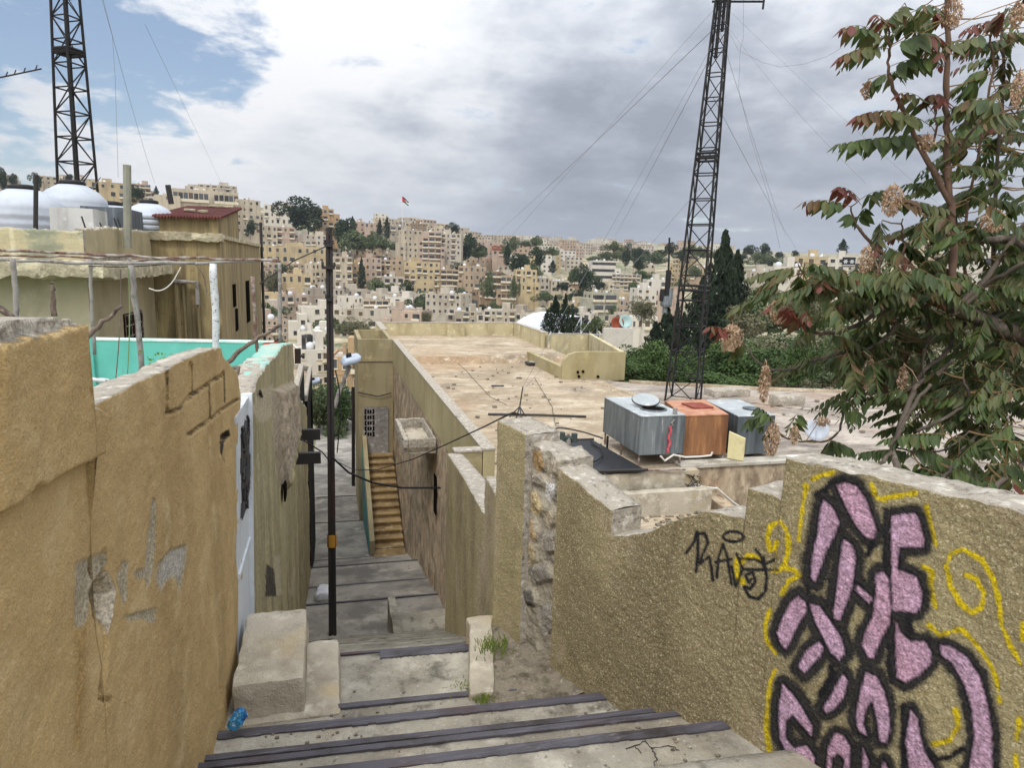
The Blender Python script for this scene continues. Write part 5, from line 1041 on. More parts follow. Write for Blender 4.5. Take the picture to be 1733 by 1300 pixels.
# cables across the alley
cb=lambda pts: [Vector(atY(x,y,Y)) for x,y,Y in pts]
wire(cb([(440,662,6.2),(448,690,8),(470,715,10),(513,745,13),(545,765,13.6),(560,783,13.8)]),.014,'thick black cable drooping from the left wall top to the utility pole','cables across the alley',black,nm='cable')
wire(cb([(563,775,13.8),(590,800,14),(630,817,14.3),(680,826,14.6),(756,826,15.0)]),.022,'thick black cable sagging across the alley to the right stone wall','cables across the alley',black,nm='cable')
wire(cb([(563,778,13.8),(600,796,12.5),(640,795,11),(700,777,9),(760,750,7.5),(820,722,6),(856,704,4.8),(868,699,4.6),(880,702,4.7)]),.008,'thin dark cable curving from the pole up to the tall pier','cables across the alley',black,nm='cable')
wire(cb([(440,480,12.5),(500,440,13.5),(556,415,14.2)]),.012,'thin wire from the pergola end post to the pole top','cables across the alley',black,sag=.05,nm='cable')
wire(cb([(606,664,26.9),(625,668,26.9),(640,671,26.9),(662,665,26.9)]),.02,'thin wire looped across the front of the stair tower','cables across the alley',steel,nm='cable')
# litter
can_=mat('blue_crisp_packet',lin('2f7fae'),[(lin('a9d3e6'),28,.54,.60),(lin('1d4f83'),22,.54,.62)],rough=.35,spec=.5)
c=atZ(402,1232,-2.55); b=MB(); rp=random.Random(3); nu_,nv_=12,9
vs=[]
for i in range(nv_+1):
    f_=math.pi*i/nv_
    for j in range(nu_):
        a=2*math.pi*j/nu_; k_=rp.uniform(.68,1.25); vs.append((c[0]+.045*k_*math.sin(f_)*math.cos(a)+.02*math.cos(f_),c[1]+.03*k_*math.sin(f_)*math.sin(a),c[2]+.05+.062*math.cos(f_)*rp.uniform(.9,1.1)))
b.add(vs,[(i*nu_+j,i*nu_+(j+1)%nu_,(i+1)*nu_+(j+1)%nu_,(i+1)*nu_+j) for i in range(nv_) for j in range(nu_)]); b.thing('crisp_packet',can_,'crumpled blue packet lying at the foot of the ochre wall','packet')
plw=mat('white_plastic_bag',lin('d8d9dc'),[(lin('b9bcc2'),9,.5,.7)],rough=.4)
c=atZ(547,1008,-8.0); b=MB(); vs,fs=rough_box(c[0]-.17,c[0]+.17,c[1]-.3,c[1]+.25,c[2]-.04,c[2]+.2,.06,.09,6,6,.12); b.add(vs,fs); b.thing('plastic_bag',plw,'crumpled white plastic bag on the alley floor left of the pole','bag',smooth=True)
for i,(x,y,z) in enumerate([(706,1292,-2.3),(990,1190,-2.74)]):
    c=atZ(x,y,z); b=MB(); vs,fs=rough_box(c[0]-.05,c[0]+.05,c[1]-.015,c[1]+.015,c[2],c[2]+.012,.02,.01,22,7+i,.005); b.add(vs,fs); b.thing('paper_scrap',plw,['small white scrap of paper on the nearest step','white scrap of litter at the edge of the planting bed'][i],'litter',smooth=True)
grass=mat('dry_green_grass',lin('6b7a38'),[(lin('9a9450'),8,.5,.7)],trans=.2)
def tuft(px,py,z,n,s_,label,spread=.06):
    c=atZ(px,py,z); b=MB()
    for i in range(n):
        x=c[0]+random.gauss(0,spread); y=c[1]+random.gauss(0,spread); a=random.uniform(0,6.28); L_=random.uniform(.4,1)*s_; w=.003; dx,dy=L_*.5*math.cos(a),L_*.5*math.sin(a)
        b.add([(x-w,y,z),(x+w,y,z),(x+dx*.4+w*.8,y+dy*.4,z+L_*.7),(x+dx,y+dy,z+L_*.9),(x+dx*.4-w*.8,y+dy*.4,z+L_*.7)],[(0,1,2,4),(4,2,3)])
    return b.thing('grass_tuft',grass,label,'grass tuft')
tuft(832,1099,-2.71,140,.09,'small green grass tuft growing in the planting bed'); tuft(818,1186,-2.74,90,.05,'low weeds at the corner of the planting bed kerb',.03); tuft(790,1165,-2.74,60,.03,'thin moss and weeds along the bed kerb',.05)
# grit, leaf crumbs and cracks on the treads
gm=MB(); rg=random.Random(19)
for i in range(260):
    k=rg.randrange(5,len(TREADS)-1); s0,s1,z=TREADS[k][0],TREADS[k+1][0],TREADS[k+1][1]
    x=rg.choice((rg.uniform(-.55,1.6),rg.gauss(1.25,.25),rg.gauss(-.4,.15))); x=min(max(x,-.6),1.75); s_=rg.uniform(s0+.01,s1-.05); r_=rg.uniform(.003,.011)
    vs,fs=rough_box(-r_,r_,-r_*.8,r_*.8,0,r_*.8,.05,.003,60,i,.002); o_=sp(x,s_,z+.002); gm.add([(v[0]+o_[0],v[1]+o_[1],v[2]+o_[2]) for v in vs],fs,rg.choice((0,0,1,2)))
tag(gm.thing('step_grit',[soil,capm,wood],'scattered grit and leaf crumbs on the treads',None),kind='stuff')
ck=mat('crack_shadow',lin('2e2a25'))
b=MB()
for pts in ([(1075,1262),(1092,1254),(1104,1268),(1110,1280),(1106,1302)],[(1060,1268),(1075,1262),(1085,1275)],[(1104,1268),(1130,1262),(1150,1270)]):
    P=[Vector(atZ(x,y,-2.242)) for x,y in pts]; PP=[P[k].lerp(P[k+1],t)+Vector((rg.gauss(0,.004),rg.gauss(0,.004),0)) for k in range(len(P)-1) for t in (0,.25,.5,.75)]+[P[-1]]
    b.tube([Vector((p.x,p.y,p.z-.001)) for p in PP],[.0025*rg.uniform(.5,1.3) for _ in PP],5)
b.build('crack',ck,stairs)
# ---------------------------------------------------------------- the ground: valley and hills
TD=[20,45,80,130,200,280,360,440,520,700,1000,1400,2200,3200]
TP={-400:[980,760,650,590,540,480,400,330,300,310,330,350,380,400],0:[980,740,650,600,550,480,390,335,312,318,335,352,380,400],433:[1000,770,695,640,575,512,460,405,358,352,368,385,402,412],
 600:[1000,800,710,645,578,522,468,418,386,378,388,398,412,420],700:[1000,800,710,645,582,527,478,430,398,388,396,404,415,424],866:[1000,800,710,645,582,542,502,467,442,422,412,409,418,428],
 1000:[1000,800,700,635,582,547,514,487,467,437,420,412,420,432],1100:[960,790,670,612,572,542,512,487,467,442,426,414,422,434],1300:[930,730,618,558,508,482,466,457,450,439,433,426,431,440],
 1733:[930,720,610,545,505,488,477,467,457,447,442,437,442,452],2200:[930,720,620,570,530,510,498,487,478,470,462,458,460,468]}
_q=[];_z=[]
for px in sorted(TP):
    r=ray(px,450); D_=r[0]*_f0[0]+r[1]*_f0[1]; _q.append((r[0]*_r0[0]+r[1]*_r0[1])/D_); _z.append([atD(px,py,D)[2] for D,py in zip(TD,TP[px])])
_q=np.array(_q); _z=np.array(_z)
def terrain(x,y):
    x=np.asarray(x,float); y=np.asarray(y,float)
    D=x*_f0[0]+y*_f0[1]; rt=x*_r0[0]+y*_r0[1]; q=np.clip(rt/np.maximum(D,1e-3),_q[0],_q[-1]); q=np.where(D>1,q,np.where(rt>0,_q[-1],_q[0])); Dc=np.clip(D,TD[0],TD[-1])
    i=np.clip(np.searchsorted(_q,q)-1,0,len(_q)-2); t=(q-_q[i])/(_q[i+1]-_q[i]); t=t*t*(3-2*t)
    j=np.clip(np.searchsorted(TD,Dc)-1,0,len(TD)-2); Ta=np.array(TD,float); u=(Dc-Ta[j])/(Ta[j+1]-Ta[j])
    return (_z[i,j]*(1-u)+_z[i,j+1]*u)*(1-t)+(_z[i+1,j]*(1-u)+_z[i+1,j+1]*u)*t
rad=np.concatenate([[0],np.geomspace(6,3300,110)]); ang=np.linspace(0,2*math.pi,361)
A_g,R_g=np.meshgrid(ang,rad,indexing='ij'); gx=R_g*np.sin(A_g); gy=R_g*np.cos(A_g); gz=terrain(gx,gy)
P=np.stack([gx.ravel(),gy.ravel(),gz.ravel()],1); far_=np.hypot(P[:,0],P[:,1])
P[:,2]+=(fbm(P*np.array([1,1,0]),.03,4,60)-.5)*np.clip((far_-60)/60,0,1)*5+(fbm(P*np.array([1,1,0]),.2,3,61)-.5)*np.clip((far_-40)/60,0,1)*1.2
P[:,2]=np.where(far_<24,np.minimum(P[:,2],-14.2),P[:,2])
nR=len(rad); I=np.arange(len(P)).reshape(len(ang),nR)
Q=np.stack([I[:-1,:-1],I[1:,:-1],I[1:,1:],I[:-1,1:]],-1).reshape(-1,4)
earth=mat('hillside_earth',lin('a3967c'),[(lin('77745a'),.03,.45,.6),(lin('5f6547'),.08,.5,.62),(lin('bfb297'),.05,.56,.68),(lin('4c5238'),.4,.54,.68,(1,1,1),.8),(lin('c7bda6'),.6,.6,.7)],bumps=[('noise',.6,.6)])
o=npmesh('hills',P,Q,[earth]); o['kind']='structure'; o['label']='city hillsides across the valley with dry earth and scrub'
def gz1(x,y): return float(terrain(np.array([x]),np.array([y]))[0])
# ---------------------------------------------------------------- the city on the far hillsides
def wallmat(nm,h,dark='7d7163',amt=.6): return mat(nm,tuple(c*k_ for c,k_ in zip(lin(h),(.78,.735,.68))),[(lin(dark),.12,.46,.68,(1,1,.5),amt),(lin(dark),.7,.54,.72,(1,1,.2),amt*.9),(lin('ddd4c2'),.35,.6,.75,(1,1,1),.3),(lin('5c5348'),.3,.6,.72,(1,1,.15),.5)],bumps=[('noise',1.5,.05)])
WM={'cream':wallmat('pale_limestone','cfc6b3'),'yellow':wallmat('yellow_limestone','cdbd98'),'tan':wallmat('tan_limestone','baa78f'),'pink':wallmat('pinkish_stone','c3b0a2'),'grey':wallmat('grey_render','b5aea2'),'white':wallmat('white_render','dcdad2','a9a49a',.35),
    'ochre':wallmat('ochre_render','c4a883'),'brown':wallmat('brown_block','96826a'),'pale':wallmat('pale_render_wall','cbc5b9'),'green':wallmat('grey_green_render','b4b8a8')}
roofc=mat('city_roof',lin('b9b1a2'),[(lin('8f877a'),.3,.48,.66)]); glass=mat('dark_window',lin('2b2a2b'),[(lin('4a4a4a'),.9,.5,.6)],rough=.35,spec=.5); glass2=mat('brown_shutter',lin('5a4c3f'),rough=.7); glass3=mat('grey_pane',lin('4b4d50'),rough=.3,spec=.6)
shut=mat('window_surround',lin('cfc4ac'))
metalw=mat('white_tank_plastic',lin('c9caca'),rough=.5)
WIN={}
GL=[]
def win_mesh(w,h,kind):
    v_=_rb.randint(0,2); k=(round(w,1),round(h,1),kind,v_)
    if k not in WIN:
        b=MB(); w,h=k[0],k[1]
        if kind=='loggia':
            b.box(-w/2,w/2,-.02,.0,0,h,0); b.box(-w/2-.15,w/2+.15,-.75,-.021,-.18,0,1); b.box(-w/2-.15,w/2+.15,-.75,-.66,0,h*.30,1)
        else:
            b.box(-w/2,w/2,-.03,.0,0,h,0); b.box(-w/2-.12,w/2+.12,-.10,-.0,-.14,-.001,1); b.box(-w/2-.06,-w/2,-.07,0,0,h,1); b.box(w/2,w/2+.06,-.07,0,0,h,1); b.box(-w/2-.1,w/2+.1,-.12,0,h,h+.1,1)
        WIN[k]=b.mesh('window' if kind!='loggia' else 'balcony',[(glass,glass2,glass3)[v_],shut])
    return WIN[k]
_rb=random.Random(11)
FOOT=[]
def building(px0,px1,yt,yb,D,col,fl,bays,label,style='win',rot=0.0,group=None,dep=None,simple=False,cat='building',hut=True,name='stone_house'):
    c=atD((px0+px1)/2,yb,D); t=atD((px0+px1)/2,yt,D); w=(px1-px0)/F*D/math.cos(PIT); h=max(2.5,t[2]-c[2]); dep=dep or max(7,min(14,w*.8))
    az=math.atan2(c[0],c[1]); rot=rot*1.4; rz=-az+rot; w=w/(abs(math.cos(rot))+.45*abs(math.sin(rot))*dep/max(w,1)) if rot else w
    root=empty(name,c,label,cat,group,rz=rz); wm=WM[col]; FOOT.append((c[0],c[1],max(w,dep)*.5))
    b=MB(); p=.5 if h>5 else .3; ht=h
    b.box(-w/2,w/2,0,dep,-9,ht-p,0)
    for a in ((-w/2,w/2,0,.25),(-w/2,w/2,dep-.25,dep),(-w/2,-w/2+.25,.251,dep-.251),(w/2-.25,w/2,.251,dep-.251)): b.box(*a,ht-p+.001,ht,0)
    b.add([(-w/2+.25,.25,ht-p+.03),(w/2-.25,.25,ht-p+.03),(w/2-.25,dep-.25,ht-p+.03),(-w/2+.25,dep-.25,ht-p+.03)],[(0,1,2,3)],1)
    for k in range(1,fl): 
        if _rb.random()<.5: z=ht*k/fl; b.box(-w/2-.06,w/2+.06,-.06,-.001,z-.12,z+.1,0)
    if style=='bands':
        for k in range(fl): z=ht*(k+.32)/fl; b.box(-w/2-.02,w/2+.02,-.04,-.002,z,z+ht/fl*.42,2); 
    for _ in range(2):                                     # wings and lean-tos that break the plain block
        if w>5 and _rb.random()<.6:
            sd=_rb.choice((-1,1)); ww_=_rb.uniform(.18,.4)*w; hh=ht*_rb.uniform(.35,.85); y0_=_rb.uniform(-2.5,2.0); xa=sd*w/2*_rb.uniform(.75,1.0); b.box(min(xa,xa+sd*ww_),max(xa,xa+sd*ww_),y0_,y0_+dep*.6,-9,hh,0)
            for k in range(max(1,int(hh/3.2))): xm=xa+sd*ww_*.5; b.box(xm-.6,xm+.6,y0_-.03,y0_,k*3.2+1.0,k*3.2+2.3,2)
    if not simple:
        for _ in range(_rb.randint(1,5)): x_=_rb.uniform(-w*.45,w*.45); y_=_rb.uniform(.3,dep*.8); s_=_rb.uniform(.2,.9); b.box(x_,x_+s_,y_,y_+s_,ht-p+.031,ht-p+_rb.uniform(.6,1.9),_rb.choice((0,0,1,2)))
    if hut and not simple and _rb.random()<.7:
        hx=_rb.uniform(-w*.3,w*.2); b.box(hx,hx+w*.25,dep*.3,dep*.7,ht-p+.03,ht+2.0,0)
    if simple:
        fh=ht/fl
        for f_ in range(fl):
            for k in range(bays):
                if _rb.random()<.12: continue
                x=-w/2+w*(k+.5)/bays+_rb.uniform(-.2,.2); ww=min(1.5,w/bays*.5); b.box(x-ww/2,x+ww/2,-.03,0,fh*f_+fh*.32,fh*f_+fh*.75,2)
            for sd in (-1,1):
                for k in range(2): y=dep*(k+.5)/2; b.box(sd*w/2-.03,sd*w/2+.03,y-.5,y+.5,fh*f_+fh*.35,fh*f_+fh*.75,2)
    b.build('wall',[wm,roofc,glass],root,local=True)
    if not simple and style!='bands':
        fh=ht/fl; ww=min(2.0,w/bays*.42); wh=fh*.46
        for f_ in range(fl):
            for k in range(bays):
                if _rb.random()<.08: continue
                dmod=_rb.random()*(1.0 if style=='mixed' else 2.2)
                lg=(style=='loggia' and (k%2==0)) or (style in('mixed','win') and dmod<.30) or style=='open'
                x=-w/2+w*(k+.5)/bays
                me=win_mesh((w/bays*.82) if style=='open' else ((w/bays*.7) if lg else ww),fh*.62 if lg else wh,'loggia' if lg else 'win')
                o=link_mesh('balcony' if lg else 'window',me,root); o.location=(x+_rb.uniform(-.15,.15),-.005,fh*f_+(fh*.12 if lg else fh*.3)+_rb.uniform(-.1,.1)); o.scale=(_rb.uniform(.7,1.2) if not lg else 1,1,_rb.uniform(.85,1.2) if not lg else 1)
        for sd in (-1,1):
            nb=max(1,int(dep/4.5))
            for f_ in range(fl):
                for k in range(nb):
                    o=link_mesh('window',win_mesh(ww,wh,'win'),root); o.location=(sd*(w/2+.005),dep*(k+.5)/nb,fh*f_+fh*.3); o.rotation_euler.z=sd*math.pi/2
    return root,w,dep,ht,rz
RT=[]
def roof_tanks(root,w,dep,ht,rz,n):
    for _ in range(n):
        x=_rb.uniform(-w*.4,w*.4); y=_rb.uniform(.8,dep*.6); l=root.location; cx=l.x+x*math.cos(rz)-y*math.sin(rz); cy=l.y+x*math.sin(rz)+y*math.cos(rz); RT.append((cx,cy,l.z+ht-.45))
B=[ # px0,px1,ytop,ybase,D,colour,floors,bays,style,rot,label
(400,443,338,396,340,'cream',5,4,'win',.25,'pale five storey block just right of the red roofed hut'),
(447,495,346,381,430,'white',3,5,'win',-.2,'pale white block on the ridge left of the big dark tree'),
(536,566,353,394,410,'ochre',4,3,'mixed',.2,'orange tan four storey block behind the pole top'),
(442,470,382,417,345,'cream',3,3,'win',.15,'cream house with small square windows beside the balcony house'),
(469,499,384,416,350,'pink',3,3,'loggia',.1,'three storey house with long balconies below the big dark tree'),
(442,549,417,447,310,'yellow',2,9,'win',.08,'long yellow stone building with a row of tall windows left of the pole'),
(499,553,397,416,355,'pale',2,6,'win',-.1,'low pale house above the long yellow building'),
(475,526,464,483,270,'yellow',1,4,'win',.05,'low yellow house with four dark square windows'),
(442,474,445,467,290,'pink',2,3,'mixed',.1,'ruinous pinkish house at the end under the long yellow building'),
(476,516,446,464,297,'tan',2,4,'loggia',-.1,'tan house with porch directly under the long yellow building'),
(526,551,446,483,290,'cream',3,3,'win',.3,'narrow cream house left of the utility pole'),
(476,522,499,547,220,'pink',3,4,'mixed',.12,'pink tan three storey block low left of the pole'),
(518,556,488,545,232,'grey',4,3,'win',.1,'grey four storey block just left of the utility pole'),
(556,584,488,546,233,'grey',4,3,'win',-.2,'grey four storey block just right of the utility pole'),
(567,597,434,488,282,'cream',4,3,'loggia',.1,'cream block with dark wide balconies right of the pole'),
(596,622,448,485,290,'ochre',3,3,'win',.2,'small ochre block right of the dark balcony block'),
(582,616,502,542,216,'white',3,4,'win',.25,'pale white house low beside the pole bushes'),
(615,658,507,543,216,'cream',3,4,'open',.05,'pale block with three full width balcony bands'),
(657,714,522,546,216,'pink',2,7,'win',-.03,'long low pinkish house behind the roof parapet'),
(608,646,436,470,302,'pink',3,4,'win',.1,'pinkish house with small windows right of the tall cypress'),
(642,682,440,470,308,'tan',3,4,'mixed',-.15,'tan house next to the large cream apartment block'),
(650,684,468,497,280,'pale',2,3,'loggia',.1,'pale low house with a porch beneath the tan house'),
(681,716,389,438,352,'cream',5,4,'win',.2,'smooth cream front half of the large apartment block on the slope'),
(714,747,392,440,354,'pink',5,3,'open',.05,'balcony half of the large apartment block on the slope'),
(745,780,395,442,358,'pale',5,4,'loggia',-.1,'right end of the large apartment block with dark balconies'),
(683,745,443,496,302,'yellow',5,6,'mixed',.12,'yellow cream five storey block in the middle of the city slope'),
(745,776,456,495,304,'tan',4,3,'open',.1,'tan block with open balconies right of the yellow cream block'),
(775,821,450,503,305,'tan',4,5,'mixed',-.05,'wide tan block in the middle right of the slope'),
(820,848,459,506,300,'brown',4,3,'open',.05,'brownish block with deep dark loggias'),
(847,874,466,508,297,'tan',3,3,'open',-.1,'tan block with dark loggias, right of the brownish block'),
(872,908,456,494,300,'yellow',3,4,'loggia',.1,'cream three storey house left of the cypress slope'),
(716,783,497,533,230,'pale',3,6,'win',-.28,'pale block with white side wall and six windows'),
(782,811,500,530,240,'brown',1,2,'win',.1,'brown roofed shed right of the white sided block'),
(770,818,527,548,195,'grey',2,4,'mixed',.02,'low grey house just above the roof parapet at the middle'),
(818,872,525,548,195,'pale',2,5,'loggia',-.05,'low pale house just above the right part of the parapet'),
(599,618,375,396,430,'pink',2,2,'win',.1,'small pink house on the ridge left of the twin cypresses'),
(617,642,377,399,425,'pink',2,3,'win',-.1,'low pink house on the ridge with a colonnade below'),
(660,682,382,402,430,'grey',2,2,'mixed',.1,'small grey house right of the twin cypresses'),
(696,722,378,394,440,'brown',2,3,'win',.1,'brownish house on the ridge below the flag'),
(722,760,386,398,470,'cream',2,5,'win',.0,'low cream row on the ridge right of the flag'),
(808,834,409,433,430,'pink',3,4,'win',.1,'pinkish block left of the red fronted house'),
(780,806,398,414,520,'cream',2,4,'win',.1,'low cream block near the umbrella pine'),
(906,930,470,492,330,'pale',2,3,'win',.1,'small pale house among the trees right of centre'),
(931,964,475,496,330,'cream',2,4,'win',.2,'cream flat house above the cypress hill'),
(960,986,468,482,350,'ochre',1,4,'open',.0,'low ochre arcade among the trees'),
(1000,1041,441,486,380,'white',4,5,'bands',.15,'white banded building with long dark strips'),
(1035,1082,464,491,370,'cream',4,7,'open',-.05,'open deck parking building with rows of dark gaps'),
(997,1046,495,547,262,'green',3,2,'open',.28,'grey green house with a framed front and deep balconies'),
(1046,1072,508,545,262,'pink',3,3,'win',-.1,'pinkish house joined to the grey green framed house'),
(1075,1112,488,520,252,'white',3,3,'win',.3,'white house with small windows left of the mast'),
(1092,1128,473,520,258,'white',3,3,'win',.2,'stepped white tower part behind the white house'),
(1134,1167,432,486,420,'yellow',7,6,'win',-.3,'tall yellow block with a dark top storey behind the mast'),
(1112,1152,495,522,230,'pink',2,3,'win',-.1,'beige house behind the thin mast and cypresses'),
(1081,1108,447,466,410,'cream',2,3,'mixed',.1,'cream house on the green slope above the white house'),
(1168,1196,452,474,400,'tan',2,4,'win',.1,'tan house on the slope behind the right mast'),
(1306,1356,451,494,140,'white',2,4,'win',.2,'white flat house with roof tanks left of the hanging branch'),
(1346,1399,434,454,200,'yellow',1,3,'win',.1,'yellowish low house behind the white flat house'),
(1402,1443,437,460,180,'white',2,3,'win',.0,'white building carrying a black sign with two white flowers'),
(1540,1590,404,455,112,'cream',2,3,'win',.15,'pale stone house seen through the tree, left part'),
(1588,1690,428,458,114,'white',1,6,'win',.0,'long white house seen through the tree behind the thick trunk'),
(1268,1304,459,482,200,'pale',2,4,'win',.1,'cluster house left of the white flat house'),
(72,116,299,322,410,'cream',3,5,'win',.1,'cream block on the left hilltop behind the mast'),
(158,212,308,350,340,'yellow',3,4,'win',.05,'yellow cream block between the left mast and the concrete post'),
(130,166,302,325,390,'pale',3,4,'mixed',.1,'pale block right behind the foot of the left mast'),
(222,254,311,334,380,'pink',3,4,'open',.1,'pinkish block with balconies right of the concrete post'),
(254,290,333,346,330,'white',1,4,'win',.0,'low white house behind the leaning black post'),
(300,400,322,346,330,'cream',1,13,'open',.1,'long unfinished cream building with a row of dark openings above the red hut'),
(340,398,313,326,380,'pale',2,6,'win',.0,'pale house above the long unfinished building'),
(440,490,540,580,150,'pink',3,5,'win',.2,'pinkish tan house with notched parapet below the brown house corner'),
(503,560,562,580,150,'white',1,5,'win',-.1,'low white building with wide windows just left of the pole foot'),
(505,562,592,655,82,'white',3,4,'win',.1,'whitish house right behind the thin black pole'),
(556,612,604,662,78,'ochre',2,3,'win',-.08,'ochre house behind the street lamp and the stair tower'),
(1066,1112,537,560,165,'white',1,4,'win',.05,'low whitish sheds right of the arched hall'),
]
for px0,px1,yt,yb,D,col,fl,bays,style,rot,lab in B:
    r_=building(px0,px1,yt,yb,D,col,fl,bays,lab,style,rot); roof_tanks(*r_,_rb.randint(0,3))
    if 'dark top storey' in lab:
        w,dep,ht=r_[1:4]; b=MB(); b.box(-w/2-.05,w/2+.05,-.06,dep+.05,ht*.90,ht*.985); b.build('top_storey',steel,r_[0],local=True)
    if 'two white flowers' in lab:
        w,dep,ht=r_[1:4]; b=MB(); x0,x1=w*.02,w*.49; z0,z1=ht*.45,ht+.3; b.box(x0,x1,-.35,-.2,z0,z1); sg=b.build('sign_board',black,r_[0],local=True)
        b=MB()
        for cxx in (x0+(x1-x0)*.27,x0+(x1-x0)*.75):
            czz=(z0+z1)/2; rr=(z1-z0)*.3
            for k in range(6):
                a=k*math.pi/3; b.add([(cxx,-.36,czz),(cxx+rr*.5*math.cos(a-.4),-.36,czz+rr*.5*math.sin(a-.4)),(cxx+rr*math.cos(a),-.36,czz+rr*math.sin(a)),(cxx+rr*.5*math.cos(a+.4),-.36,czz+rr*.5*math.sin(a+.4))],[(0,1,2,3)])
        b.box(x0+.1,x1-.1,-.365,-.36,z0+.12,z0+.28); b.build('flower_emblem',metalw,sg,local=True)
    if 'right of the pinkish block' in lab: pass
r_=building(833,853,412,433,425,'pink',2,2,'house with a bright red front among the ridge blocks','win',.0); b=MB(); b.box(-r_[1]/2-.05,r_[1]/2+.05,-.08,-.04,r_[3]*.42,r_[3]*.80); b.build('red_front',mat('red_front_paint',lin('84503f')),r_[0],local=True)
# fillers between them: houses nobody could tell apart, in three bands of the slope
def place(x,y,mind):
    for a,b_,r in FOOT:
        if (a-x)**2+(b_-y)**2<(r+mind)**2: return False
    return True
def filler(n,pxr,Dr,sz,fls,label,group,simple=True,seed=1,cols=('cream','tan','pink','pale','white','yellow','grey'),tanks=1,mind=5,name='stone_house'):
    R_=random.Random(seed); k=0; tries=0
    while k<n and tries<n*40:
        tries+=1; D=R_.uniform(*Dr); px=R_.uniform(*pxr); r=ray(px,450); dd=r[0]*_f0[0]+r[1]*_f0[1]; x,y=r[0]/dd*D,r[1]/dd*D
        if not place(x,y,mind): continue
        z=gz1(x,y)-.3; pxy=proj((x,y,z)); w=R_.uniform(*sz); fl=R_.choice(fls); h=fl*3.1; hw=w/D*F/2
        pt=proj((x,y,z+h)); 
        r_=building(pxy[0]-hw,pxy[0]+hw,pt[1],pxy[1],D,R_.choice(cols),fl,max(2,int(w/3)),label,'win',R_.uniform(-.5,.5),group,dep=w*.8,simple=simple,name=name); roof_tanks(*r_,R_.choice((0,0,1,tanks)) if tanks else 0); k+=1
filler(26,(440,720),(205,300),(9,14),(2,3),'small stone house packed among the larger blocks low on the left slope','small houses low on the left slope',False,3)
filler(34,(440,880),(300,430),(9,15),(2,3,3),'small stone house packed among the larger blocks high on the left slope','small houses high on the left slope',False,4)
filler(20,(860,1120),(230,420),(9,14),(2,3),'small stone house among the trees on the middle slope','small houses on the middle slope',False,5,mind=9)
filler(60,(640,980),(480,760),(10,18),(2,3,4),'tiny pale block crowded along the ridge behind the slope','tiny blocks along the ridge',True,6,tanks=0,mind=4)
filler(95,(820,1230),(780,1500),(13,24),(2,3,4),'tiny pale block of the distant skyline right of the ridge','tiny blocks of the distant skyline',True,7,cols=('cream','tan','pale','pink','white'),tanks=0,mind=3)
filler(16,(-60,420),(360,480),(11,18),(3,4),'pale block peeping over the left hilltop','blocks on the left hilltop',True,8,tanks=1)
tm_=MB(); tm_.lathe((0,0,0),[(.55,0),(.6,.9),(.3,1.15),(.1,1.2)],10); tme=tm_.mesh('roof_tank',metalw,True)
for i,(x,y,z) in enumerate(RT[:230]):
    o=link_mesh('roof_tank',tme); o.location=(x,y,z); s_=_rb.uniform(.8,1.25); o.scale=(s_,s_,s_); tag(o,'white water tank on a roof of the far hillside city','water tank','water tanks on the far roofs')
# flag on its tall pole
c=atD(682,384,520); t=atD(680,331,520); fo=empty('flag_pole',c,'tall flagpole with a red, black, white and green flag on the ridge','flag')
b=MB(); b.tube([c,t],.35,6); b.build('pole',metalw,fo)
fx=Vector((math.cos(YAW),-math.sin(YAW),0))
def fl_(u,v): p=Vector(t)+fx*(u*5.6)+Vector((.6*math.sin(u*5),.9*math.sin(u*4),-.2-u*4.2-v*4.0*(1-.25*u))); return tuple(p)
for nm,v0,v1,cx,u0 in (('black_stripe',0,.33,'1a1a1c',0),('white_stripe',.33,.66,'d9d9d9',.0),('green_stripe',.66,1,'27603e',0)):
    b=MB(); us=np.linspace(u0,1,9)
    for a,e in zip(us[:-1],us[1:]): b.quad(fl_(a,v0),fl_(e,v0),fl_(e,v1),fl_(a,v1))
    b.build(nm,mat('flag_'+nm,lin(cx)),fo)
b=MB(); b.add([tuple(Vector(fl_(0,0))-Vector((0,.25,0))),tuple(Vector(fl_(.62,.5))-Vector((0,.25,0))),tuple(Vector(fl_(0,1))-Vector((0,.25,0)))],[(0,1,2)]); b.build('red_triangle',mat('flag_red',lin('b3262f')),fo)
# arched white hall and the white wall next to it
fr_=[atD(x,y,60) for x,y in ((938,566),(946,551),(957,541),(970,536),(984,536),(999,542),(1011,551),(1021,562))]
re_=[atD(x,y,76) for x,y in ((862,560),(872,547),(886,537),(902,530),(920,527),(936,529),(948,535),(958,545))]
hl=empty('arched_hall',(fr_[0][0],fr_[0][1],fr_[0][2]-6),'hall with a white arched roof and dark trussed end behind the roof parapet','hall')
b=MB()
for k in range(7):
    b.add([fr_[k],fr_[k+1],re_[k+1],re_[k]],[(0,1,2,3)]); d=Vector((0,0,-.28)); b.add([tuple(Vector(fr_[k])+d),tuple(Vector(fr_[k+1])+d),fr_[k+1],fr_[k]],[(0,1,2,3)],1)
b.build('roof',[mat('white_sheet_roof',lin('d5d9de')),steel],hl)
ew=[tuple(Vector(p)+Vector((-.2,.5,-.1))) for p in fr_]; b=MB(); b.add(ew+[(ew[-1][0],ew[-1][1],ew[-1][2]-6),(ew[0][0],ew[0][1],ew[0][2]-6)],[tuple(range(10))]); b.build('end_wall',mat('slate_grey_wall',lin('4b4e55')),hl)
b=MB()
for k in range(1,7): b.tube([fr_[k],(fr_[k][0],fr_[k][1],fr_[0][2]-4)],.06,5)
for k in range(1,6): b.tube([(fr_[k][0],fr_[k][1],fr_[0][2]+.1),fr_[k+1]],.05,5)
b.tube([(fr_[0][0],fr_[0][1],fr_[0][2]+.1),(fr_[-1][0],fr_[-1][1],fr_[0][2]+.1)],.07,5)
b.build('truss',metalw,hl)
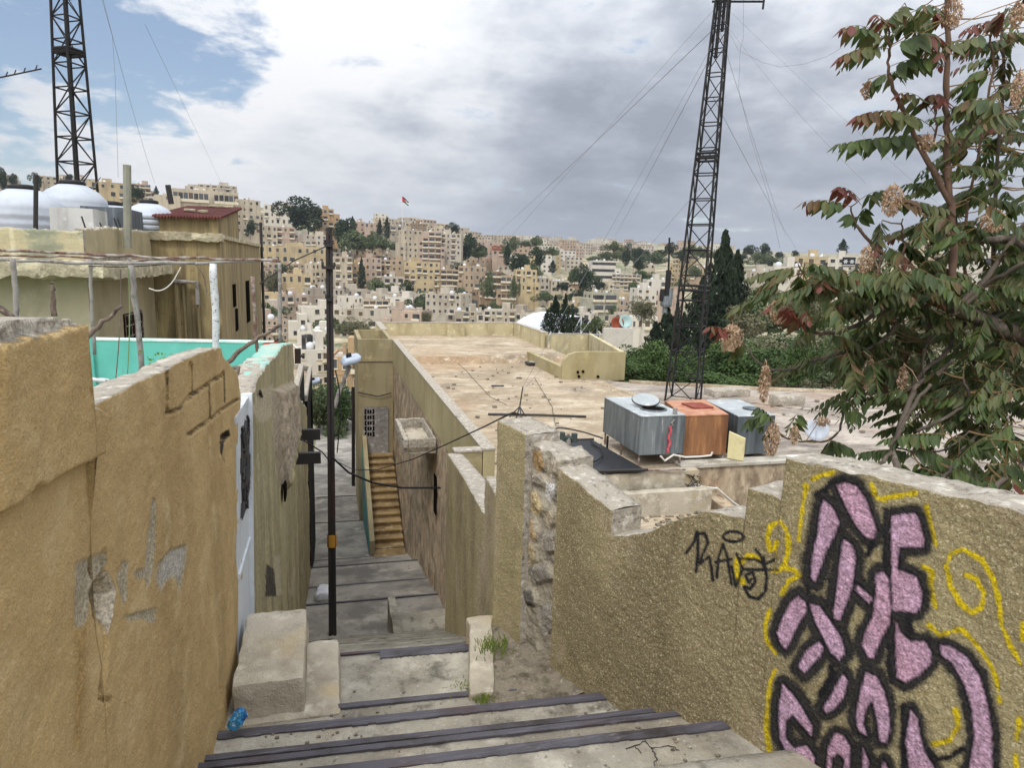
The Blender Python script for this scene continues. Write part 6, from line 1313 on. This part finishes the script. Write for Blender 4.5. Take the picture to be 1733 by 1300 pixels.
a=atD(1020,555,46); c=atD(1075,556,46); b=MB(); b.box(a[0],c[0],a[1]-.3,a[1],-9,a[2]); o=b.thing('white_wall',WM['white'],'plain white wall right behind the curved parapet of the big roof','wall')
b=MB(); c=atD(1068,566,50)
b=MB()
for px,py,r_,cl,lb in ((1043,548,1.0,'8c4a34','rusty round dish on a roof right of the arched hall'),(1057,545,1.0,'a8c0bd','pale green satellite dish on a roof right of the arched hall')):
    c=atD(px,py,62); b=MB(); pts=[]
    r_*=.62; b.lathe((0,0,0),[(.05,0),(r_*.6,.12),(r_,.35),(r_*.98,.38),(r_*.6,.16),(.05,.05)],18); o=b.thing('satellite_dish',mat('dish_'+cl,lin(cl)),lb,'satellite dish',base=(0,0,0),smooth=True); o.location=c; o.rotation_euler=(R(75),0,-YAW+R(10))
c=atZ(1382,728,-3.5); b=MB(); b.lathe((0,0,0),[(.02,0),(.16,.03),(.26,.09),(.255,.10),(.15,.045),(.02,.015)],24); b.tube([(0,0,0),(0,-.3,.25)],.012,6); o=b.thing('satellite_dish',plast,'white satellite dish on the roof behind the hanging branches','satellite dish',base=(0,0,0),smooth=True); o.location=c; o.rotation_euler=(R(70),0,-YAW+R(-20))
# ---------------------------------------------------------------- trees and bushes of the slopes
def fol(nm,a,b_,c): return mat(nm,lin(a),[(lin(b_),.35,.45,.62),(lin(c),1.6,.52,.7,(1,1,1),.8)],rough=.85,spec=.15)
f_cyp=fol('cypress_foliage','2f3a2b','1f2920','3f4a34'); f_pine=fol('pine_foliage','35422e','273324','4a5638'); f_bush=fol('olive_foliage','5a6546','434d33','768060'); f_lush=fol('lush_foliage','4c5f36','37492a','627547'); f_dry=fol('grey_shrub_foliage','6d6b52','504f3a','8a876b')
bark=mat('grey_bark',lin('5f5246'),[(lin('3d342c'),6,.5,.7)],bumps=[('noise',20,.02)])
def clump_mesh(name,n,shape,size,m_,seed,per=1):
    """many small leaf-sized faces spread through the crown volume; shape(u) gives centre and outward direction"""
    r=np.random.default_rng(seed); C=[];Nn=[]
    pts=shape(r,n); k=len(pts)
    d=r.normal(size=(k,3)); d/=np.linalg.norm(d,axis=1)[:,None]; e=np.cross(d,r.normal(size=(k,3))); e/=np.linalg.norm(e,axis=1)[:,None]
    s_=size*(.5+r.random(k))[:,None]; a=pts+d*s_; b_=pts+e*s_*.55; c=pts-d*s_*.9; f=pts-e*s_*.55+np.cross(d,e)*s_*.3
    V=np.stack([a,b_,c,f],1).reshape(-1,3); Q=np.arange(4*k).reshape(-1,4)
    me=bpy.data.meshes.new(name); me.vertices.add(len(V)); me.vertices.foreach_set('co',V.astype(np.float32).ravel()); me.loops.add(Q.size); me.loops.foreach_set('vertex_index',Q.astype(np.int32).ravel()); me.polygons.add(k); me.polygons.foreach_set('loop_start',np.arange(0,4*k,4,dtype=np.int32)); me.materials.append(m_); me.update(calc_edges=True); return me
def sh_cypress(r,n):
    t=r.random(n)**.85; z=.03+.97*t; prof=np.sin(np.pi*np.clip(z,0,1)**.62)*.9+.06; prof=np.where(z>.75,prof*.9,prof); a=r.random(n)*6.283
    lump=.8+.35*np.sin(a*3+z*19)+.2*np.sin(a*5-z*33); rr=prof*lump*(.45+.55*r.random(n)**.5); return np.stack([rr*np.cos(a)*.5,rr*np.sin(a)*.5,z],1)
def sh_blob(nb,sq,up=.45):
    def f(r,n):
        c=r.normal(size=(nb,3))*np.array([.22,.22,.16]); c[:,2]+=up; rad_=.13+.14*r.random(nb); i=r.integers(0,nb,n); d=r.normal(size=(n,3)); d/=np.linalg.norm(d,axis=1)[:,None]
        p=c[i]+d*(rad_[i]*(.55+.45*r.random(n)**.4))[:,None]; p[:,2]=np.maximum(p[:,2]*sq,.01); return p
    return f
PRO={'cypress':(clump_mesh('crown',5200,sh_cypress,.028,f_cyp,1),None),'cypress_b':(clump_mesh('crown',5200,sh_cypress,.028,f_cyp,5),None),'pine':(clump_mesh('crown',4200,sh_blob(14,1.25,.55),.036,f_pine,2),None),'pine_b':(clump_mesh('crown',4200,sh_blob(18,1.2,.52),.036,f_pine,12),None),
 'olive':(clump_mesh('crown',4200,sh_blob(16,1.1,.42),.036,f_bush,3),None),'lush':(clump_mesh('crown',6500,sh_blob(22,1.1,.38),.026,f_lush,4),None),'dry':(clump_mesh('crown',5200,sh_blob(18,1.05,.38),.026,f_dry,6),None),'bush':(clump_mesh('crown',5600,sh_blob(20,.95,.36),.028,f_bush,7),None)}
tb=MB(); tb.tube([(0,0,-.12),(.01,0,.25),(0,.01,.55)],[.035,.028,.012],7); tb.tube([(0,0,.28),(.1,.03,.5)],[.018,.006],5); tb.tube([(0,0,.3),(-.09,-.04,.52)],[.018,.006],5); TRK=tb.mesh('trunk',bark)
_rt=random.Random(21)
def tree(px,yt,yb,wpx,D,kind,label,group=None,cat='tree',name=None):
    c=atD(px,yb,D); t=atD(px,yt,D); h=t[2]-c[2]; w=wpx/F*D; nm=name or {'cypress':'cypress_tree','cypress_b':'cypress_tree','pine':'pine_tree','pine_b':'pine_tree','olive':'olive_tree','lush':'leafy_bush','dry':'dry_shrub','bush':'green_bush'}[kind]
    root=empty(nm,c,label,cat,group,rz=_rt.uniform(0,6.28)); k=1.0 if 'cyp' in kind else 1.05
    cr_=link_mesh('crown',PRO[kind][0],root); cr_.scale=(w*k,w*k,h); tr_=link_mesh('trunk',TRK,root); tr_.scale=(max(w,.3*h)*.7,max(w,.3*h)*.7,h*.9)
    return root
T=[(522,352,402,66,395,'pine','huge dark tree on the ridge, largest of the hillside trees'),(583,372,424,40,385,'pine_b','dark tree just right of the pole top'),(597,366,392,14,400,'cypress','small cypress right of the pole top'),(575,372,398,14,402,'cypress','slim cypress touching the pole top'),
(604,388,428,50,372,'olive','mid green tree mass right of the dark tree beside the pole'),(630,392,425,34,372,'olive','green tree left of the twin cypresses'),(643,369,405,12,400,'cypress','left of the twin cypresses on the ridge'),(655,366,405,13,400,'cypress_b','right of the twin cypresses on the ridge'),
(648,402,424,30,365,'olive','round green tree below the twin cypresses'),(672,404,424,26,362,'bush','dense green tree left of the large apartment block'),(769,383,402,20,430,'pine','umbrella shaped pine alone on the skyline'),(797,396,430,18,400,'pine_b','dark pine right of the large apartment block'),
(783,415,446,36,375,'pine','dark spreading tree right of the large apartment block'),(768,420,444,26,370,'bush','green tree at the foot of the large apartment block'),(810,418,438,24,385,'olive','olive green tree in the gap before the red front'),(612,436,492,15,285,'cypress','tall ragged cypress in the middle of the left slope'),
(640,470,500,34,275,'olive','dull tree under the pinkish houses'),(664,490,505,22,270,'dry','dry tree left of the yellow cream block foot'),(692,482,508,18,262,'pine','small dark pine below the yellow cream block'),(712,497,528,36,245,'olive','grey green trees left of the white sided block'),(721,524,546,18,205,'dry','dull shrub above the parapet'),
(826,458,508,17,285,'olive','ivy grown tree between the brownish blocks'),(870,466,508,12,282,'olive','narrow tree right of the dark loggias'),(779,482,500,18,295,'bush','small tree between the two tan blocks'),(858,410,450,13,330,'cypress','dark cypress on the middle skyline slope'),
(880,430,462,38,325,'pine_b','dark trees right of the middle cypress'),(912,428,458,24,330,'pine','dark round pine on the middle slope'),(900,445,468,28,320,'olive','olive green trees below the round pine'),(935,440,462,14,340,'cypress_b','small cypress on the middle slope'),(972,450,482,22,335,'olive','pale green tree left of the banded white building'),
(990,462,505,28,300,'pine','dark tree group left of the grey green house'),(975,492,520,36,280,'pine_b','dark bushy trees above the arched hall'),(1015,476,492,20,340,'pine_b','trees under the white banded building'),(1058,423,456,18,430,'pine','dark tall pine on the far green slope'),(1085,422,440,24,480,'pine_b','dark tree clump on the plateau edge'),(1107,424,446,24,470,'olive','green tree clump on the plateau edge'),
(1085,455,478,40,390,'lush','bright green bushes on the slope above the white house'),(925,492,512,30,290,'olive','olive trees at the centre right below the cream flat house'),(955,500,520,22,285,'bush','bushy trees left of the dark bushy trees'),(478,445,462,22,292,'olive','tree in front of the long yellow building'),
(458,450,500,34,262,'dry','bare grey tree beside the brown house corner'),(455,512,545,40,200,'olive','dark green tree below the bare grey tree'),(560,535,570,50,170,'olive','tree mass behind the utility pole'),(600,535,575,52,165,'dry','grey shrubs right of the utility pole'),(540,562,585,30,140,'bush','round green bush behind the low white building'),(470,585,620,26,130,'pine','dark tree left of the thin black pole'),
(500,350,375,26,420,'pine_b','dark tree before the pale ridge block'),(424,380,404,16,330,'pine','dark tree at the corner of the pale five storey block'),(232,322,348,32,350,'pine','dark round tree right of the concrete post'),(265,314,335,9,380,'cypress','small cypress on the left skyline'),(117,295,312,14,400,'pine_b','small dark pine behind the left mast'),(65,300,322,16,390,'pine','dark tree at the left skyline'),(22,294,318,12,400,'pine_b','thin dark tree at the far left skyline'),(4,295,330,24,380,'pine','dark tree at the left picture edge'),
(1210,392,622,80,64,'cypress','tallest dark cypress right of the mast'),(1238,424,560,56,66,'cypress_b','second tall cypress, right of the tallest one'),(1178,470,640,78,60,'cypress_b','broad cypress standing directly behind the mast'),(1200,500,650,92,56,'cypress','dense lower cypress at the foot of the mast'),(1122,516,636,52,52,'cypress','cypress left of the mast in front of the thin radio mast'),(1104,545,645,54,50,'cypress_b','low cypress left of the mast'),(1140,505,620,22,54,'cypress','slim cypress close to the left leg of the mast'),
(1222,455,640,70,62,'cypress_b','wide cypress filling the gap between the two tallest ones'),(1150,530,650,46,53,'cypress_b','dark cypress behind the foot of the mast'),(938,500,566,26,47,'cypress','taller cypress in front of the arched hall'),(955,497,566,22,48,'cypress_b','slim cypress right beside the taller one at the arched hall'),(925,525,566,22,46,'cypress','short cypress at the left of the arched hall group'),(968,532,568,24,46,'cypress_b','short cypress at the right of the arched hall group'),
(1273,490,570,76,75,'olive','soft green feathery tree right of the cypresses'),(1250,500,560,30,72,'dry','grey bush against the cypresses'),(1085,500,545,44,120,'dry','grey leafless tree below the white house'),(1005,535,565,30,60,'olive','small tree right of the arched hall'),
(1425,404,432,18,300,'cypress','dark cypress group on the right skyline'),(1478,380,470,26,110,'cypress_b','dark cypress behind the hanging seed bunch'),(1295,418,436,18,480,'pine','round tree on the right skyline'),(1346,424,436,10,520,'pine_b','small round tree on the right skyline'),(1240,430,450,40,480,'pine_b','dark trees right of the second tall cypress'),(1300,432,452,40,460,'olive','grey green trees on the right plateau slope'),(1265,420,436,22,500,'pine','round tree near the right plateau edge')]
for px,yt,yb,w,D,k,lab in T: tree(px,yt,yb,w,D,k,lab)
def scatter(n,pxr,pyr,Df,wr,hr,kinds,label,group,seed):
    R_=random.Random(seed)
    for i in range(n):
        px=R_.uniform(*pxr); py=R_.uniform(*pyr); D=Df(px,py,R_); w=R_.uniform(*wr); h=R_.uniform(*hr); tree(px,py-h,py+2,w,D,R_.choice(kinds),label,group,cat='bush')
scatter(16,(1075,1300),(640,662),lambda x,y,r:r.uniform(25,38),(50,120),(26,84),('lush','bush'),'bright green bush just beyond the far edge of the roof','bushes beyond the roof edge',31)
scatter(16,(1290,1740),(640,668),lambda x,y,r:r.uniform(26,44),(60,140),(30,100),('dry','bush','lush'),'grey green shrub beyond the roof, behind the tree branches','shrubs behind the tree',32)
scatter(26,(1250,1740),(540,640),lambda x,y,r:36+(640-y)*.35,(60,120),(40,70),('dry','bush','dry'),'grey shrub on the slope behind the tree','shrubs on the slope behind the tree',33)
scatter(14,(1260,1740),(480,545),lambda x,y,r:90+(545-y)*1.2,(40,80),(20,40),('bush','dry','olive'),'scrubby bush on the terraces behind the tree','bushes on the terraces',34)
scatter(62,(440,1200),(415,560),lambda x,y,r:float(np.interp(y,[415,440,480,520,560],[430,395,335,270,205])),(12,26),(10,20),('olive','bush','pine'),'small green tree squeezed between the hillside houses','small trees between the houses',35)
scatter(24,(1000,1320),(430,446),lambda x,y,r:r.uniform(430,560),(14,30),(8,14),('olive','pine_b','bush'),'dark bush on the bare plateau slope','bushes on the plateau',36)
scatter(5,(515,610),(700,735),lambda x,y,r:r.uniform(42,52),(44,64),(50,80),('lush','olive','bush'),'leafy green bush at the end of the alley','bushes at the end of the alley',37)
tree(580,660,800,60,45,'bush','dark shaded bush low at the end of the alley right of the pole',cat='bush'); tree(560,640,720,70,50,'lush','light green bush at the end of the alley behind the street lamps',cat='bush')
# ---------------------------------------------------------------- tree of heaven behind the graffiti wall
o=MB(); o.box(2.6,10.5,-3,6.15,-14,-4.4); g_=o.thing('garden_soil',soil,'bare earth behind the graffiti wall',None,kind='structure')
TDp=4.8
troot=empty('broadleaf_tree',tuple(Vector(atD(1860,700,TDp))*Vector((1,1,0))+Vector((0,0,-4.4))) if False else (atD(1860,700,TDp)[0],atD(1860,700,TDp)[1],-4.4),'large tree with drooping feathery leaves, red tips and dry seed bunches behind the graffiti wall','tree')
tbark=mat('tree_bark',lin('5d5349'),[(lin('38322c'),4,.46,.66,(1,1,.5)),(lin('857a6d'),9,.56,.72)],bumps=[('noise',30,.01),('noise',90,.004)])
tbark2=mat('brown_shoot_bark',lin('6a5446'),[(lin('4e3c31'),5,.48,.66,(1,1,.5)),(lin('9a7d68'),9,.58,.74)],bumps=[('noise',40,.005)])
_ra=random.Random(77)
SAMP=[]
def branch(pts,r0,r1,D=TDp,nm='branch',m_=tbark,jit=.012,dz=None):
    n=len(pts); P=[Vector(p) if len(p)==3 and not isinstance(p[2],str) and abs(p[0])<100 else Vector(atD(p[0],p[1],(D+(dz[i] if dz else 0)))) for i,p in enumerate(pts)]
    PP=[];RR=[]
    for i in range(n-1):
        a,b_=P[i],P[i+1]; p0=P[i-1] if i else a*2-b_; p3=P[i+2] if i+2<n else b_*2-a
        for t in np.linspace(0,1,5)[:-1]:
            q=.5*((2*a)+(b_-p0)*t+(2*p0-5*a+4*b_-p3)*t*t+(3*a-p0-3*b_+p3)*t**3)
            PP.append(q+Vector((_ra.gauss(0,jit*.4),_ra.gauss(0,jit*.4),_ra.gauss(0,jit*.4)))); u=(i+t)/(n-1); RR.append((r0+(r1-r0)*u)*_ra.uniform(.93,1.09))
    PP.append(P[-1]); RR.append(r1); b=MB(); b.tube(PP,RR,9); b.build(nm,m_,troot,smooth=True); SAMP.extend(PP)
base_=atD(1860,700,TDp)
branch([(base_[0],base_[1],-4.45),(base_[0],base_[1],-3.0),atD(1850,760,TDp),atD(1815,625,TDp)],.13,.075,nm='trunk')
branch([(1815,625),(1733,572),(1690,553),(1645,533),(1600,514),(1565,500),(1540,488),(1522,482)],.062,.040,nm='branch',dz=[0,0,-.05,-.1,-.15,-.2,-.2,-.2])
branch([(1606,520),(1610,470),(1614,400),(1607,330),(1603,250),(1602,180),(1604,110),(1604,30),(1602,-80)],.027,.014,nm='branch',m_=tbark2,dz=[-.15]*9)
branch([(1611,352),(1590,310),(1560,252),(1535,200),(1515,160),(1503,128)],.020,.011,m_=tbark2,dz=[-.15]*6)
branch([(1503,128),(1504,95),(1506,60),(1504,35)],.010,.005,m_=tbark2,dz=[-.15]*4)
branch([(1609,400),(1590,375),(1563,357),(1535,341)],.016,.009,m_=tbark2,dz=[-.15]*4)
branch([(1733,425),(1718,410),(1698,405),(1665,408),(1640,415),(1615,428),(1585,440)],.034,.012,dz=[.2,.15,.1,.05,0,0,0])
branch([(1800,330),(1740,372),(1700,430),(1660,480),(1620,520)],.016,.02,dz=[.1,.1,0,-.1,-.15])
branch([(1800,420),(1733,445),(1690,470),(1650,500),(1610,535)],.012,.014,dz=[-.4,-.4,-.3,-.2,-.2])
branch([(1541,479),(1515,448),(1473,409),(1447,380),(1452,381)],.016,.007,m_=tbark2)
branch([(1515,448),(1532,420),(1527,400),(1528,370)],.009,.005,m_=tbark2)
branch([(1568,521),(1518,518),(1483,532),(1448,552),(1412,564),(1384,564),(1366,552)],.019,.009)
branch([(1529,538),(1504,566),(1479,584),(1447,598),(1412,601),(1377,611),(1348,623),(1317,627),(1285,614),(1264,591),(1251,571)],.014,.006)
branch([(1642,541),(1618,566),(1600,598),(1572,620),(1540,655),(1518,665),(1455,667),(1430,683),(1426,711),(1412,740),(1384,750),(1345,746)],.016,.006)
branch([(1518,807),(1516,790),(1514,754),(1536,690),(1554,650),(1586,634),(1612,610)],.022,.012,nm='branch',dz=[-.9,-.8,-.6,-.4,-.2,-.1,0])
branch([(1485,793),(1505,765),(1533,712),(1552,680),(1575,650)],.013,.01,dz=[-.7]*5)
branch([(1591,826),(1612,790),(1630,760),(1650,740),(1668,715),(1650,690)],.013,.008,dz=[-.9,-.8,-.6,-.4,-.2,0])
branch([(1662,846),(1700,810),(1733,785),(1790,760)],.016,.014,dz=[-1.3,-1.1,-1,-1])
branch([(1519,760),(1560,765),(1600,762),(1640,730)],.006,.005,dz=[-.6]*4)
branch([(1552,730),(1590,712),(1630,690),(1640,670),(1630,640)],.013,.008,dz=[-.3]*5)
branch([(1665,560),(1655,600),(1640,640)],.012,.007)
branch([(1650,530),(1636,480),(1630,420),(1640,340),(1660,230),(1680,120),(1676,60)],.013,.007,m_=tbark2,dz=[.3]*7)
branch([(1700,560),(1684,480),(1682,380),(1690,250),(1700,140),(1696,60),(1690,20)],.018,.008,dz=[.5]*7)
branch([(1570,535),(1572,570),(1564,600),(1560,640)],.014,.01)
branch([(1475,410),(1490,440),(1480,470),(1440,470),(1400,455),(1360,460)],.010,.005,m_=tbark2,dz=[0,-.1,-.2,-.2,-.2,-.2])
branch([(1345,746),(1320,735),(1300,705)],.006,.004)
branch([(1606,300),(1625,250),(1660,205),(1711,185)],.01,.006,m_=tbark2,dz=[-.1]*4)
branch([(1565,250),(1580,240),(1584,200),(1585,160)],.009,.005,m_=tbark2,dz=[-.15]*4)
branch([(1464,400),(1450,378),(1440,350)],.009,.005,m_=tbark2)
# compound leaves
def leafmat(nm,h,h2,tr=.35): return mat(nm,lin(h),[(lin(h2),9,.45,.65)],rough=.5,spec=.35,trans=tr)
LM=[leafmat('leaf_dark_green','4a5a30','3a4726'),leafmat('leaf_olive','60643a','4d512d'),leafmat('leaf_red','6f3a2e','5e3a2a'),leafmat('leaf_green','5e6e38','4c5c2e'),leafmat('leaf_russet','6d5636','57442e'),mat('leaf_stalk',lin('6a5638'))]
LV=[];LF=[];LI=[]
def quadstrip(p,d,w,n,mi,fold):
    """a leaflet: pointed blade from p along d, half-width vector w, normal n"""
    L_=d.length; k=len(LV)
    prof=((0,.12),(.18,.85),(.42,1.0),(.72,.62),(1.0,.02)); curl=n*(-.10*L_)
    for t,wd in prof:
        c=p+d*t+curl*(t*t); LV.extend([tuple(c-w*wd+n*fold*wd),tuple(c),tuple(c+w*wd+n*fold*wd)])
    for i in range(4):
        o=k+3*i; LF.extend([(o,o+1,o+4,o+3),(o+1,o+2,o+5,o+4)]); LI.extend([mi,mi])
def cleaf(p0,p1,arch,np_,ll,tone,droop=.8):
    p0,p1=Vector(p0),Vector(p1); d=p1-p0; L_=d.length
    if L_<1e-4: return
    mid=(p0+p1)/2+Vector((0,0,arch)); C=lambda t: p0*(1-t)**2+mid*2*t*(1-t)+p1*t*t
    k=len(LV); R_=.0028
    ts=np.linspace(0,1,7); side0=d.cross(Vector((0,0,1))); side0=side0.normalized() if side0.length>1e-6 else Vector((1,0,0))
    for t in ts:
        c=C(t); r_=R_*(1-.7*t); LV.extend([tuple(c+side0*r_),tuple(c+Vector((0,0,1))*r_*1.4),tuple(c-side0*r_)])
    for i in range(6): o=k+3*i; LF.extend([(o,o+1,o+4,o+3),(o+1,o+2,o+5,o+4)]); LI.extend([5,5])
    for i in range(np_):
        t=.16+.84*(i+.5)/np_; c=C(t); tg=(C(min(1,t+.03))-C(t-.03)).normalized(); sd=tg.cross(Vector((0,0,1))); sd=sd.normalized() if sd.length>.05 else side0
        sz=ll*(.75+.5*math.sin(math.pi*min(1,.15+t*.85)))*_ra.uniform(.85,1.15)*(.62 if t>.9 else 1)
        for s_ in (-1,1):
            dr=(Vector((0,0,-1))*droop+sd*s_*(1.0-droop*.55)+tg*.35+Vector((_ra.gauss(0,.13),_ra.gauss(0,.13),_ra.gauss(0,.1)))).normalized()
            wv=(tg+Vector((_ra.gauss(0,.2),_ra.gauss(0,.2),_ra.gauss(0,.15)))); wv=(wv-dr*wv.dot(dr)).normalized(); nn=dr.cross(wv)
            u=_ra.random()
            if tone=='red': mi=2 if u<.75 else 4
            elif tone=='tip': mi=(2 if u<.5 else 4) if t>.78 else ((4 if u<.3 else 1) if t>.55 else (1 if u<.35 else 0))
            elif tone=='olive': mi=1 if u<.6 else (4 if u<.72 else 0)
            else: mi=3 if u<.3 else (0 if u<.9 else 1)
            quadstrip(c+sd*s_*.004,dr*sz,wv*sz*_ra.uniform(.17,.215),nn,mi,sz*.05)
    dr=(p1-C(.93)).normalized(); wv=dr.cross(Vector((0,0,1))); wv=wv.normalized() if wv.length>.05 else side0; quadstrip(p1,(dr+Vector((0,0,-.8))).normalized()*ll*.7,wv*ll*.2,dr.cross(wv),2 if tone in('red','tip') else 0,.004)
def twig(p):
    p=Vector(p); best=min(SAMP,key=lambda q:(q-p).length_squared); d=(best-p).length
    if .03<d<.75:
        m=(p+best)/2+Vector((0,0,-.05*d)); k=len(LV)
        for c,r_ in ((p,.003),(m,.0045),(best,.006)): LV.extend([(c.x+r_,c.y,c.z),(c.x,c.y,c.z+r_),(c.x-r_,c.y,c.z-r_)])
        for i in range(2):
            o=k+3*i; LF.extend([(o,o+1,o+4,o+3),(o+1,o+2,o+5,o+4),(o+2,o,o+3,o+5)]); LI.extend([5]*3)
LIST=[((1503,72),(1423,48),24,'tip'),((1503,82),(1418,98),14,'tip'),((1504,45),(1480,24),8,'red'),((1507,80),(1588,62),14,'tip'),((1507,112),(1583,100),10,'g'),((1578,215),(1447,197),30,'tip'),((1588,228),(1415,244),8,'g'),((1581,192),(1520,158),22,'tip'),((1504,125),(1478,138),6,'g'),((1500,128),(1530,120),6,'g'),((1440,350),(1358,342),12,'tip'),((1455,338),(1417,316),10,'red'),((1455,338),(1507,322),10,'tip'),((1449,378),(1464,352),8,'g'),((1449,378),(1436,362),6,'g'),
((1598,35),(1532,42),14,'tip'),((1600,25),(1560,8),10,'olive'),((1500,40),(1530,10),8,'olive'),((1676,58),(1610,82),10,'tip'),((1681,44),(1632,50),12,'red'),((1702,20),(1676,42),10,'red'),((1651,134),(1628,158),6,'g'),((1676,122),(1644,125),6,'g'),((1711,186),(1612,182),30,'olive'),((1665,202),(1612,250),20,'g'),((1720,200),(1660,215),24,'olive'),((1628,66),(1588,92),8,'tip'),((1556,58),(1592,68),10,'tip'),((1572,26),(1612,24),10,'red'),((1585,160),(1600,168),6,'red'),((1585,165),(1575,162),6,'red'),
((1251,571),(1200,553),10,'red'),((1251,573),(1222,580),8,'olive'),((1255,580),(1240,600),4,'olive'),((1366,552),(1330,520),10,'red'),((1366,552),(1345,540),8,'tip'),((1300,705),(1262,718),8,'g'),((1310,715),(1282,690),10,'g'),((1320,735),(1298,735),8,'g'),((1330,738),(1350,700),8,'g'),((1400,745),(1440,760),6,'g'),((1412,740),(1392,770),6,'g'),((1430,700),(1458,700),8,'g'),((1450,690),(1420,680),8,'g')]
for a,e,ar,tone in LIST:
    dd=TDp+_ra.uniform(-.3,.2); p0=atD(*a,dd); p1=atD(*e,dd+_ra.uniform(-.25,.1)); L_=math.hypot(a[0]-e[0],a[1]-e[1]); twig(p0); cleaf(p0,p1,ar*dd/F*1.1,max(4,int(L_/12)),.088+.0004*min(L_,120),tone)
REG=[((1335,1570),(438,490),46,('tip','olive','g','olive'),(-.5,.1)),((1420,1600),(455,520),40,('olive','g','g'),(-.4,.4)),((1600,1760),(175,420),70,('g','olive','g','g','tip'),(-.3,1.2)),((1440,1760),(525,690),130,('g','olive','g','olive'),(-.3,1.3)),((1540,1760),(640,750),52,('g','g','olive'),(-.5,.6)),((1645,1760),(-20,150),20,('tip','olive','g','tip'),(0,.8)),((1490,1600),(330,430),10,('olive','tip'),(-.3,.2)),((1380,1500),(555,640),26,('g','olive'),(-.2,.6)),((1560,1700),(725,800),12,('g','g'),(-.8,-.3)),((1670,1760),(740,830),12,('g','tip'),(-1.2,-.8)),((1620,1760),(380,540),46,('olive','g','g'),(-.2,1.0)),((1750,1990),(150,720),60,('g','olive','g'),(-.6,.9)),((1490,1560),(745,795),5,('g',),(-.6,-.4)),((1520,1610),(-10,70),6,('tip','olive'),(-.3,.3))]
for (xa,xb),(ya,yb),n,tones,(da,db) in REG:
    for i in range(n):
        dd=TDp+_ra.uniform(da,db); px=_ra.uniform(xa,xb); py=_ra.uniform(ya,yb); p0=Vector(atD(px,py,dd)); a=_ra.uniform(0,6.283); L_=_ra.uniform(.24,.46)
        p1=p0+Vector((math.cos(a)*L_,math.sin(a)*L_,-_ra.uniform(.0,.22)*L_/.3)); twig(p0); cleaf(p0,p1,_ra.uniform(.02,.09),_ra.randint(8,12),_ra.uniform(.068,.10),_ra.choice(tones))
V=np.array(LV); org=np.array(ORG[troot.name][0])
me=bpy.data.meshes.new('crown'); me.from_pydata([tuple(v) for v in (V-org)],[],LF)
for m_ in LM: me.materials.append(m_)
me.polygons.foreach_set('material_index',LI); me.update(); o=link_mesh('crown',me,troot)
# dry seed bunches
seedm=mat('dry_seed_wings',lin('c0a488'),[(lin('97775a'),14,.45,.64),(lin('dcc8ae'),22,.56,.7)],rough=.8,trans=.15)
for px,py,w,h in [(1510,338,38,48),(1468,150,20,26),(1612,22,34,44),(1722,22,26,34),(1568,240,28,26),(1722,150,22,54),(1466,440,26,46),(1320,525,46,40),(1238,570,40,44),(1294,648,24,64),(1307,742,30,56),(1345,735,16,30),(1392,712,26,14),(1470,632,24,52),(1527,640,16,44),(1682,372,46,34),(1560,760,12,30),]:
    D=TDp-.15; c=Vector(atD(px,py,D)); W_=w/F*D; H=h/F*D; b=MB(); n=int(110+w*h*.26)
    for i in range(n):
        t=_ra.random(); rr=math.sin(math.pi*min(1,.12+t*.8))*.55; a=_ra.uniform(0,6.283); p=c+Vector((rr*W_*math.cos(a)*_ra.random()**.5,rr*W_*.8*math.sin(a)*_ra.random()**.5,H*(.5-t)))
        d=Vector((_ra.gauss(0,.5),_ra.gauss(0,.5),-1)).normalized()*.022; e=Vector((_ra.gauss(0,1),_ra.gauss(0,1),_ra.gauss(0,.3))); e=(e-d*e.dot(d)/d.length_squared).normalized()*.0048
        b.add([p,p+d*.4+e,p+d,p+d*.4-e],[(0,1,2,3)])
    b.tube([c+Vector((0,0,H*.6)),c+Vector((.004,0,0)),c-Vector((0,0,H*.35))],.003,4)
    best=min(SAMP,key=lambda q:(q-c).length_squared)
    if (best-c).length<.8: b.tube([c+Vector((0,0,H*.55)),(best+c)/2+Vector((0,0,H*.4)),best],.0035,4)
    b.build('seed_cluster',seedm,troot)
# ---------------------------------------------------------------- thin air over the valley
b=MB(); b.box(-2900,2900,-400,3400,-60,190); hz_=b.build('haze',[]); hz_['kind']='stuff'; hz_['label']='thin haze over the valley'
hm=bpy.data.materials.new('haze'); hm.use_nodes=True; t=hm.node_tree; t.nodes.clear(); v=t.nodes.new('ShaderNodeVolumePrincipled'); v.inputs['Color'].default_value=(.80,.86,.95,1); v.inputs['Density'].default_value=.00012; v.inputs['Anisotropy'].default_value=.2
oo=t.nodes.new('ShaderNodeOutputMaterial'); t.links.new(v.outputs[0],oo.inputs['Volume']); hz_.data.materials.append(hm)
